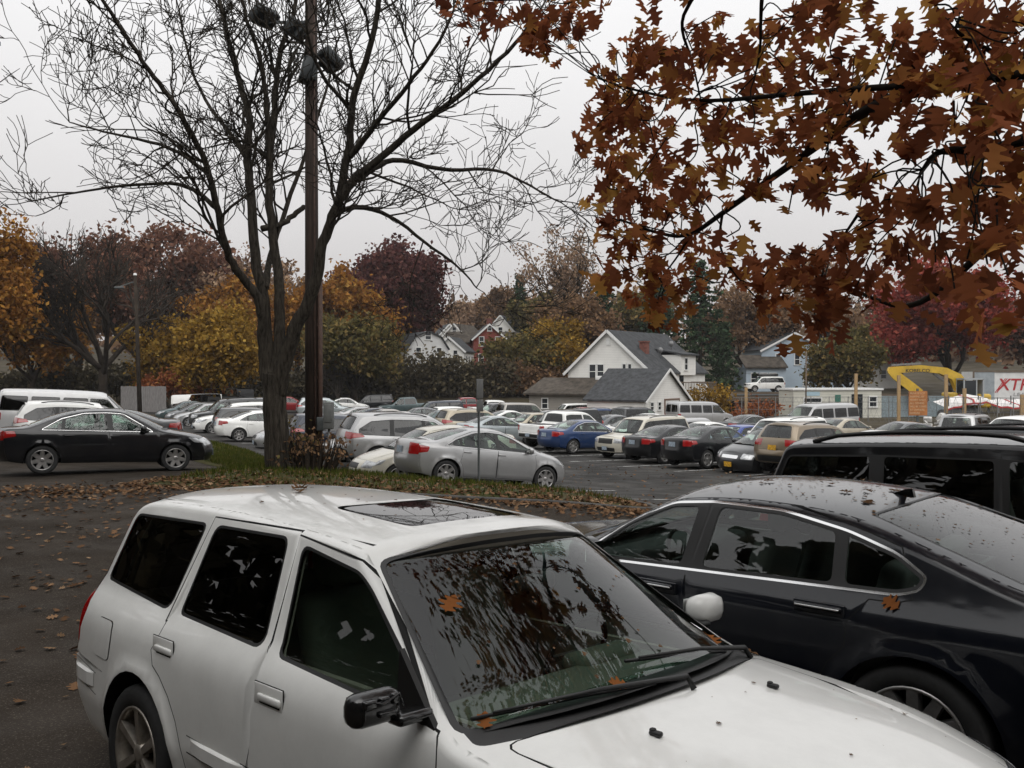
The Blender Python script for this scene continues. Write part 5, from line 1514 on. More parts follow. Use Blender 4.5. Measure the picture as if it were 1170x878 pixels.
def van_spec(**k):
    dlo = [(-2.62, 1.24), (1.56, 1.20), (1.54, 1.22), (1.14, 1.72), (.95, 1.76), (-2.55, 1.78)]
    fr = [(.42, .42), (1.50, .42), (1.62, .7), (1.60, 1.19), (.42, 1.19)]
    rd = [(-.95, .42), (.40, .42), (.40, 1.19), (-.95, 1.19)]
    sp = dict(
        chain=[(-2.74, .44, -2.62, .46), (-2.82, .52, -2.66, .54), (-2.82, .70, -2.68, .70), (-2.78, .76, -2.69, .76), (-2.78, 1.2, -2.69, 1.2), (-2.75, 1.75, -2.66, 1.72),
               (-2.70, 2.02, -2.58, 1.94), (-2.5, 2.07, -2.42, 1.99), (-.8, 2.09, -.8, 2.01), (.6, 2.075, .6, 1.99), (1.08, 2.02, 1.0, 1.93),
               (1.46, 1.62, 1.32, 1.57), (1.86, 1.28, 1.68, 1.22), (1.98, 1.23, 1.82, 1.18), (2.4, 1.13, 2.28, 1.07), (2.62, 1.06, 2.46, .99), (2.70, .90, 2.54, .86), (2.74, .60, 2.56, .60), (2.68, .38, 2.54, .40)],
        ytab=[(.3, .92), (.45, .97), (.7, .985), (1.0, .985), (1.16, .965), (1.26, .94), (1.5, .915), (1.8, .865), (2.0, .80), (2.1, .77)],
        front=2.58, rear=-2.70, taper_f=(1.5, .07, 2.0), taper_r=(-2.2, .04, 2.0), axles=(-1.70, 1.80), wr=.37, gap=.06, sill=.42, belt=1.2, track=1.70, flare=.02,
        cabin_x=(-2.6, 1.66), cabin_y=.80, dash_x=1.36, seat_x=.62, seat_y=.45, bench_x=(-.5, -1.5), seat_lift=.18, mirror=(1.36, .95, 1.22), handles=[(.54, 1.08, 'front_door')],
        plates=[('rear', .62), ('front', .55)], ww=.22, spokes=8, rim_mat=M['dark_alloy'], round=.06,
        side_regions=std_side(dlo, [(.46, .44, .05), (-.52, -.52, .07), (-1.62, -1.62, .07)], [('front_door', fr, ((.44, .42), (2.0, 2.0))), ('rear_door', rd, 'none')],
                              tint_after=1, pillars='paint', r=.06, last=[('taillight', rounded([(-2.75, .86), (-2.56, .86), (-2.56, 1.14), (-2.75, 1.14)], .02)), ('headlight', rounded([(2.7, .80), (2.36, .82), (2.34, .98), (2.7, .98)], .03))]),
        top_regions=std_top((1.62, 1.06, .92, .88), None, (1.72, 2.42, .88, .84), ('z', .78, -2.62, .92, .90, 1),
                            grille=[('front', .72, .96, -.6, .6, 'grille'), ('front', .44, .6, -.9, .9, 'lower'), ('rear', .5, .70, -.95, .95, 'lower')], head=[(.74, .98, .66, 1.0)], tail=[(.86, 1.14, .88, 1.0)],
                            more=lambda q: [(kk, rquad(quad(q.s_at(z=1.26, end='rear'), q.s_at(z=1.78, end='rear'), a, b), .04)) for kk, a, b in (('rear_window1', .08, .84), ('rear_window2', -.84, -.08))]),
        rear_glass=M['privacy'])
    sp.update(k)
    return sp
def pickup_spec(**k):
    dlo = [(-.92, 1.16), (1.18, 1.12), (1.16, 1.15), (.60, 1.62), (.3, 1.665), (-.6, 1.665), (-.88, 1.62)]
    fr = [(.18, .42), (1.22, .42), (1.30, .62), (1.28, 1.11), (.18, 1.11)]
    rd = [(-.90, .42), (.165, .42), (.165, 1.11), (-.93, 1.11)]
    sp = dict(
        chain=[(-2.52, .50, -2.44, .52), (-2.60, .56, -2.46, .58), (-2.60, .72, -2.47, .72), (-2.55, .78, -2.48, .78), (-2.54, 1.08, -2.48, 1.08), (-2.53, 1.17, -2.46, 1.17),
               (-2.4, 1.18, -2.38, 1.18), (-1.3, 1.18, -1.3, 1.18), (-1.10, 1.18, -1.10, 1.18), (-1.06, 1.25, -1.04, 1.25), (-.98, 1.66, -.96, 1.62), (-.90, 1.81, -.86, 1.75),
               (-.6, 1.835, -.6, 1.78), (.2, 1.84, .2, 1.785), (.66, 1.80, .58, 1.74), (1.08, 1.46, .96, 1.42), (1.46, 1.20, 1.28, 1.15), (1.58, 1.17, 1.44, 1.11), (2.3, 1.12, 2.2, 1.04),
               (2.62, 1.05, 2.46, .99), (2.70, .90, 2.52, .86), (2.73, .62, 2.54, .62), (2.68, .42, 2.52, .44)],
        ytab=[(.35, .90), (.5, .945), (.7, .955), (1.0, .955), (1.12, .94), (1.18, .91), (1.4, .85), (1.70, .75), (1.9, .70)],
        front=2.56, rear=-2.50, taper_f=(1.4, .06, 2.0), taper_r=(-2.2, .02, 2.0), axles=(-1.62, 1.70), wr=.385, gap=.065, sill=.44, belt=1.12, track=1.66, flare=.03,
        cabin_x=(-.95, 1.2), cabin_y=.76, dash_x=.96, seat_x=.24, seat_y=.40, bench_x=(-.6,), seat_lift=.12, mirror=(.98, .92, 1.15), handles=[(.30, 1.02, 'front_door'), (-.76, 1.02, 'rear_door')],
        plates=[('rear', .66), ('front', .6)], ww=.25, spokes=6, spoke_w=.08,
        side_regions=std_side(dlo, [(.18, .14, .05)], [('front_door', fr, ((.18, .14), (1.7, 1.7))), ('rear_door', rd, 'none')],
                              tint_after=1, pillars='paint', last=[('taillight', rounded([(-2.55, .86), (-2.34, .86), (-2.34, 1.13), (-2.55, 1.13)], .02)), ('headlight', rounded([(2.7, .80), (2.36, .82), (2.30, .98), (2.7, .98)], .03)),
                                                            ('seam', [(-1.02, .5), (-1.01, .5), (-1.01, 1.15), (-1.02, 1.15)])]),
        top_regions=std_top((1.24, .62, .92, .90), (-1.03, -.93, .84, .78), (1.32, 2.36, .88, .84), ('z', .80, -2.47, .84, .84, 1),
                            grille=[('front', .72, .96, -.55, .55, 'grille'), ('front', .48, .62, -.8, .8, 'lower'), ('rear', .54, .70, -.95, .95, 'lower')], head=[(.78, .98, .62, 1.0)], tail=[(.86, 1.13, .88, 1.0)],
                            more=lambda q: [('black', rquad(quad(q.s_at(x=-2.40), q.s_at(x=-1.12), -.88, .88), .04))]),
        rear_glass=M['privacy'])
    sp.update(k)
    return sp
def jeep_spec(**k):
    dlo = [(-1.75, 1.20), (.62, 1.20), (.40, 1.66), (-1.70, 1.66)]
    fr = [(-.08, .52), (.66, .52), (.74, .8), (.72, 1.17), (-.08, 1.17)]
    rd = [(-.98, .9), (-.80, .6), (-.72, .52), (-.095, .52), (-.095, 1.17), (-1.0, 1.17)]
    def flares(q):
        m = MB()
        for sx in q.sp['axles']:
            for sg in (1, -1):
                pts = [(sx + .53 * math.cos(R(a)), sg * .88, .42 + .50 * math.sin(R(a))) for a in range(10, 171, 16)]
                m.tube(pts, .055, 6)
        m.rbox((2.06, 0, .62), (.16, 1.6, .18), .05)
        w = MB(); w.lathe([(.22, -.11), (.30, -.12), (.37, -.10), (.39, 0), (.37, .10), (.30, .12), (.05, .12)], 24, 'Y')
        me = w.build('spare_wheel', M['rubber'], mesh_only=True)
        return [['wheel_arch_flare', m.build('wheel_arch_flare', M['black_plastic'], mesh_only=True), (0, 0, 0), -1, False, 0],
                ['spare_wheel', me, (-2.12, 0, 1.0), -1, False, 0, R(90)]]
    sp = dict(
        chain=[(-1.90, .5, -1.88, .52), (-1.97, .6, -1.94, .6), (-1.98, .8, -1.95, .8), (-1.98, 1.2, -1.95, 1.2), (-1.93, 1.7, -1.90, 1.68), (-1.88, 1.82, -1.84, 1.79), (-1.6, 1.845, -1.6, 1.81),
               (-.4, 1.85, -.4, 1.815), (.30, 1.845, .30, 1.80), (.46, 1.80, .44, 1.76), (.58, 1.5, .56, 1.48), (.74, 1.20, .72, 1.18), (.84, 1.165, .82, 1.14), (1.7, 1.12, 1.7, 1.08), (1.88, 1.10, 1.85, 1.05),
               (1.93, .95, 1.90, .92), (1.94, .7, 1.91, .7), (1.9, .55, 1.88, .55)],
        ytab=[(.4, .72), (.55, .76), (.9, .78), (1.12, .77), (1.2, .755), (1.5, .72), (1.78, .66), (1.9, .63)],
        front=1.92, rear=-1.96, taper_f=(.8, .16, 1.4), taper_r=(-1.7, .02, 2.0), axles=(-1.42, 1.42), wr=.40, gap=.10, sill=.5, belt=1.2, track=1.58, flare=.0,
        cabin_x=(-1.8, .7), cabin_y=.66, dash_x=.50, seat_x=-.15, seat_y=.36, bench_x=(-1.0,), seat_lift=.15, mirror=(.56, .76, 1.2), handles=[],
        plates=[('front', .72)], ww=.26, spokes=5, spoke_w=.08, no_mirror=False,
        side_regions=std_side(dlo, [(-.10, -.10, .06), (-1.02, -1.02, .06)], [('front_door', fr, ((-.10, -.10), (1, 1))), ('rear_door', rd, 'none')], tint_after=1, pillars='paint'),
        top_regions=std_top((.66, .46, .92, .92), (-1.94, -1.90, .8, .8), (.86, 1.76, .9, .9), None, grille=[('front', .72, 1.0, -.5, .5, 'grille')], head=[(.80, .98, .56, .86)], tail=[]),
        extras=[flares])
    sp.update(k)
    return sp
def roof_rails(xr, z, y=.60, name='roof_rail', r=.018, lift=.045):
    def fn(q):
        out = []
        for sg in (1, -1):
            m = MB()
            pts = []
            for k in range(9):
                x = xr[0] + (xr[1] - xr[0]) * k / 8
                zz = np.interp(x, q.xe[:], q.ze[:]) if False else float(np.interp(x, q.xe[np.argmin(q.xe):np.argmax(q.xe)], q.ze[np.argmin(q.xe):np.argmax(q.xe)]))
                yy = float(np.interp(x, q.xe[np.argmin(q.xe):np.argmax(q.xe)], q.ye[np.argmin(q.xe):np.argmax(q.xe)])) - .03
                pts.append((x, sg * yy, zz + .015 + lift * math.sin(math.pi * k / 8) ** .35))
            m.tube(pts, r, 6)
            out.append([name, m.build(name, M['black_plastic'], mesh_only=True), (0, 0, 0), -1, False, 1])
        return out
    return fn
# ------------------------------------------------------------------ the two near cars
def wagon_spec():
    q1 = [(-2.15, 1.06), (-1.335, 1.015), (-1.24, 1.405), (-2.045, 1.395)]
    w2 = [(-1.20, 1.015), (-.44, .99), (-.50, 1.405), (-1.13, 1.405)]
    w1 = [(-.29, .985), (.66, .945), (.645, .965), (.14, 1.285), (.06, 1.325), (-.36, 1.385)]
    def side(q):
        top_r = [(-.385, 1.0), (-.435, 1.44), (-1.185, 1.445), (-1.268, .97)]
        low_r = [(-.385, .27), (-.385, 1.01), (-1.255, .985)] + [(-1.285, .84)] + [(-1.42 + .49 * math.cos(R(a)), .316 + .49 * math.sin(R(a))) for a in (70, 60, 46, 32, 18, 4)] + [(-.90, .27)]
        top_f = [(-.370, 1.0), (-.420, 1.425), (.05, 1.37), (.16, 1.315), (.735, .92), (.6, .9)]
        low_f = [(-.370, .27), (.60, .27), (.72, .36), (.77, .62), (.765, .86), (.735, .925), (.4, 1.01), (-.370, 1.01)]
        reg = []
        for p in (low_r, top_r): reg.append(('seam', offset(p, .006)))
        for p in (low_r, top_r): reg.append(('rear_door', p))
        for p in (low_f, top_f): reg.append(('seam', offset(p, .006)))
        for p in (low_f, top_f): reg.append(('front_door', p))
        for key, p in (('side_window1', w1), ('tinted_window2', w2), ('tinted_window3', q1)):
            reg.append(('black', rounded(offset(p, .012), .055))); reg.append((key, rounded(p, .05)))
        f = rounded([(-1.98, .70), (-1.77, .70), (-1.76, .89), (-1.97, .89)], .04)
        reg += [('seam', offset(f, .004)), ('fuel_door', f)]
        # body-side moulding
        for key, a, b in (('rear_door', -.90, -.47), ('front_door', -.43, .68)):
            reg += [('seam', [(a, .462), (b, .452), (b, .458), (a, .468)]), ('seam', [(a, .535), (b, .525), (b, .530), (a, .540)])]
        # rear lamp running up the edge of the tailgate
        reg.append(('taillight', [(-2.5, .70), (-2.245, .72), (-2.235, .98), (-2.215, 1.07), (-2.105, 1.40), (-2.085, 1.55), (-2.5, 1.55)]))
        reg.append(('headlight', rounded([(2.4, .60), (1.78, .66), (1.68, .76), (2.4, .74)], .03)))
        reg += [('seam', [(-2.5, .655), (-1.86, .625), (-1.86, .630), (-2.5, .660)]), ('seam', [(-2.30, .52), (-1.95, .49), (-1.95, .494), (-2.30, .524)]), ('seam', [(-2.30, .63), (-1.95, .60), (-1.95, .604), (-2.30, .634)])]
        return reg
    def more(q):
        S_ = lambda x: q.s_at(x=x)
        reg = []
        for sg in (1, -1):      # drip channels along the roof
            reg.append(('seam', [(S_(-1.95), sg * .90), (S_(-1.95), sg * .925), (S_(.0), sg * .945), (S_(.0), sg * .92)]))
            a = [(S_(-2.32), sg * .80), (S_(-2.32), sg * 1.01), (S_(-2.0), sg * 1.01), (S_(-2.0), sg * .90)]
            reg.append(('taillight#' + ('L' if sg > 0 else 'R'), a))
        return reg
    def extras(q):
        out = []
        # wipers lie along the foot of the windscreen
        for (ya, yb, xa, xb) in ((.06, -.60, .97, .78), (.60, -.02, .86, .93)):
            m = MB()
            def on(xe, t, h):
                p = q.top(np.array([q.s_at(x=xe)]), np.array([t]))[0]; return Vector((p[0], p[1], p[2] + h))
            a = on(.83, ya / .72, .02); b = on(.70 if ya > .3 else .76, yb / .70, .022)
            m.tube([on(.86, ya / .72, .0), a + Vector((0, 0, .015)), (a + b) / 2 + Vector((.02, 0, .03)), b + Vector((0, 0, .01))], [.013, .011, .008, .005], 6)
            c = (a + b) / 2
            m.tube([a * .86 + b * .14 + Vector((-.03, 0, -.002)), c + Vector((-.02, 0, .006)), b + (b - a) * .08 + Vector((-.02, 0, -.004))], .007, 5)
            out.append(['wiper', m.build('wiper', M['black_plastic'], mesh_only=True), (0, 0, 0), -1, False, 0])
        for y in (.34, -.34):
            p = q.top(np.array([q.s_at(x=1.06)]), np.array([y / .78]))[0]
            m = MB(); m.rbox((0, 0, .008), (.045, .026, .018), .008); m.rbox((-.012, 0, .016), (.02, .02, .014), .006)
            out.append(['washer_nozzle', m.build('washer_nozzle', M['black_plastic'], mesh_only=True), tuple(p), -1, False, 0])
        # the near mirror has lost its cover: an open black frame on its arm; the far one is whole and white
        m = MB()
        bm = bmesh.new(); bmesh.ops.create_cube(bm, size=1)
        bmesh.ops.scale(bm, vec=(.10, .215, .125), verts=bm.verts)
        bmesh.ops.bevel(bm, geom=bm.edges[:], offset=.045, segments=3, profile=.5, affect='EDGES')
        m.bm(bm, (0, -.20, .045), None, 0, True)
        for k, (yy, zz, sx, sy, sz) in enumerate([(-.25, .075, .03, .05, .03), (-.18, .03, .035, .07, .02), (-.14, .075, .02, .03, .04), (-.19, .085, .03, .04, .012), (-.27, .05, .014, .012, .06)]):
            m.rbox((.048, yy, zz), (sx, sy, sz), .006, 0)
        m.tube([(.055, -.27, .09), (.066, -.2, .07), (.06, -.13, .095), (.05, -.1, .04)], .004, 5, 0)
        m.rbox((.02, -.05, -.015), (.09, .16, .045), .018, 0)
        m.box((-.049, -.20, .045), (.004, .15, .08), 1)
        m.v = [(a_ * .9, b_ * .9, c_ * .86) for a_, b_, c_ in m.v]
        y = float(q.Y(.60, .96)[0])
        mb2 = MB(); mb2.prism([(-.04, -.03), (.16, -.045), (.16, -.02), (-.02, .20)], -.012, .010, 'XZ', 0)
        out.append(['mirror', m.build('mirror', [M['black_gloss'], M['chrome']], mesh_only=True), (.635, -y - .02, .985), -1, False, 0])
        out.append(['mirror_base', mb2.build('mirror_base', M['black_plastic'], mesh_only=True), (.56, -y - .008, .955), len(out) - 1 if False else -1, False, 0])
        m = MB(); m.rbox((0, .13, .045), (.12, .21, .135), .05, 0); m.rbox((.02, .03, -.01), (.09, .12, .04), .018, 1); m.box((-.062, .13, .045), (.004, .17, .09), 2)
        out.append(['mirror', m.build('mirror', [M['placeholder_paint'], M['black_plastic'], M['chrome']], mesh_only=True), (.55, y, .985), -1, True, 0])
        # recessed handle cups
        for hx, hz in ((-.225, .845), (-1.17, .87)):
            for sg in (-1, 1):
                m = MB()
                yy = float(q.Y(hx, hz)[0])
                m.rbox((0, 0, 0), (.214, .006, .090), .040, 1)
                m.rbox((0, sg * .002, 0), (.208, .007, .084), .038, 0)
                m.rbox((.012, sg * .008, -.010), (.165, .016, .030), .012, 0)
                m.rbox((.012, sg * .004, -.030), (.150, .006, .010), .004, 1)
                out.append(['handle', m.build('handle', [M['placeholder_paint'], M['seam']], mesh_only=True), (hx, sg * (yy + .001), hz), -1, True, 0])
        # rubbing strips along the doors and round the rear bumper
        for nm_, x0_, x1_, z_, hh_ in (('side_moulding', -.86, -.40, .50, .07), ('side_moulding', -.34, .70, .495, .07), ('bumper_strip', -2.30, -1.98, .56, .085)):
            for sg in (-1, 1):
                m = MB(); n_ = 8; vs_ = []
                for i in range(n_ + 1):
                    x_ = x0_ + (x1_ - x0_) * i / n_; k_ = .014 * min(1, 4 * min(i, n_ - i) / n_ + .15)
                    for dz_, dy_ in ((-.5, .0), (-.38, k_), (.38, k_), (.5, .0)):
                        zz_ = z_ + hh_ * dz_; vs_.append((x_, sg * (float(q.Y(x_, zz_)[0]) + dy_), zz_))
                fs_ = [(i * 4 + j, (i + 1) * 4 + j, (i + 1) * 4 + j + 1, i * 4 + j + 1) for i in range(n_) for j in range(3)]
                m.add(vs_, fs_ if sg < 0 else [f[::-1] for f in fs_], 0, False)
                out.append([nm_, m.build(nm_, M['placeholder_paint'], mesh_only=True), (0, 0, 0), -1, True, 0])
        # a parking sticker behind the glass and the inner mirror
        m = MB(); p = q.top(np.array([q.s_at(x=.22)]), np.array([.0]))[0]
        m.rbox((p[0] - .02, 0, p[2] - .09), (.05, .24, .07), .03)
        out.append(['inner_mirror', m.build('inner_mirror', M['cabin_dark'], mesh_only=True), (0, 0, 0), -1, False, 0])
        return out
    return dict(
        chain=[(-2.30, .24, -2.16, .26), (-2.45, .38, -2.30, .40), (-2.47, .58, -2.325, .58), (-2.46, .66, -2.325, .66), (-2.37, .70, -2.285, .70), (-2.36, .88, -2.285, .88), (-2.33, 1.0, -2.275, 1.0),
               (-2.24, 1.20, -2.18, 1.18), (-2.19, 1.39, -2.14, 1.37), (-2.12, 1.51, -2.06, 1.465), (-1.85, 1.54, -1.80, 1.48), (-1.2, 1.55, -1.15, 1.485), (-.4, 1.515, -.4, 1.45), (.10, 1.475, .0, 1.41), (.12, 1.47, .02, 1.405), (.28, 1.40, .13, 1.335),
               (.61, 1.185, .45, 1.125), (.98, .965, .76, .915), (1.14, .935, .91, .89), (1.6, .885, 1.52, .835), (2.0, .80, 1.88, .735), (2.2, .71, 2.0, .66), (2.27, .60, 2.06, .57), (2.30, .44, 2.08, .44), (2.24, .22, 2.04, .24)],
        ytab=[(.2, .81), (.28, .855), (.42, .885), (.46, .895), (.54, .895), (.60, .897), (.74, .897), (.86, .887), (.94, .85), (.99, .80), (1.04, .768), (1.17, .724), (1.30, .68), (1.40, .645), (1.47, .61), (1.55, .57)],
        front=2.10, rear=-2.33, taper_f=(1.0, .14, 2.0), taper_r=(-1.5, .05, 2.2), axles=(-1.42, 1.38), wr=.322, gap=.070, sill=.235, belt=.93, track=1.60, crown=2.8, round=.035,
        cabin_x=(-2.1, .86), cabin_y=.66, dash_x=.60, seat_x=-.22, seat_y=.36, bench_x=(-1.1,), mirror=(.5, .8, .95), no_mirror=True, handles=[], plates=[('rear', .80), ('front', .42)], seat_mat=M['cabin_green'], cabin=M['cabin_beige'], dash_mat=M['cabin_green'],
        rim_mat=M['dark_alloy'], spokes=6, spoke_w=.030, split=True, rim=.70, rear_glass=M['privacy'],
        side_regions=side,
        top_regions=std_top((.77, .095, .965, .955), (-2.24, -2.06, .84, .84), (.86, 1.94, .90, .78), None, grille=[('front', .54, .66, -.4, .4, 'grille'), ('front', .28, .42, -.6, .6, 'lower')], head=[(.58, .72, .55, 1.0)], roofglass=(-.60, -.10, .56), more=more),
        extras=[extras])

def limousine_spec():
    def X(x): return float(np.interp(x, [-2.6, -1.55, 1.15, 1.55, 2.5], [-2.18, -1.16, .86, 1.30, 2.62]))
    AR, AF = -1.17, 1.66
    dlo = [(-1.44, 1.015), (1.08, 0.965), (1.06, 0.985), (0.72, 1.179), (0.36, 1.304), (0.0, 1.329), (-0.55, 1.321), (-1.05, 1.256), (-1.4, 1.179), (-1.58, 1.093), (-1.56, 1.045)]
    fr = [(.105, .27), (1.18, .27), (1.26, .40), (1.27, .75), (1.18, .955), (.105, .985)]
    rd = [(.07, .27), (.07, .985), (-.98, 1.01), (-.86, .86)] + [(AR + .50 * math.cos(R(a)), .35 + .50 * math.sin(R(a))) for a in (50, 35, 20, 5)] + [(AR + .53, .27)]
    dlo = [(X(x), z) for x, z in dlo]; fr = [(X(x), z) for x, z in fr]
    def extras(q):
        out = []
        for hx, hz in ((.24, .865), (-.72, .895)):
            for sg in (1, -1):
                yy = float(q.Y(hx, hz)[0]); m = MB()
                m.rbox((0, 0, 0), (.27, .016, .07), .03, 0)
                m.rbox((0, sg * .022, .010), (.25, .026, .032), .012, 0)
                m.rbox((0, sg * .036, .012), (.23, .006, .010), .003, 1)
                out.append(['handle', m.build('handle', [M['placeholder_paint'], M['chrome']], mesh_only=True), (hx, sg * (yy + .002), hz), -1, True, 0])
        p = q.top(np.array([q.s_at(x=X(-1.0))]), np.array([0.]))[0]
        m = MB(); m.prism([(-.08, -.01), (.07, -.01), (-.03, .035), (-.07, .04)], -.016, .016, 'XZ')
        out.append(['roof_antenna', m.build('roof_antenna', M['black_gloss'], mesh_only=True), tuple(p), -1, False, 0])
        return out
    return dict(
        chain=[(-2.24, 0.24, -2.0, 0.26), (-2.36, 0.4, -2.1, 0.42), (-2.38, 0.6, -2.12, 0.6), (-2.34, 0.72, -2.12, 0.72), (-2.32, 0.88, -2.12, 0.88), (-2.28, 1.04, -2.09, 1.02), (-2.08, 1.071, -1.97, 1.045), (-1.74, 1.084, -1.68, 1.05), (-1.26, 1.26, -1.2, 1.214), (-0.84, 1.386, -0.78, 1.34), (-0.25, 1.42, -0.25, 1.369), (0.164, 1.407, 0.119, 1.352), (0.389, 1.344, 0.329, 1.319), (0.733, 1.159, 0.643, 1.121), (1.157, 0.995, 0.937, 0.965), (1.3, 0.97, 1.135, 0.935), (1.925, 0.9, 1.814, 0.85), (2.37, 0.81, 2.175, 0.745), (2.537, 0.68, 2.259, 0.63), (2.592, 0.48, 2.287, 0.48), (2.509, 0.22, 2.259, 0.24)],
        ytab=[(.2, .82), (.3, .885), (.45, .925), (.65, .945), (.82, .945), (.89, .935), (.96, .885), (1.03, .845), (1.15, .785), (1.28, .715), (1.40, .635), (1.5, .59)],
        front=X(2.28), rear=-2.14, taper_f=(1.2, .10, 2.0), taper_r=(-1.0, .10, 2.0), axles=(AR, AF), wr=.348, gap=.05, sill=.22, belt=.98, track=1.63, crown=2.6, round=.05, flare=.02,
        cabin_x=(-1.1, .95), cabin_y=.72, dash_x=.70, seat_x=.02, seat_y=.39, bench_x=(-.70,), mirror=(.70, .87, .965), handles=[], plates=[('rear', .78), ('front', .42)], cabin=M['cabin_grey'], seat_mat=M['cabin_grey'],
        rim_mat=M['alloy'], spokes=12, spoke_w=.05, rim=.72, ww=.25,
        side_regions=std_side(dlo, [(.07, .015, .055), (-.80, -.74, .022)], [('front_door', fr, ((.07, .015), (2, 2))), ('rear_door', rd, ((-1.2, -.98), (.07, .015)))], trim='chrome', trim_w=.016, r=.045,
                              last=[('taillight', rounded([(-2.4, .74), (-1.82, .84), (-1.85, .97), (-2.4, .97)], .03)), ('headlight', rounded([(2.7, .62), (2.04, .70), (1.92, .82), (2.7, .78)], .03))]),
        top_regions=std_top((X(1.18), X(.46), .94, .90), (-1.60, -.84, .90, .86), (X(1.28), X(2.06), .88, .74), ('z', .70, -1.72, .60, .84), grille=[('front', .56, .74, .04, .34, 'grille'), ('front', .56, .74, -.34, -.04, 'grille'), ('front', .3, .46, -.6, .6, 'lower')], head=[(.62, .76, .55, 1.0)], tail=[(.76, .96, .55, 1.0)]),
        extras=[extras])
M['black_gloss'] = mat('black_gloss_plastic', (.01, .01, .01), .18, coat=.5)
M['cabin_green'] = mat('greenish_grey_upholstery', (.10, .11, .085), .9)
# ------------------------------------------------------------------ all the vehicles
P = {
    'white': paint('white_car_paint', (.80, .80, .775)), 'cream': paint('cream_car_paint', (.55, .52, .44), .3, .1), 'beige': paint('beige_car_paint', (.42, .37, .28), .3, .3), 'gold': paint('gold_car_paint', (.24, .19, .13), .32, .5),
    'silver': paint('silver_car_paint', (.42, .42, .42), .32, .55), 'warm_silver': paint('warm_silver_car_paint', (.38, .36, .33), .32, .5), 'grey': paint('grey_car_paint', (.12, .125, .13), .3, .4), 'dark_grey': paint('dark_grey_car_paint', (.045, .047, .05), .3, .4),
    'black': paint('black_car_paint', (.006, .0065, .008), .3, dirt=.05), 'blue': paint('blue_car_paint', (.018, .045, .13), .28, .3), 'navy': paint('navy_car_paint', (.012, .018, .034), .28, .3), 'bright_blue': paint('bright_blue_car_paint', (.02, .05, .25), .28, .2),
    'pale_silver': paint('pale_silver_car_paint', (.56, .56, .56), .32, .3), 'red': paint('red_car_paint', (.22, .012, .015), .28, .1), 'teal': paint('teal_car_paint', (.07, .10, .105), .3, .4), 'pale_blue': paint('pale_blue_car_paint', (.36, .40, .41), .32, .5), 'near_black': paint('midnight_car_paint', (.005, .0065, .011), .3, dirt=.05)}
D = {'wagon': make_design(wagon_spec(), .06), 'limo': make_design(limousine_spec(), .06), 'sedan': make_design(sedan_spec(trim='chrome'), .11), 'sedan_plain': make_design(sedan_spec(spokes=5, spoke_w=.085), .11), 'arched': make_design(arched_sedan_spec(), .11),
     'crossover': make_design(crossover_spec(), .12), 'boxy': make_design(boxy_spec(), .11), 'van': make_design(van_spec(), .14), 'pickup': make_design(pickup_spec(), .13), 'jeep': make_design(jeep_spec(), .13),
     'big_suv': make_design(boxy_spec(extras=[roof_rails((-1.75, .35), 1.80, r=.024, lift=.075)], tint=M['privacy'], lower_mat=M['black_gloss']), .08)}
r_, _o = place_car(D['wagon'], 'station_wagon', (-.158, 3.982, -.03), -44.9, P['white'], 'white station wagon in the foreground with sunroof and fallen oak leaves on its windscreen', 'car', roll=R(-2.8))
WAGON = r_
r_, _o = place_car(D['limo'], 'luxury_sedan', (1.635, 5.784, .022), 138.1, P['near_black'], 'glossy black sedan with bright window trim parked beside the white wagon', 'car', roll=R(.2), pitch=R(.4))
LIMO = r_
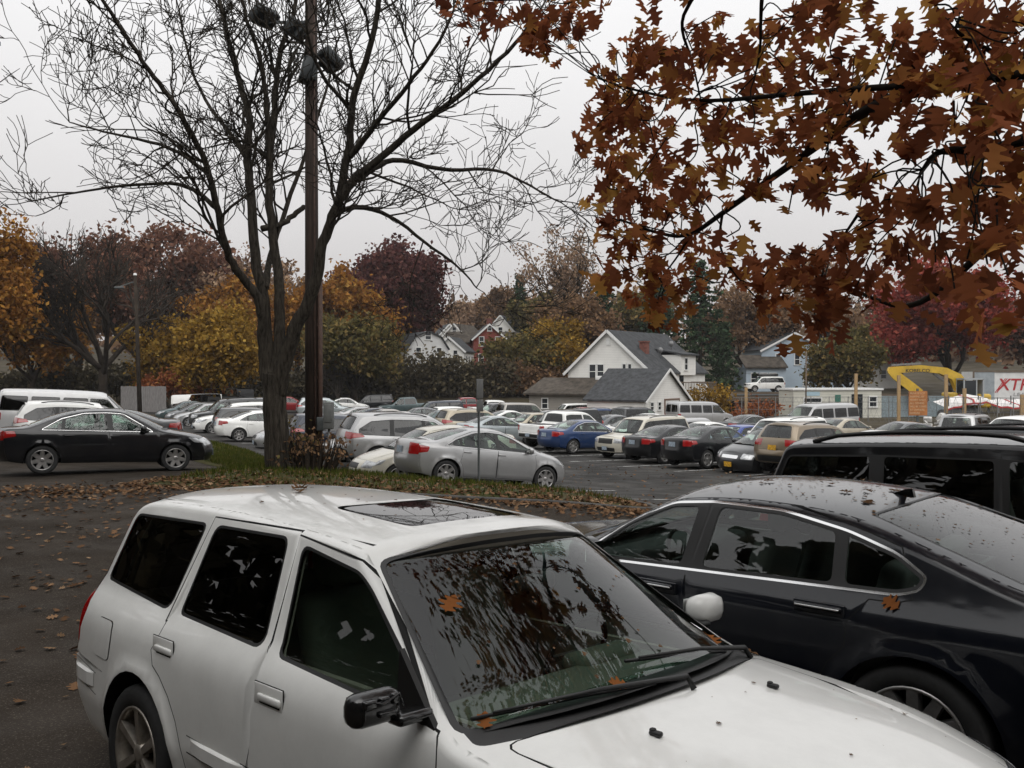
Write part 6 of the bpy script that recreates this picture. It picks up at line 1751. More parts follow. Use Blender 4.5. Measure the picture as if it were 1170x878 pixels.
CARS = [
 # design, name, column, distance, heading, paint, label, lod, options
 ('sedan', 'sedan', 124, 22.0, 26, 'black', 'black sedan with chrome window line and star alloy wheels on the left driveway', 0, dict(scale=(1.04, 1.02, 1.02))),
 ('sedan_plain', 'sedan', 112, 26.2, 205, 'dark_grey', 'dark grey sedan hidden behind the black sedan, its tail lamp above the black bonnet', 0, {}),
 ('crossover', 'crossover', 100, 29.5, 25, 'white', 'white crossover with black roof rails between the long pale van and black sedan', 0, dict(scale=(.93, .97, .93))),
 ('van', 'passenger_van', 86, 36.5, 23, 'pale_silver', 'long pale passenger van at the left edge behind the crossover', 1, {}),
 ('jeep', 'off_roader', 224, 76, 205, 'white', 'white boxy off roader facing left in front of the rust red bush', 2, {}),
 ('jeep', 'off_roader', 262, 84, 25, 'black', 'tall black boxy off roader under the golden tree', 2, dict(scale=(1.1, 1.1, 1.12))),
 ('sedan', 'sedan', 302, 44, 27, 'white', 'white sedan with its tail to the grass, left of the bare trunk', 0, {}),
 ('crossover', 'hatchback', 290, 48, 27, 'dark_grey', 'dark grey hatchback with red tail lamp just behind the white sedan', 1, dict(scale=(.9, .94, .88))),
 ('crossover', 'minivan', 272, 52, 206, 'white', 'white minivan with its nose to the grass, behind the dark hatchback', 1, dict(scale=(1.04, 1.0, .97))),
 ('boxy', 'suv', 262, 57, 206, 'dark_grey', 'charcoal suv with squared roof facing the grass behind the white minivan', 1, {}),
 ('sedan_plain', 'sedan', 238, 61, 206, 'silver', 'silver sedan nosing out left of the charcoal suv', 2, {}),
 ('arched', 'sedan', 226, 65, 206, 'grey', 'grey sedan nosing out beyond the silver sedan, nearer the white off roader', 2, {}),
 ('sedan_plain', 'sedan', 214, 69, 206, 'teal', 'dull teal sedan at the far end of the left row under the white off roader', 2, {}),
 ('sedan_plain', 'sedan', 352, 39, 206, 'silver', 'silver sedan half hidden behind the bare trunk, black grille facing left', 0, {}),
 ('crossover', 'hatchback', 390, 34.8, 28, 'navy', 'dark navy hatchback with red tail lamp between the trunk and the utility pole', 0, dict(scale=(.92, .95, .90))),
 ('sedan_plain', 'sedan', 440, 32.4, 208, 'warm_silver', 'warm silver sedan with its headlamp just right of the utility pole', 0, {}),
 ('crossover', 'suv', 473, 29.6, 27, 'silver', 'large silver white crossover suv with dark rear glass right of the utility pole', 0, dict(scale=(1.09, 1.04, 1.02))),
 ('sedan_plain', 'sedan', 497, 25.4, 208, 'cream', 'cream sedan facing left behind the tail of the nearest silver sedan', 0, dict(scale=(1.04, 1.02, 1.01))),
 ('arched', 'sedan', 549, 22.9, 28, 'silver', 'nearest silver sedan, side on behind the leafy kerb and thin sign post', 0, {}),
 ('sedan_plain', 'sedan', 817, 33.5, 36, 'black', 'black sedan with red tail lamps, rightmost of the two black tails in the front row', 0, dict(scale=(.97, .97, 1.02))),
 ('sedan_plain', 'sedan', 769, 36.2, 36, 'black', 'black sedan with its tail between the cream suv and the other black sedan', 0, dict(scale=(.97, 1, .98))),
 ('boxy', 'suv', 735, 38.6, 214, 'cream', 'cream suv with silver grille facing us between the blue and black sedans', 0, dict(scale=(.88, .96, .92))),
 ('sedan', 'sedan', 668, 41.4, 36, 'blue', 'blue sedan with its tail to the lane beside the white pickup', 0, dict(scale=(1.02, 1, 1))),
 ('pickup', 'pickup', 650, 44.6, 36, 'white', 'white pickup with dark bed beside the blue sedan', 0, dict(scale=(.98, 1, .97))),
 ('arched', 'sedan', 568, 47, 30, 'pale_blue', 'pale blue grey sedan seen past the thin sign post', 0, {}),
 ('crossover', 'crossover', 545, 51, 30, 'beige', 'beige crossover with red tail lamp above the silver sedan roof', 1, dict(scale=(1.06, 1, 1))),
 ('arched', 'sedan', 462, 54.5, 22, 'white', 'small white sedan side on above the silver white suv roof', 1, dict(scale=(.95, .96, .96))),
 ('sedan_plain', 'sedan', 446, 57.5, 30, 'warm_silver', 'warm silver sedan tail just left of the small white sedan', 1, {}),
 ('sedan_plain', 'sedan', 432, 60.5, 30, 'navy', 'navy sedan tail between two silver sedans right of the utility pole', 1, {}),
 ('sedan_plain', 'sedan', 414, 63.5, 30, 'silver', 'silver sedan tail nearest the utility pole in the far row', 1, {}),
 ('crossover', 'minivan', 372, 78, 12, 'pale_blue', 'pale blue minivan behind the utility pole and its grey box', 1, dict(scale=(1.05, 1, 1.03))),
 ('sedan_plain', 'sedan', 330, 86, 20, 'red', 'small red car far off between the trunk and the utility pole', 2, {}),
 ('sedan_plain', 'sedan', 503, 57, 206, 'teal', 'dark teal sedan facing left beside the small white sedan', 1, {}),
 ('boxy', 'suv', 497, 74, 200, 'navy', 'navy suv facing left in the far row below the grey barn', 2, {}),
 ('pickup', 'pickup', 463, 88, 196, 'teal', 'teal grey pickup facing left below the hedge', 2, {}),
 ('boxy', 'suv', 424, 95, 192, 'black', 'black suv far off in front of the hedge', 2, {}),
 ('sedan_plain', 'sedan', 545, 60, 32, 'silver', 'silver sedan whose roof shows behind the beige crossover', 2, {}),
 ('pickup', 'pickup', 531, 92, 205, 'red', 'dull red pickup far off by the hedge', 2, {}),
 ('pickup', 'pickup', 566, 84, 15, 'white', 'white pickup far off right of the sign post top', 2, {}),
 ('boxy', 'suv', 600, 73, 26, 'warm_silver', 'warm silver suv with dark windows left of the low garage wing', 1, {}),
 ('arched', 'sedan', 583, 62, 30, 'white', 'white sedan roof below the warm silver suv', 2, {}),
 ('sedan_plain', 'sedan', 608, 55, 210, 'beige', 'beige sedan facing left between the pale blue sedan and white pickup', 1, {}),
 ('boxy', 'suv', 642, 51, 212, 'black', 'black suv with pale windscreen behind the white pickup', 1, dict(scale=(1, 1, .95))),
 ('boxy', 'suv', 650, 83, 200, 'white', 'white suv parked by the low garage wing', 2, dict(scale=(.85, .9, .9))),
 ('sedan_plain', 'sedan', 668, 78, 36, 'red', 'red car beside the white suv at the garage wing', 2, {}),
 ('crossover', 'crossover', 690, 66, 36, 'blue', 'blue crossover with its tail to us in front of the garage', 1, dict(scale=(.92, .95, .95))),
 ('boxy', 'suv', 730, 62, 36, 'dark_grey', 'dark grey suv with tall tail lamp in front of the garage', 1, dict(scale=(.92, .96, .95))),
 ('sedan_plain', 'sedan', 703, 53, 36, 'grey', 'grey sedan between the blue sedan roof and the dark grey suv', 1, {}),
 ('arched', 'sedan', 724, 47.2, 216, 'white', 'white sedan with big windscreen behind the blue sedan roof', 1, {}),
 ('crossover', 'hatchback', 775, 45, 216, 'silver', 'silver hatchback hidden behind the cream suv roof', 1, dict(scale=(.88, .92, .86))),
 ('arched', 'sedan', 803, 42.5, 216, 'white', 'white sedan with its roof showing above the left black sedan', 1, dict(scale=(.94, .96, .97))),
 ('sedan_plain', 'sedan', 843, 41, 214, 'bright_blue', 'bright blue sedan with low roof behind the right black sedan', 1, dict(scale=(1, 1, .90))),
 ('sedan_plain', 'sedan', 745, 57, 36, 'white', 'white sedan tail right of the dark grey suv', 1, {}),
 ('van', 'passenger_van', 800, 71, 27, 'silver', 'silver passenger van with its tail to us below the outside stairs', 1, {}),
 ('sedan', 'sedan', 858, 55, 30, 'dark_grey', 'dark grey sedan with bright window line right of the silver passenger van', 1, {}),
 ('van', 'passenger_van', 934, 58, 206, 'silver', 'silver van facing left in front of the cream site hut', 1, {}),
 ('boxy', 'suv', 893, 37.2, 212, 'white', 'white suv facing left above the dark sedan with orange plate', 0, dict(scale=(.90, .96, .93))),
 ('sedan_plain', 'sedan', 966, 48, 34, 'beige', 'beige sedan tail in front of the silver van', 1, {}),
 ('arched', 'sedan', 884, 31.2, 214, 'dark_grey', 'dark grey sedan facing us with an orange plate', 0, dict(over={'license_plate': 'plate_orange'})),
 ('crossover', 'crossover', 931, 29.6, 36, 'gold', 'gold crossover tail with orange plate left of the near black suv', 0, dict(scale=(.93, .98, .95), over={'license_plate': 'plate_orange'})),
 ('arched', 'coupe', 1000, 32, 200, 'white', 'white coupe whose roof peeps above the near black suv', 1, dict(scale=(1, 1, .93))),
 ('arched', 'sedan', 1030, 42, 202, 'grey', 'grey sedan facing left under the orange notice board', 0, dict(scale=(1.06, 1.02, 1.02))),
 ('boxy', 'suv', 1108, 44, 48, 'silver', 'silver suv with dark rear window near the scrap heap', 1, dict(scale=(.92, .96, .98))),
 ('pickup', 'pickup', 1172, 33, 206, 'white', 'big white pickup facing left at the right edge', 0, dict(scale=(1.06, 1.04, 1.03))),
 ('sedan_plain', 'sedan', 396, 92, 18, 'white', 'tiny white sedan at the far end below the orange tree', 2, {}),
 ('sedan_plain', 'sedan', 478, 65, 206, 'grey', 'grey sedan facing left above the small white sedan', 2, {}),
 ('crossover', 'hatchback', 522, 67, 30, 'white', 'white hatchback left of the sign post top', 2, dict(scale=(.9, .93, .9))),
 ('boxy', 'suv', 566, 75, 206, 'dark_grey', 'charcoal suv far off just right of the sign post top', 2, dict(scale=(.95, 1, .95))),
 ('arched', 'sedan', 627, 64, 210, 'pale_silver', 'pale silver sedan facing left below the low garage wing window', 2, {}),
 ('sedan_plain', 'sedan', 763, 50.5, 216, 'beige', 'beige sedan between the white sedan tail and cream suv', 1, {}),
 ('sedan_plain', 'sedan', 912, 45.5, 36, 'warm_silver', 'warm silver sedan behind the white suv facing left', 1, {}),
 ('boxy', 'suv', 873, 110, 184, 'white', 'white suv with black roof box in front of the pale blue house', 2, {}),
 ('big_suv', 'suv', 1245, 15.5, -46, 'dark_grey', 'dark grey suv with roof rack at the right edge beyond the near black suv', 0, {}),
]
for (dn, nm, px, dd, hd, pt, lab, lod, op) in CARS:
    op = dict(op)
    if 'over' in op: op['over'] = {k: M[v] for k, v in op['over'].items()}
    skip = ('roof_rail',) if (dn == 'boxy' and pt in ('navy', 'black', 'warm_silver')) or (dn == 'crossover' and nm in ('hatchback', 'minivan')) else ()
    x, y = at(px, dd)
    loc = (x, y) if px != 873 else (x, y, up(448, 110))
    cat = {'passenger_van': 'van', 'off_roader': 'jeep', 'luxury_sedan': 'car', 'suv': 'suv', 'pickup': 'pickup', 'minivan': 'van', 'crossover': 'suv'}.get(nm, 'car')
    rt, ob = place_car(D[dn], nm, loc, hd, P[pt], lab, cat, 'vehicles parked in the lot', lod, skip=skip, **op)
    if px == 873:
        m = MB(); m.rbox((-.4, 0, 2.02), (2.4, 1.0, .34), .12); m.build('roof_box', M['black_gloss'], rt)
r_, _o = place_car(D['big_suv'], 'suv', (4.75, 8.35), -48, P['black'], 'near black suv with roof rack behind the glossy black sedan', 'suv', 'vehicles parked in the lot', 0)
NEAR_SUV = r_
# ------------------------------------------------------------------ the big bare tree, the pole, the oak boughs
TD = 20.0
bx0, by0 = at(317, TD); tz = bz(bx0, by0) - .12
bare = empty('bare_tree', (bx0, by0, tz), 0, 'large leafless tree with forked trunk standing on the grass island', 'tree')
o0 = Vector((bx0, by0, tz))
def tp(px, py, dy=0.0): return spot(px, py, TD + dy) - o0
LIMBS = [  # (column, row, depth offset) ... and radius at both ends (m)
 ([(318, 552, 0), (317, 530, 0), (315, 490, 0), (313, 455, 0), (312, 425, 0)], .30, .235, 0),
 ([(305, 440, 0), (300, 400, 0), (300, 365, -.1), (297, 341, -.2), (284, 325, -.3), (271, 311, -.5), (258, 285, -.8), (248, 237, -1.2), (240, 197, -1.5), (217, 147, -2.0), (192, 107, -2.3), (169, 79, -2.6), (141, 34, -3), (110, -10, -3.4)], .13, .03, 1),
 ([(308, 430, 0), (304, 380, .1), (302, 340, .1), (293, 305, .2), (288, 226, .4), (282, 180, .6), (288, 135, .8), (276, 101, 1.0), (265, 56, 1.3), (251, 0, 1.6), (244, -40, 1.9)], .165, .035, 1),
 ([(318, 425, 0), (319, 380, .1), (320, 330, .2), (312, 270, .4), (307, 214, .5), (313, 141, .7), (316, 101, .9), (321, 56, 1.0), (338, 17, 1.2), (345, -40, 1.4)], .15, .035, 1),
 ([(309, 190, .5), (305, 113, .3), (299, 68, .1), (280, 17, -.2), (270, -30, -.4)], .075, .025, 1),
 ([(318, 450, 0), (326, 410, -.1), (338, 372, -.2), (352, 349, -.3), (362, 320, -.4), (367, 282, -.5), (380, 250, -.6), (389, 226, -.7), (400, 169, -.9), (403, 113, -1.1), (420, 68, -1.3), (434, 11, -1.5), (440, -40, -1.7)], .19, .04, 1),
 ([(386, 232, -.7), (405, 205, -.8), (429, 186, -1.0), (468, 152, -1.3), (508, 124, -1.6), (541, 96, -1.9), (587, 56, -2.3), (610, 20, -2.6)], .11, .025, 1),
 ([(398, 212, -.8), (425, 195, -.6), (451, 180, -.4), (508, 197, .0), (564, 192, .3), (600, 210, .5), (640, 232, .7)], .085, .015, 1),
 ([(380, 245, -.6), (410, 235, -.3), (451, 248, .2), (491, 282, .5), (525, 305, .8), (545, 330, 1.0)], .07, .014, 1),
 ([(400, 180, -.9), (440, 130, -1.5), (470, 95, -2.0), (500, 55, -2.4), (520, 10, -2.7)], .07, .02, 1),
 ([(300, 262, .3), (322, 258, .6), (338, 245, .9), (348, 236, 1.1)], .075, .055, 0),
 ([(250, 240, -1.2), (222, 215, -1.0), (192, 209, -.8), (130, 214, -.4), (80, 222, 0), (34, 231, .3)], .06, .012, 1),
 ([(240, 200, -1.5), (200, 170, -1.0), (160, 160, -.6), (113, 150, -.2), (80, 140, .1)], .055, .012, 1),
 ([(282, 180, .6), (262, 150, 1.2), (230, 110, 1.8), (215, 60, 2.3), (205, 10, 2.7)], .06, .02, 1),
 ([(304, 330, .1), (310, 290, 1.0), (330, 230, 2.0), (352, 170, 2.8), (375, 100, 3.4), (388, 40, 3.9)], .09, .02, 1),
 ([(403, 130, -1.1), (370, 90, -1.8), (352, 50, -2.3), (350, 0, -2.7)], .05, .02, 1),
]
tb = MB(); lb = MB(); rg = random.Random(21)
for pts, r0, r1, twig in LIMBS:
    C = chaikin([tuple(tp(*p)) for p in pts], 2)
    n = len(C); rad = [r0 + (r1 - r0) * (i / (n - 1)) ** .8 for i in range(n)]
    big_ = twig == 0 and r0 > .2
    if big_:
        rad = [r * (1 + .45 * max(0, 1 - i / (n * .22)) ** 2) for i, r in enumerate(rad)]
    pp = [Vector(c) + Vector((rg.gauss(0, .012), rg.gauss(0, .012), 0)) for c in C]
    (tb if big_ else lb).tube(pp, rad, 12 if r0 > .1 else 7)
    if not twig: continue
    ln_ = sum((pp[i + 1] - pp[i]).length for i in range(n - 1))
    cnt = int(ln_ * 1.7)
    for k in range(cnt):
        f = (.16 + .84 * (k + rg.random()) / cnt) if r0 < .1 else (.42 + .58 * (k + rg.random()) / cnt)
        i = min(n - 2, int(f * (n - 1))); q = pp[i].lerp(pp[i + 1], rg.random())
        dd = (pp[i + 1] - pp[i]).normalized()
        ax = Vector((rg.gauss(0, 1), rg.gauss(0, 1), rg.gauss(0, .8))); ax = (ax - dd * ax.dot(dd)).normalized()
        a = rg.uniform(.6, 1.15); nd = (dd * math.cos(a) + ax * math.sin(a) + Vector((0, 0, .05))).normalized()
        ll = rg.uniform(.85, 1.7) * (1.25 - .5 * f)
        grow(lb, q, nd, ll, max(.015, min(.036, rad[i] * .45)), 3 if rg.random() < .7 else 2, rg, [], .72, .10, (2, 3), 4, .70, .0085, .19, .5)
    grow(lb, pp[-1], (pp[-1] - pp[-2]).normalized(), 1.2, rad[-1] * .9, 3, rg, [], .65, .08, (2, 3), 4, .72, .0085, .19, .5)
def bark_mat():
    m, nt, b = new_mat('furrowed_bark'); N = nt.nodes.new; L = nt.links.new
    tc = N("ShaderNodeTexCoord"); mp = N("ShaderNodeMapping"); mp.inputs['Scale'].default_value = (9, 9, 1.1); L(tc.outputs['Object'], mp.inputs[0])
    n = N("ShaderNodeTexNoise"); n.inputs['Scale'].default_value = 2.2; n.inputs['Detail'].default_value = 7; n.inputs['Roughness'].default_value = .7; L(mp.outputs[0], n.inputs[0])
    r = N("ShaderNodeValToRGB"); r.color_ramp.elements[0].position = .36; r.color_ramp.elements[0].color = (.012, .010, .008, 1); r.color_ramp.elements[1].position = .66; r.color_ramp.elements[1].color = (.075, .064, .050, 1)
    L(n.outputs[0], r.inputs[0]); L(r.outputs[0], b.inputs['Base Color']); b.inputs['Roughness'].default_value = .95; b.inputs['Specular IOR Level'].default_value = .15
    bp = N("ShaderNodeBump"); bp.inputs['Strength'].default_value = 1; bp.inputs['Distance'].default_value = .05; L(n.outputs[0], bp.inputs['Height']); L(bp.outputs[0], b.inputs['Normal'])
    return m
M['bark'] = bark_mat()
tb.build('trunk', M['bark'], bare); lb.build('branches', M['bark'], bare)
# a neighbour whose twigs just reach in at the left
nb = empty('bare_tree', (-13.7, 14, gz(-13.7, 14)), 0, 'leafless tree at the left border of which only thin twigs show', 'tree')
t = MB(); rg = random.Random(4); t.tube([(0, 0, -.1), (.1, 0, 2), (.2, .1, 4.2)], [.22, .17, .14], 8)
for k in range(6):
    a = k * 1.05; grow(t, Vector((.2, .1, 3.2 + k * .2)), Vector((math.cos(a) * .7, math.sin(a) * .7, .7)).normalized(), 2.6, .08, 4, rg, [], .6, .05, (2, 3), 5, .70, .004, .2, .4)
t.build('trunk', M['bark'], nb)

# wooden utility pole with four floodlights
px_, py_ = at(356.5, 20.9); pz = bz(px_, py_) - .3
pole = empty('utility_pole', (px_, py_, pz), 0, 'brown wooden utility pole with floodlights near its top beside the bare tree', 'utility pole')
Hp = up(-40, 20.9) - pz
creo = mat('creosoted_pole', (.042, .027, .020), .85, var=.45, scale=3, stretch=(8, 8, .5), bump=.4, bscale=6)
part('pole', creo, pole, lambda b: b.tube([(0, 0, 0), (0, 0, Hp * .5), (0, 0, Hp)], [.165, .15, .135], 16))
part('conduit', mat('rusty_conduit', (.085, .048, .035), .7, var=.3), pole, lambda b: (b.tube([(.20, -.06, .2), (.20, -.06, 5.3)], .055, 10), b.tube([(.10, -.16, .2), (.10, -.16, Hp - .4)], .018, 6), [b.box((.13, -.06, z), (.2, .05, .06)) for z in (1.2, 2.4, 3.6, 4.8)]))
part('junction_box', M['dull_metal'], pole, lambda b: b.rbox((.22, -.12, 1.35), (.16, .12, .30), .01))
lampm = mat('floodlight_housing', (.035, .04, .042), .45, .3); lens = mat('floodlight_glass', (.16, .18, .18), .08, spec=.8)
for (cx_, cy_, yaw, pit, w, hh) in ((303, 21, 150, 50, .62, .42), (338, 35, 165, 40, .55, .40), (351, 82, 200, 15, .42, .55), (378, 70, 40, 55, .40, .55)):
    p = spot(cx_, cy_, 20.7) - Vector((px_, py_, pz))
    b = MB(); rot = Matrix.Rotation(R(yaw), 3, 'Z') @ Matrix.Rotation(R(-pit), 3, 'Y')
    b.rbox(tuple(p), (.24, w, hh), .04, 0, rot); b.box(tuple(p + rot @ Vector((-.17, 0, 0))), (.14, w * .6, hh * .6), 0, rot, .8)
    b.bar(p + rot @ Vector((-.2, 0, 0)), (0, 0, p.z - .05), .06, .05)
    fl = b.build('floodlight', lampm, pole)
    b = MB(); b.box(tuple(p + rot @ Vector((.122, 0, 0))), (.012, w * .88, hh * .85), 0, rot); b.build('lens', lens, fl)
x, y = at(375.5, 20.4); ub = empty('meter_box', (x, y, bz(x, y) - .1), 0, 'grey meter box on a thin steel post beside the utility pole', 'meter box')
zt = up(475, 20.4) - bz(x, y) + .1
part('box', mat('meter_grey', (.13, .135, .13), .6, var=.15), ub, lambda b: (b.rbox((0, 0, zt), (.22, .16, .60), .02), b.rbox((0, -.085, zt + .05), (.17, .02, .4), .01)))
part('post', M['steel'], ub, lambda b: b.tube([(0, .05, 0), (0, .05, zt)], .035, 8))
x, y = at(547, 21.2); sp = empty('sign_post', (x, y, gz(x, y) - .1), R(62), 'thin steel sign post seen edge on in front of the nearest silver sedan', 'sign post')
zt = up(433, 21.2) - gz(x, y) + .1
part('post', M['dull_metal'], sp, lambda b: (b.box((0, 0, zt / 2), (.05, .035, zt)),))
part('sign_plate', mat('sign_back', (.13, .13, .125), .6, .4, var=.2), sp, lambda b: (b.rbox((0, -.03, zt - .23), (.30, .012, .45), .005), b.rbox((0, -.03, zt - .62), (.30, .012, .28), .005)))
x, y = at(160, 62); lp = empty('light_pole', (x, y, gz(x, y)), 0, 'slim brown light pole behind the long pale van', 'light pole')
zt = up(315, 62) - gz(x, y)
part('pole', M['bark_far'], lp, lambda b: b.tube([(0, 0, 0), (-.3, 0, zt)], [.17, .11], 8))
part('lamp', M['dull_metal'], lp, lambda b: (b.bar((-.3, 0, zt - .4), (-1.2, -.2, zt - .75), .06, .06), b.rbox((-1.3, -.2, zt - .85), (.6, .3, .14), .05)))
part('photo_cell', M['trim'], lp, lambda b: b.lathe([(.11, 0), (.11, .12), (.001, .16)], 10, 'Z', (-.3, 0, zt)))
x, y = at(352, 20.1); bush(x, y, 1.5, .8, .85, 'brown', 'brown dry shrub at the foot of the utility pole', 79, name='shrub', cat='shrub', n=110, per=4, size=.05, z=bz(x, y) - .03)
x, y = at(333, 20.3); bush(x, y, .8, .6, 1.0, 'olive', 'thin olive weed between bare trunk and utility pole', 80, name='weed', cat='weed', n=60, per=5, size=.05, z=bz(x, y) - .03)

# ------------------------------------------------------------------ oak leaves
HALF = [(0, .012), (.08, .04), (.15, .24), (.22, .36), (.27, .31), (.31, .18), (.38, .17), (.45, .44), (.52, .53), (.56, .47), (.58, .22), (.65, .19), (.74, .35), (.82, .36), (.82, .18), (.90, .12), (1.0, .012)]
def oak_leaves(n, C, size, nrm, rs, curl=.25, droop=None):
    """n lobed leaves: centres C, sizes, unit normals nrm; returns verts, faces"""
    h = np.array(HALF); k = len(h)
    mid = np.stack([h[:, 0] - .5, np.zeros(k), -.10 * (h[:, 0] - .4) ** 2], 1)
    lf = np.stack([h[:, 0] - .5, h[:, 1], np.abs(h[:, 1]) ** 1.4 * curl - .10 * (h[:, 0] - .4) ** 2], 1); rt = lf * np.array([1, -1, 1])
    base = np.concatenate([mid, lf, rt])
    fs = []
    for i in range(k - 1): fs += [(i, i + 1, k + i + 1, k + i), (i + 1, i, 2 * k + i, 2 * k + i + 1)]
    t = rs.normal(0, 1, (n, 3)) if droop is None else droop + rs.normal(0, .45, (n, 3))
    t = t - nrm * (t * nrm).sum(1, keepdims=True); t /= np.linalg.norm(t, axis=1, keepdims=True) + 1e-9
    b = np.cross(nrm, t)
    V = C[:, None, :] + size[:, None, None] * (base[None, :, 0:1] * t[:, None, :] + base[None, :, 1:2] * b[:, None, :] + base[None, :, 2:3] * (rs.uniform(-.6, 1.6, (n, 1, 1))) * nrm[:, None, :])
    nb_ = len(base)
    F_ = (np.array(fs)[None] + (np.arange(n) * nb_)[:, None, None]).reshape(-1, 4)
    return V.reshape(-1, 3), F_
def mesh_np(name, V, F_, m, parent=None, smooth=False):
    me = bpy.data.meshes.new(name)
    me.vertices.add(len(V)); me.vertices.foreach_set('co', np.asarray(V, np.float32).ravel())
    k = F_.shape[1]
    me.loops.add(F_.size); me.loops.foreach_set('vertex_index', F_.ravel().astype(np.int32))
    me.polygons.add(len(F_)); me.polygons.foreach_set('loop_start', np.arange(0, F_.size, k, dtype=np.int32))
    me.update(calc_edges=True); me.validate()
    me.materials.append(m)
    o = bpy.data.objects.new(name, me); COL.objects.link(o)
    if parent is not None: o.parent = parent
    return o
oak_mat = leaf_mat('russet_oak_leaves', (.19, .064, .036), (.37, .125, .052), (.55, .30, .075), scale=.9, trans=.5, vmin=.6, vmax=1.3)
oak = empty('oak_tree', (7.4, 3.2, gz(7.4, 3.2) - .1), 0, 'oak with russet leaves reaching over the upper right of the picture', 'tree')
ov = Vector(oak.location)
ob = MB(); tr_ = MB(); rg = random.Random(31)
def oz_(px, py, d): return spot(px, py, d) - ov
tr_.tube([(0, 0, 0), (0, .05, 1.5), (-.1, .1, 3.0), (-.15, .2, 4.6), (-.2, .3, 7)], [.36, .27, .24, .19, .10], 14)
BR = [([Vector((-.12, .1, 3.2)), oz_(1260, 90, 4.0), oz_(1170, 84, 3.9), oz_(1103, 96, 4.0), oz_(1020, 100, 4.2), oz_(909, 108, 4.6), oz_(798, 119, 5.2), oz_(725, 105, 5.7), oz_(680, 90, 6.0)], .036, .004),
      ([oz_(1103, 94, 4.0), oz_(1042, 104, 4.2), oz_(981, 130, 4.5), oz_(942, 161, 4.8), oz_(887, 200, 5.1), oz_(825, 244, 5.5), oz_(787, 272, 5.8), oz_(752, 268, 6.0), oz_(705, 250, 6.2)], .042, .006),
      ([Vector((-.1, .1, 2.6)), oz_(1300, 170, 4.6), oz_(1210, 215, 4.7), oz_(1170, 244, 4.8), oz_(1120, 289, 5.0), oz_(1075, 333, 5.2), oz_(1037, 353, 5.3), oz_(1005, 345, 5.4), oz_(960, 325, 5.5), oz_(900, 320, 5.6)], .045, .005),
      ([oz_(1170, 160, 4.0), oz_(1120, 175, 4.0), oz_(1070, 170, 4.1), oz_(1050, 200, 4.2)], .03, .008),
      ([Vector((-.15, .2, 4.4)), oz_(1240, -90, 3.6), oz_(1150, -80, 3.7), oz_(1060, -50, 4.0), oz_(960, -30, 4.3), oz_(870, -20, 4.6), oz_(760, -8, 5.0), oz_(640, 0, 5.2), oz_(560, 2, 5.3)], .05, .006),
      ([oz_(870, -10, 4.6), oz_(868, 20, 4.7), oz_(868, 60, 4.8), oz_(860, 95, 4.8)], .014, .004), ([oz_(790, 0, 4.9), oz_(775, 30, 5.1), oz_(790, 70, 5.2), oz_(800, 115, 5.2)], .014, .004),
      ([oz_(1130, 60, 3.9), oz_(1090, 40, 3.8), oz_(1060, 0, 3.8)], .012, .005), ([oz_(1110, 130, 4.0), oz_(1118, 100, 3.9), oz_(1122, 60, 3.9)], .014, .006),
      ([oz_(980, 245, 5.0), oz_(950, 290, 5.2), oz_(930, 305, 5.3)], .010, .004), ([oz_(787, 272, 5.8), oz_(770, 300, 5.9), oz_(740, 335, 6.0)], .010, .004), ([oz_(825, 244, 5.5), oz_(820, 280, 5.5), oz_(835, 310, 5.5), oz_(868, 345, 5.5)], .010, .004),
      ([Vector((-.15, .2, 5.0)), Vector((-1.6, 1.2, 6.0)), Vector((-3.2, 2.0, 6.6)), Vector((-4.6, 2.4, 7.0))], .08, .015), ([Vector((-.15, .2, 5.4)), Vector((-1.0, 2.2, 6.4)), Vector((-1.8, 4.0, 7.0))], .07, .015), ([Vector((-.1, .2, 4.0)), Vector((-1.6, -.4, 5.2)), Vector((-3.4, -.4, 5.8)), Vector((-5.0, .2, 6.2))], .07, .015), ([Vector((-.1, .2, 3.6)), Vector((.2, 2.0, 4.4)), Vector((-.2, 3.6, 4.9))], .06, .015)]
nodes = []
for pts, r0, r1 in BR:
    C = chaikin([tuple(p) for p in pts], 2); n = len(C)
    pp = [Vector(c) for c in C]
    ob.tube(pp, [r0 + (r1 - r0) * (i / (n - 1)) ** .7 for i in range(n)], 8)
    nodes += pp
NA = np.array([tuple(p) for p in nodes])
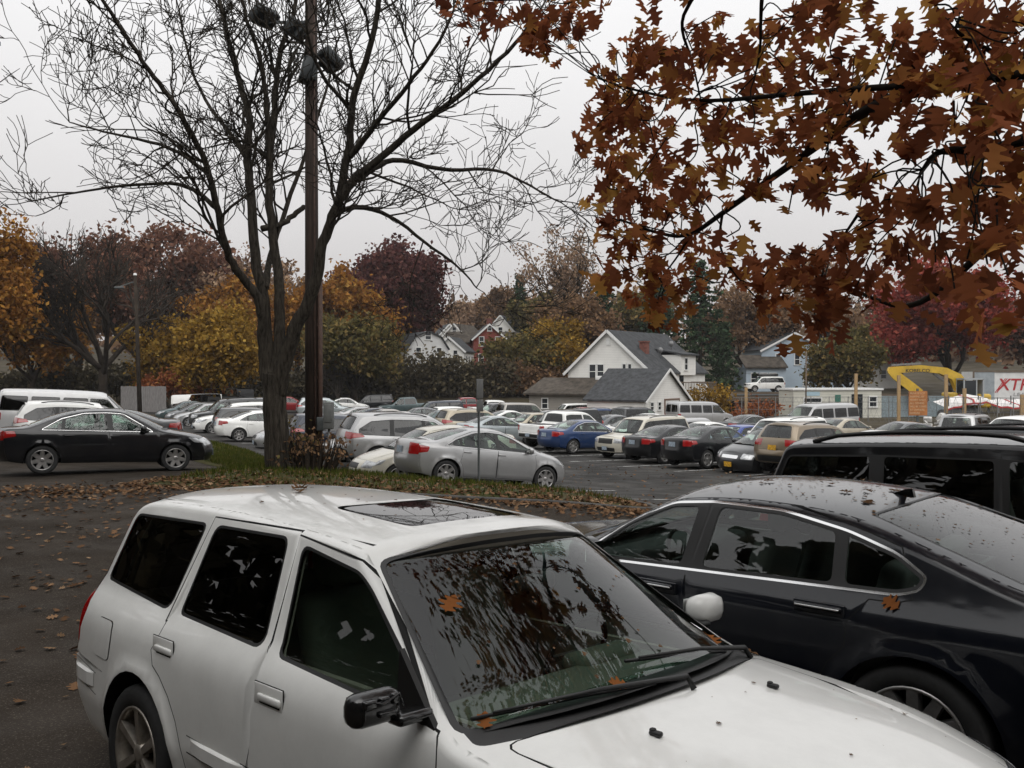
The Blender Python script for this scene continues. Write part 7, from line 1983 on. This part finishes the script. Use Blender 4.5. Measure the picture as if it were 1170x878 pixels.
SPR = [(548, 6), (580, 20), (615, 14), (640, 30), (660, 18), (590, 45), (632, 52), (690, 8), (810, 4), (780, 8), (700, 92), (745, 70), (718, 62), (760, 60), (690, 140), (668, 150), (730, 130), (772, 84), (795, 62), (745, 110), (705, 118), (700, 190), (690, 206), (735, 192), (760, 205), (720, 226), (750, 240), (694, 255),
       (712, 268), (760, 262), (740, 285), (728, 312), (720, 335), (755, 348), (772, 340), (745, 322), (700, 300), (830, 62), (860, 90), (880, 62), (900, 100), (850, 122), (930, 72), (960, 100), (900, 140), (940, 140), (868, 158), (982, 62), (1000, 120), (830, 150), (810, 172), (850, 198), (872, 215), (888, 236), (800, 222), (780, 190),
       (835, 272), (800, 288), (832, 300), (852, 312), (870, 346), (884, 352), (820, 130), (925, 206), (944, 192), (962, 212), (915, 252), (935, 222), (1000, 30), (1050, 42), (1100, 30), (1150, 30), (1040, 92), (1085, 86), (1125, 120), (1160, 92), (1030, 146), (1100, 172), (1150, 172), (1020, 62), (1000, 192), (1070, 192), (1110, 212), (1160, 222),
       (950, 30), (910, 30), (970, 8), (930, 8), (1070, 8), (1130, 8), (1165, 8), (1140, 70), (1075, 60), (970, 150), (1010, 240), (1040, 232), (1080, 240), (1000, 272), (1030, 282), (1062, 292), (1100, 268), (1140, 262), (1165, 250), (1000, 305), (952, 312), (962, 290), (930, 312), (905, 300), (980, 330), (1042, 318), (1080, 330),
       (950, 344), (930, 362), (1112, 318), (1140, 310), (1165, 320), (975, 262), (895, 322), (860, 330), (790, 312), (775, 232), (755, 160), (715, 160), (1130, 140), (1090, 130), (1165, 130), (1060, 120), (985, 95), (915, 118), (875, 125), (1120, 40), (1150, 150), (1168, 60), (1168, 190)]
CL = []; SZ = []
GAPS = [(1062, 203, 42, 20), (1076, 122, 28, 12), (865, 142, 22, 13), (905, 256, 72, 24), (948, 40, 18, 12), (842, 30, 12, 14), (1025, 178, 12, 12), (1120, 250, 18, 12), (782, 160, 22, 14), (1000, 175, 22, 20), (1040, 262, 14, 12), (725, 205, 14, 12), (780, 250, 16, 12), (1128, 300, 24, 14), (1060, 345, 20, 8)]   # openings in the boughs
for (a, c) in SPR:
    right = max(0, min(1, (a - 700) / 460))
    for rep in range(1 + (1 if rg.random() < .3 else 0)):
        d = 5.9 - 2.2 * right + rg.uniform(-.5, .6)
        cpx = a + rg.gauss(0, 9); cpy = c + rg.gauss(0, 8)
        ctr = oz_(cpx, cpy - 8, d)
        j = int(np.argsort(((NA - np.array(ctr)) ** 2).sum(1))[rg.randrange(7)]); q = Vector(NA[j])
        w1 = Vector((rg.gauss(0, .06), rg.gauss(0, .06), rg.gauss(.03, .06)))
        tw = [tuple(q), tuple(q.lerp(ctr, .3) + w1), tuple(q.lerp(ctr, .65) - w1 * .6), tuple(ctr)]
        ob.tube([Vector(c_) for c_ in chaikin(tw, 2)], [.0055, .0052, .005, .0048, .0045, .0042, .004, .0036, .0032, .003, .0028, .0025, .002, .002][:len(chaikin(tw, 2))] if len(chaikin(tw, 2)) <= 14 else .004, 4, caps=False)
        n = rg.randint(10, 15) - int(4 * right)
        for i in range(n):
            p = q.lerp(ctr, rg.uniform(.80, 1.06)) + Vector((rg.gauss(0, .075), rg.gauss(0, .075), rg.gauss(-.05, .075)))
            wp = p + ov; cc = 585 + F * wp.x / wp.y; rr = 428 - F * (wp.z - EYE) / wp.y
            if rg.random() < .8 and any(((cc - gx_) / gw_) ** 2 + ((rr - gy_) / gh_) ** 2 < 1 for gx_, gy_, gw_, gh_ in GAPS): continue
            CL.append(tuple(p)); SZ.append(rg.uniform(.075, .14))
vis = len(CL)
for i in range(2600):         # the rest of the crown, above and beside the frame
    j = rg.randrange(len(NA)); 
    q = Vector(NA[j])
    if q.z < 4.6 and q.x < -3.2: continue
    p = q + Vector((rg.gauss(0, .45), rg.gauss(0, .45), rg.gauss(.15, .35)))
    wp = p + ov
    col = 585 + F * wp.x / max(.1, wp.y); row = 428 - F * (wp.z - EYE) / max(.1, wp.y)
    if wp.y > 0 and -50 < col < 1180 and -10 < row < 900: continue
    CL.append(tuple(p)); SZ.append(rg.uniform(.11, .18))
rs = np.random.RandomState(12)
for i in range(340):          # boughs overhead, out of the frame
    c = Vector((rg.gauss(2.7, 1.6), rg.gauss(5.6, 1.5), rg.gauss(6.3, .9)))
    if c.z < 2.1 + .47 * c.y + .5: continue
    for j in range(16):
        p = c + Vector((rg.gauss(0, .22), rg.gauss(0, .22), rg.gauss(0, .16)))
        CL.append(tuple(p - ov)); SZ.append(rg.uniform(.11, .18))
CL = np.array(CL); SZ = np.array(SZ); n = len(CL)
nm = rs.normal(0, 1, (n, 3)) * np.array([1, 1, .8]); nm /= np.linalg.norm(nm, axis=1, keepdims=True)
V, F_ = oak_leaves(n, CL, SZ, nm, rs, .35, np.array([[0, 0, -.75]]))
tr_.build('trunk', M['bark'], oak); ob.build('branches', M['twig'], oak); mesh_np('crown', V, F_, oak_mat, oak)

# ------------------------------------------------------------------ fallen leaves and grass
dead = leaf_mat('fallen_oak_leaves', (.085, .047, .027), (.175, .10, .055), (.27, .18, .11), scale=.7, trans=.1, vmin=.55, vmax=1.3)
rs = np.random.RandomState(44)
def litter(XY, s0, s1, zoff=.012, tilt=.22):
    n = len(XY); zz = np.array(gz(XY[:, 0], XY[:, 1])); bi = bank_in(XY); zz = zz + np.where(bi > 0, .13 * np.clip(bi / 1.1, 0, 1) ** .7, 0) + zoff
    nm = np.stack([rs.normal(0, tilt, n), rs.normal(0, tilt, n), np.ones(n)], 1); nm /= np.linalg.norm(nm, axis=1, keepdims=True)
    return oak_leaves(n, np.column_stack([XY, zz]), rs.uniform(s0, s1, n), nm, rs, .22)
near = np.column_stack([rs.uniform(-13, 4, 2800), 3 + 15 * rs.uniform(0, 1, 2800) ** .8])
cl_ = [np.column_stack([rs.normal(cx, .35, 28), rs.normal(cy, .22, 28)]) for cx, cy in ((-3.4, 8.2), (-2.9, 6.9), (-4.6, 9.4), (-5.6, 12.2), (-3.0, 12.8), (-7.2, 14.4), (-2.3, 7.6), (-6.6, 10.4), (-4.2, 6.6), (-9, 13), (-3.2, 15))]
near = np.concatenate([near] + cl_)
def bank_pts(n, dmin, dmax, ymax=22):
    out = []
    while sum(len(a) for a in out) < n:
        A = np.column_stack([rs.uniform(-9.5, 5, 4000), rs.uniform(15.2, ymax, 4000)]); d = bank_in(A)
        out.append(A[(d > dmin) & (d < dmax)])
    return np.concatenate(out)[:n]
edge = bank_pts(2400, -.5, .55, 19.5); top_ = bank_pts(1900, .3, 9, 24); spill = np.column_stack([rs.normal(2.0, 1.3, 700), rs.normal(15.6, .5, 700)]); drift = np.column_stack([rs.normal(-8.0, 1.8, 900), rs.normal(16.8, .7, 900)])
under = np.concatenate([np.column_stack([rs.uniform(3, 9, 250), rs.uniform(10, 22, 250)]), np.column_stack([rs.uniform(1, 11, 420), rs.uniform(17, 33, 420)])])
V1, F1 = litter(near, .035, .105); V2, F2 = litter(np.concatenate([edge, top_, spill, drift, under]), .05, .11, .02, .4)
V = np.concatenate([V1, V2]); F_ = np.concatenate([F1, F2 + len(V1)])
o = mesh_np('fallen_leaves', V, F_, dead); tag(o, kind='stuff')
A = bank_pts(26000, .25, 9, 44); A = A[(rs.uniform(0, 1, len(A)) < np.clip((A[:, 1] - 17.2) / 5, .12, 1))]
# also the long tongue of the bank behind
B_ = np.column_stack([rs.uniform(-17, -4, 40000), rs.uniform(22, 44, 40000)]); B_ = B_[bank_in(B_) > .15][:14000]
A = np.concatenate([A, B_]); n = len(A)
zz = np.array(gz(A[:, 0], A[:, 1])) + .13 * np.clip(bank_in(A) / 1.1, 0, 1) ** .7
hgt = rs.uniform(.05, .15, n); th = rs.uniform(0, 6.28, n); wd = rs.uniform(.006, .012, n) * (1 + A[:, 1] / 30)
b0 = np.column_stack([A[:, 0] - np.cos(th) * wd, A[:, 1] - np.sin(th) * wd, zz]); b1 = np.column_stack([A[:, 0] + np.cos(th) * wd, A[:, 1] + np.sin(th) * wd, zz])
tp_ = np.column_stack([A[:, 0] + rs.normal(0, .03, n), A[:, 1] + rs.normal(0, .03, n), zz + hgt])
o = mesh_np('grass', np.stack([b0, b1, tp_], 1).reshape(-1, 3), np.arange(3 * n).reshape(n, 3), leaf_mat('autumn_grass', (.035, .050, .010), (.075, .085, .018), (.11, .09, .03), scale=1.2, trans=.2))
tag(o, kind='stuff')
# single leaves that have landed on the two near cars
bpy.context.view_layer.update()
def leaf_on(root, p, nrm, size, yaw, label, curl=.3, m=dead):
    mw = root.matrix_world; P_ = mw @ Vector(p); n_ = (mw.to_3x3() @ Vector(nrm)).normalized()
    rs2 = np.random.RandomState(int(yaw * 7) % 999)
    t = n_.orthogonal().normalized(); t.rotate(Matrix.Rotation(R(yaw), 3, n_))
    V, F_ = oak_leaves(1, np.zeros((1, 3)), np.array([size]), np.array([tuple(n_)]), rs2, curl, np.array([tuple(t * 5)]))
    o = mesh_np('fallen_leaf', V, F_, m); o.location = P_ + n_ * .008
    tag(o, label, 'leaf', 'single leaves on the parked cars')
bright = leaf_mat('bright_fallen_leaf', (.26, .085, .025), (.34, .13, .045), None, trans=.2)
def on_top(D_, xe, t):
    q = D_['shell']; s = q.s_at(x=xe); e = .01
    p = q.top(np.array([s]), np.array([t]))[0]; n_ = np.cross(q.top(np.array([s + e]), np.array([t]))[0] - p, q.top(np.array([s]), np.array([t + e]))[0] - p); return p, n_ / np.linalg.norm(n_)
for xe, t, sz, yaw, lab, mm_ in ((.33, -.76, .095, 20, 'orange oak leaf stuck high on the windscreen near its left edge', bright), (.70, .74, .10, 70, 'orange oak leaf at the far foot of the windscreen by the wiper', bright), (.74, -.25, .075, 140, 'small oak leaf under the near wiper in mid windscreen', bright),
                             (.75, -.88, .075, 40, 'oak leaf in the near bottom corner of the windscreen', bright), (.84, .97, .12, 100, 'oak leaf lodged on the cowl at the far end of the wiper', dead), (-1.25, -.15, .10, 10, 'curled brown leaf on the wagon roof behind the sunroof', dead),
                             (-1.12, -.30, .08, 60, 'second brown leaf on the wagon roof, nearer the door side', dead), (-1.95, -.55, .05, 33, 'tiny leaf stem standing near the rear of the wagon roof', dead), (-.08, .45, .06, 80, 'small leaf at the front edge of the sunroof', dead)):
    p, n_ = on_top(D['wagon'], xe, t); leaf_on(WAGON, p, n_, sz, yaw, lab, .5, mm_)
q = D['limo']['shell']; yy = float(q.Y(-1.06, .965)[0]); leaf_on(LIMO, (-1.06, yy, .965), (0, .75, .65), .095, 62, 'orange leaf stuck below the rear end of the bright window trim', .3, bright)
k = 0
for (xe, t) in [(-.4, .1), (-.55, .4), (-.7, -.1), (-.3, -.3), (-.62, .2), (-.1, .3), (-.72, .6)]:
    p, n_ = on_top(D['limo'], xe, t); k += 1
    leaf_on(LIMO, p, n_, .05 + .012 * (k % 4), 50 * k, ['small brown leaf at the middle of the black sedan roof', 'brown leaf left of the roof fin', 'brown leaf just ahead of the roof fin', 'brown leaf on the near edge of the black sedan roof', 'brown leaf beside the fin on the far half of the roof', 'brown leaf near the front of the black sedan roof', 'brown leaf at the far rear corner of the roof'][k - 1], .4)

# crumbs of leaf and bark lying on the two roofs and the rear glass
def crumbs(D_, root, spec, seed):
    rs3 = np.random.RandomState(seed); q = D_['shell']; V = []; N_ = []
    for (xa, xb, ta, tb, n) in spec:
        s = np.array([q.s_at(x=v) for v in rs3.uniform(xa, xb, n)]); t = rs3.uniform(ta, tb, n); e = .01
        p = q.top(s, t); nn = np.cross(q.top(s + e, t) - p, q.top(s, t + e) - p); nn /= np.linalg.norm(nn, axis=1, keepdims=True)
        V.append(p + nn * .004); N_.append(nn)
    P_ = np.concatenate(V); N_ = np.concatenate(N_)
    mw = np.array(root.matrix_world); P_ = P_ @ mw[:3, :3].T + mw[:3, 3]; N_ = N_ @ mw[:3, :3].T
    return oak_leaves(len(P_), P_, rs3.uniform(.006, .022, len(P_)) * rs3.uniform(.5, 1.6, len(P_)), N_ / np.linalg.norm(N_, axis=1, keepdims=True), rs3, .5)
Va, Fa = crumbs(D['limo'], LIMO, [(-.9, .3, -.85, .85, 230), (-1.7, -.9, -.85, .85, 110), (-2.0, -1.7, -.8, .8, 40)], 3)
Vb, Fb = crumbs(D['wagon'], WAGON, [(-2.0, -.2, -.85, .85, 50), (.9, 1.8, -.8, .8, 16), (.15, .7, -.85, .85, 30)], 4)
o = mesh_np('leaf_crumbs', np.concatenate([Va, Vb]), np.concatenate([Fa, Fb + len(Va)]), dead); tag(o, kind='stuff')
# ------------------------------------------------------------------ thin autumn mist over the whole place
hm = bpy.data.materials.new('mist'); hm.use_nodes = True
nt = hm.node_tree; nt.nodes.clear()
ho = nt.nodes.new('ShaderNodeOutputMaterial'); hv = nt.nodes.new('ShaderNodeVolumePrincipled')
hv.inputs['Color'].default_value = (.93, .93, .95, 1); hv.inputs['Density'].default_value = .00022; hv.inputs['Anisotropy'].default_value = .1
nt.links.new(hv.outputs[0], ho.inputs['Volume'])
zl = float(min(gz(np.array([-300., 300, -300, 300, 0]), np.array([-80., -80, 420, 420, 60])))) - 1.5
m = MB(); m.box((0, 170, (zl + 60) / 2), (640, 520, 60 - zl))
o = m.build('haze', hm); tag(o, kind='stuff')
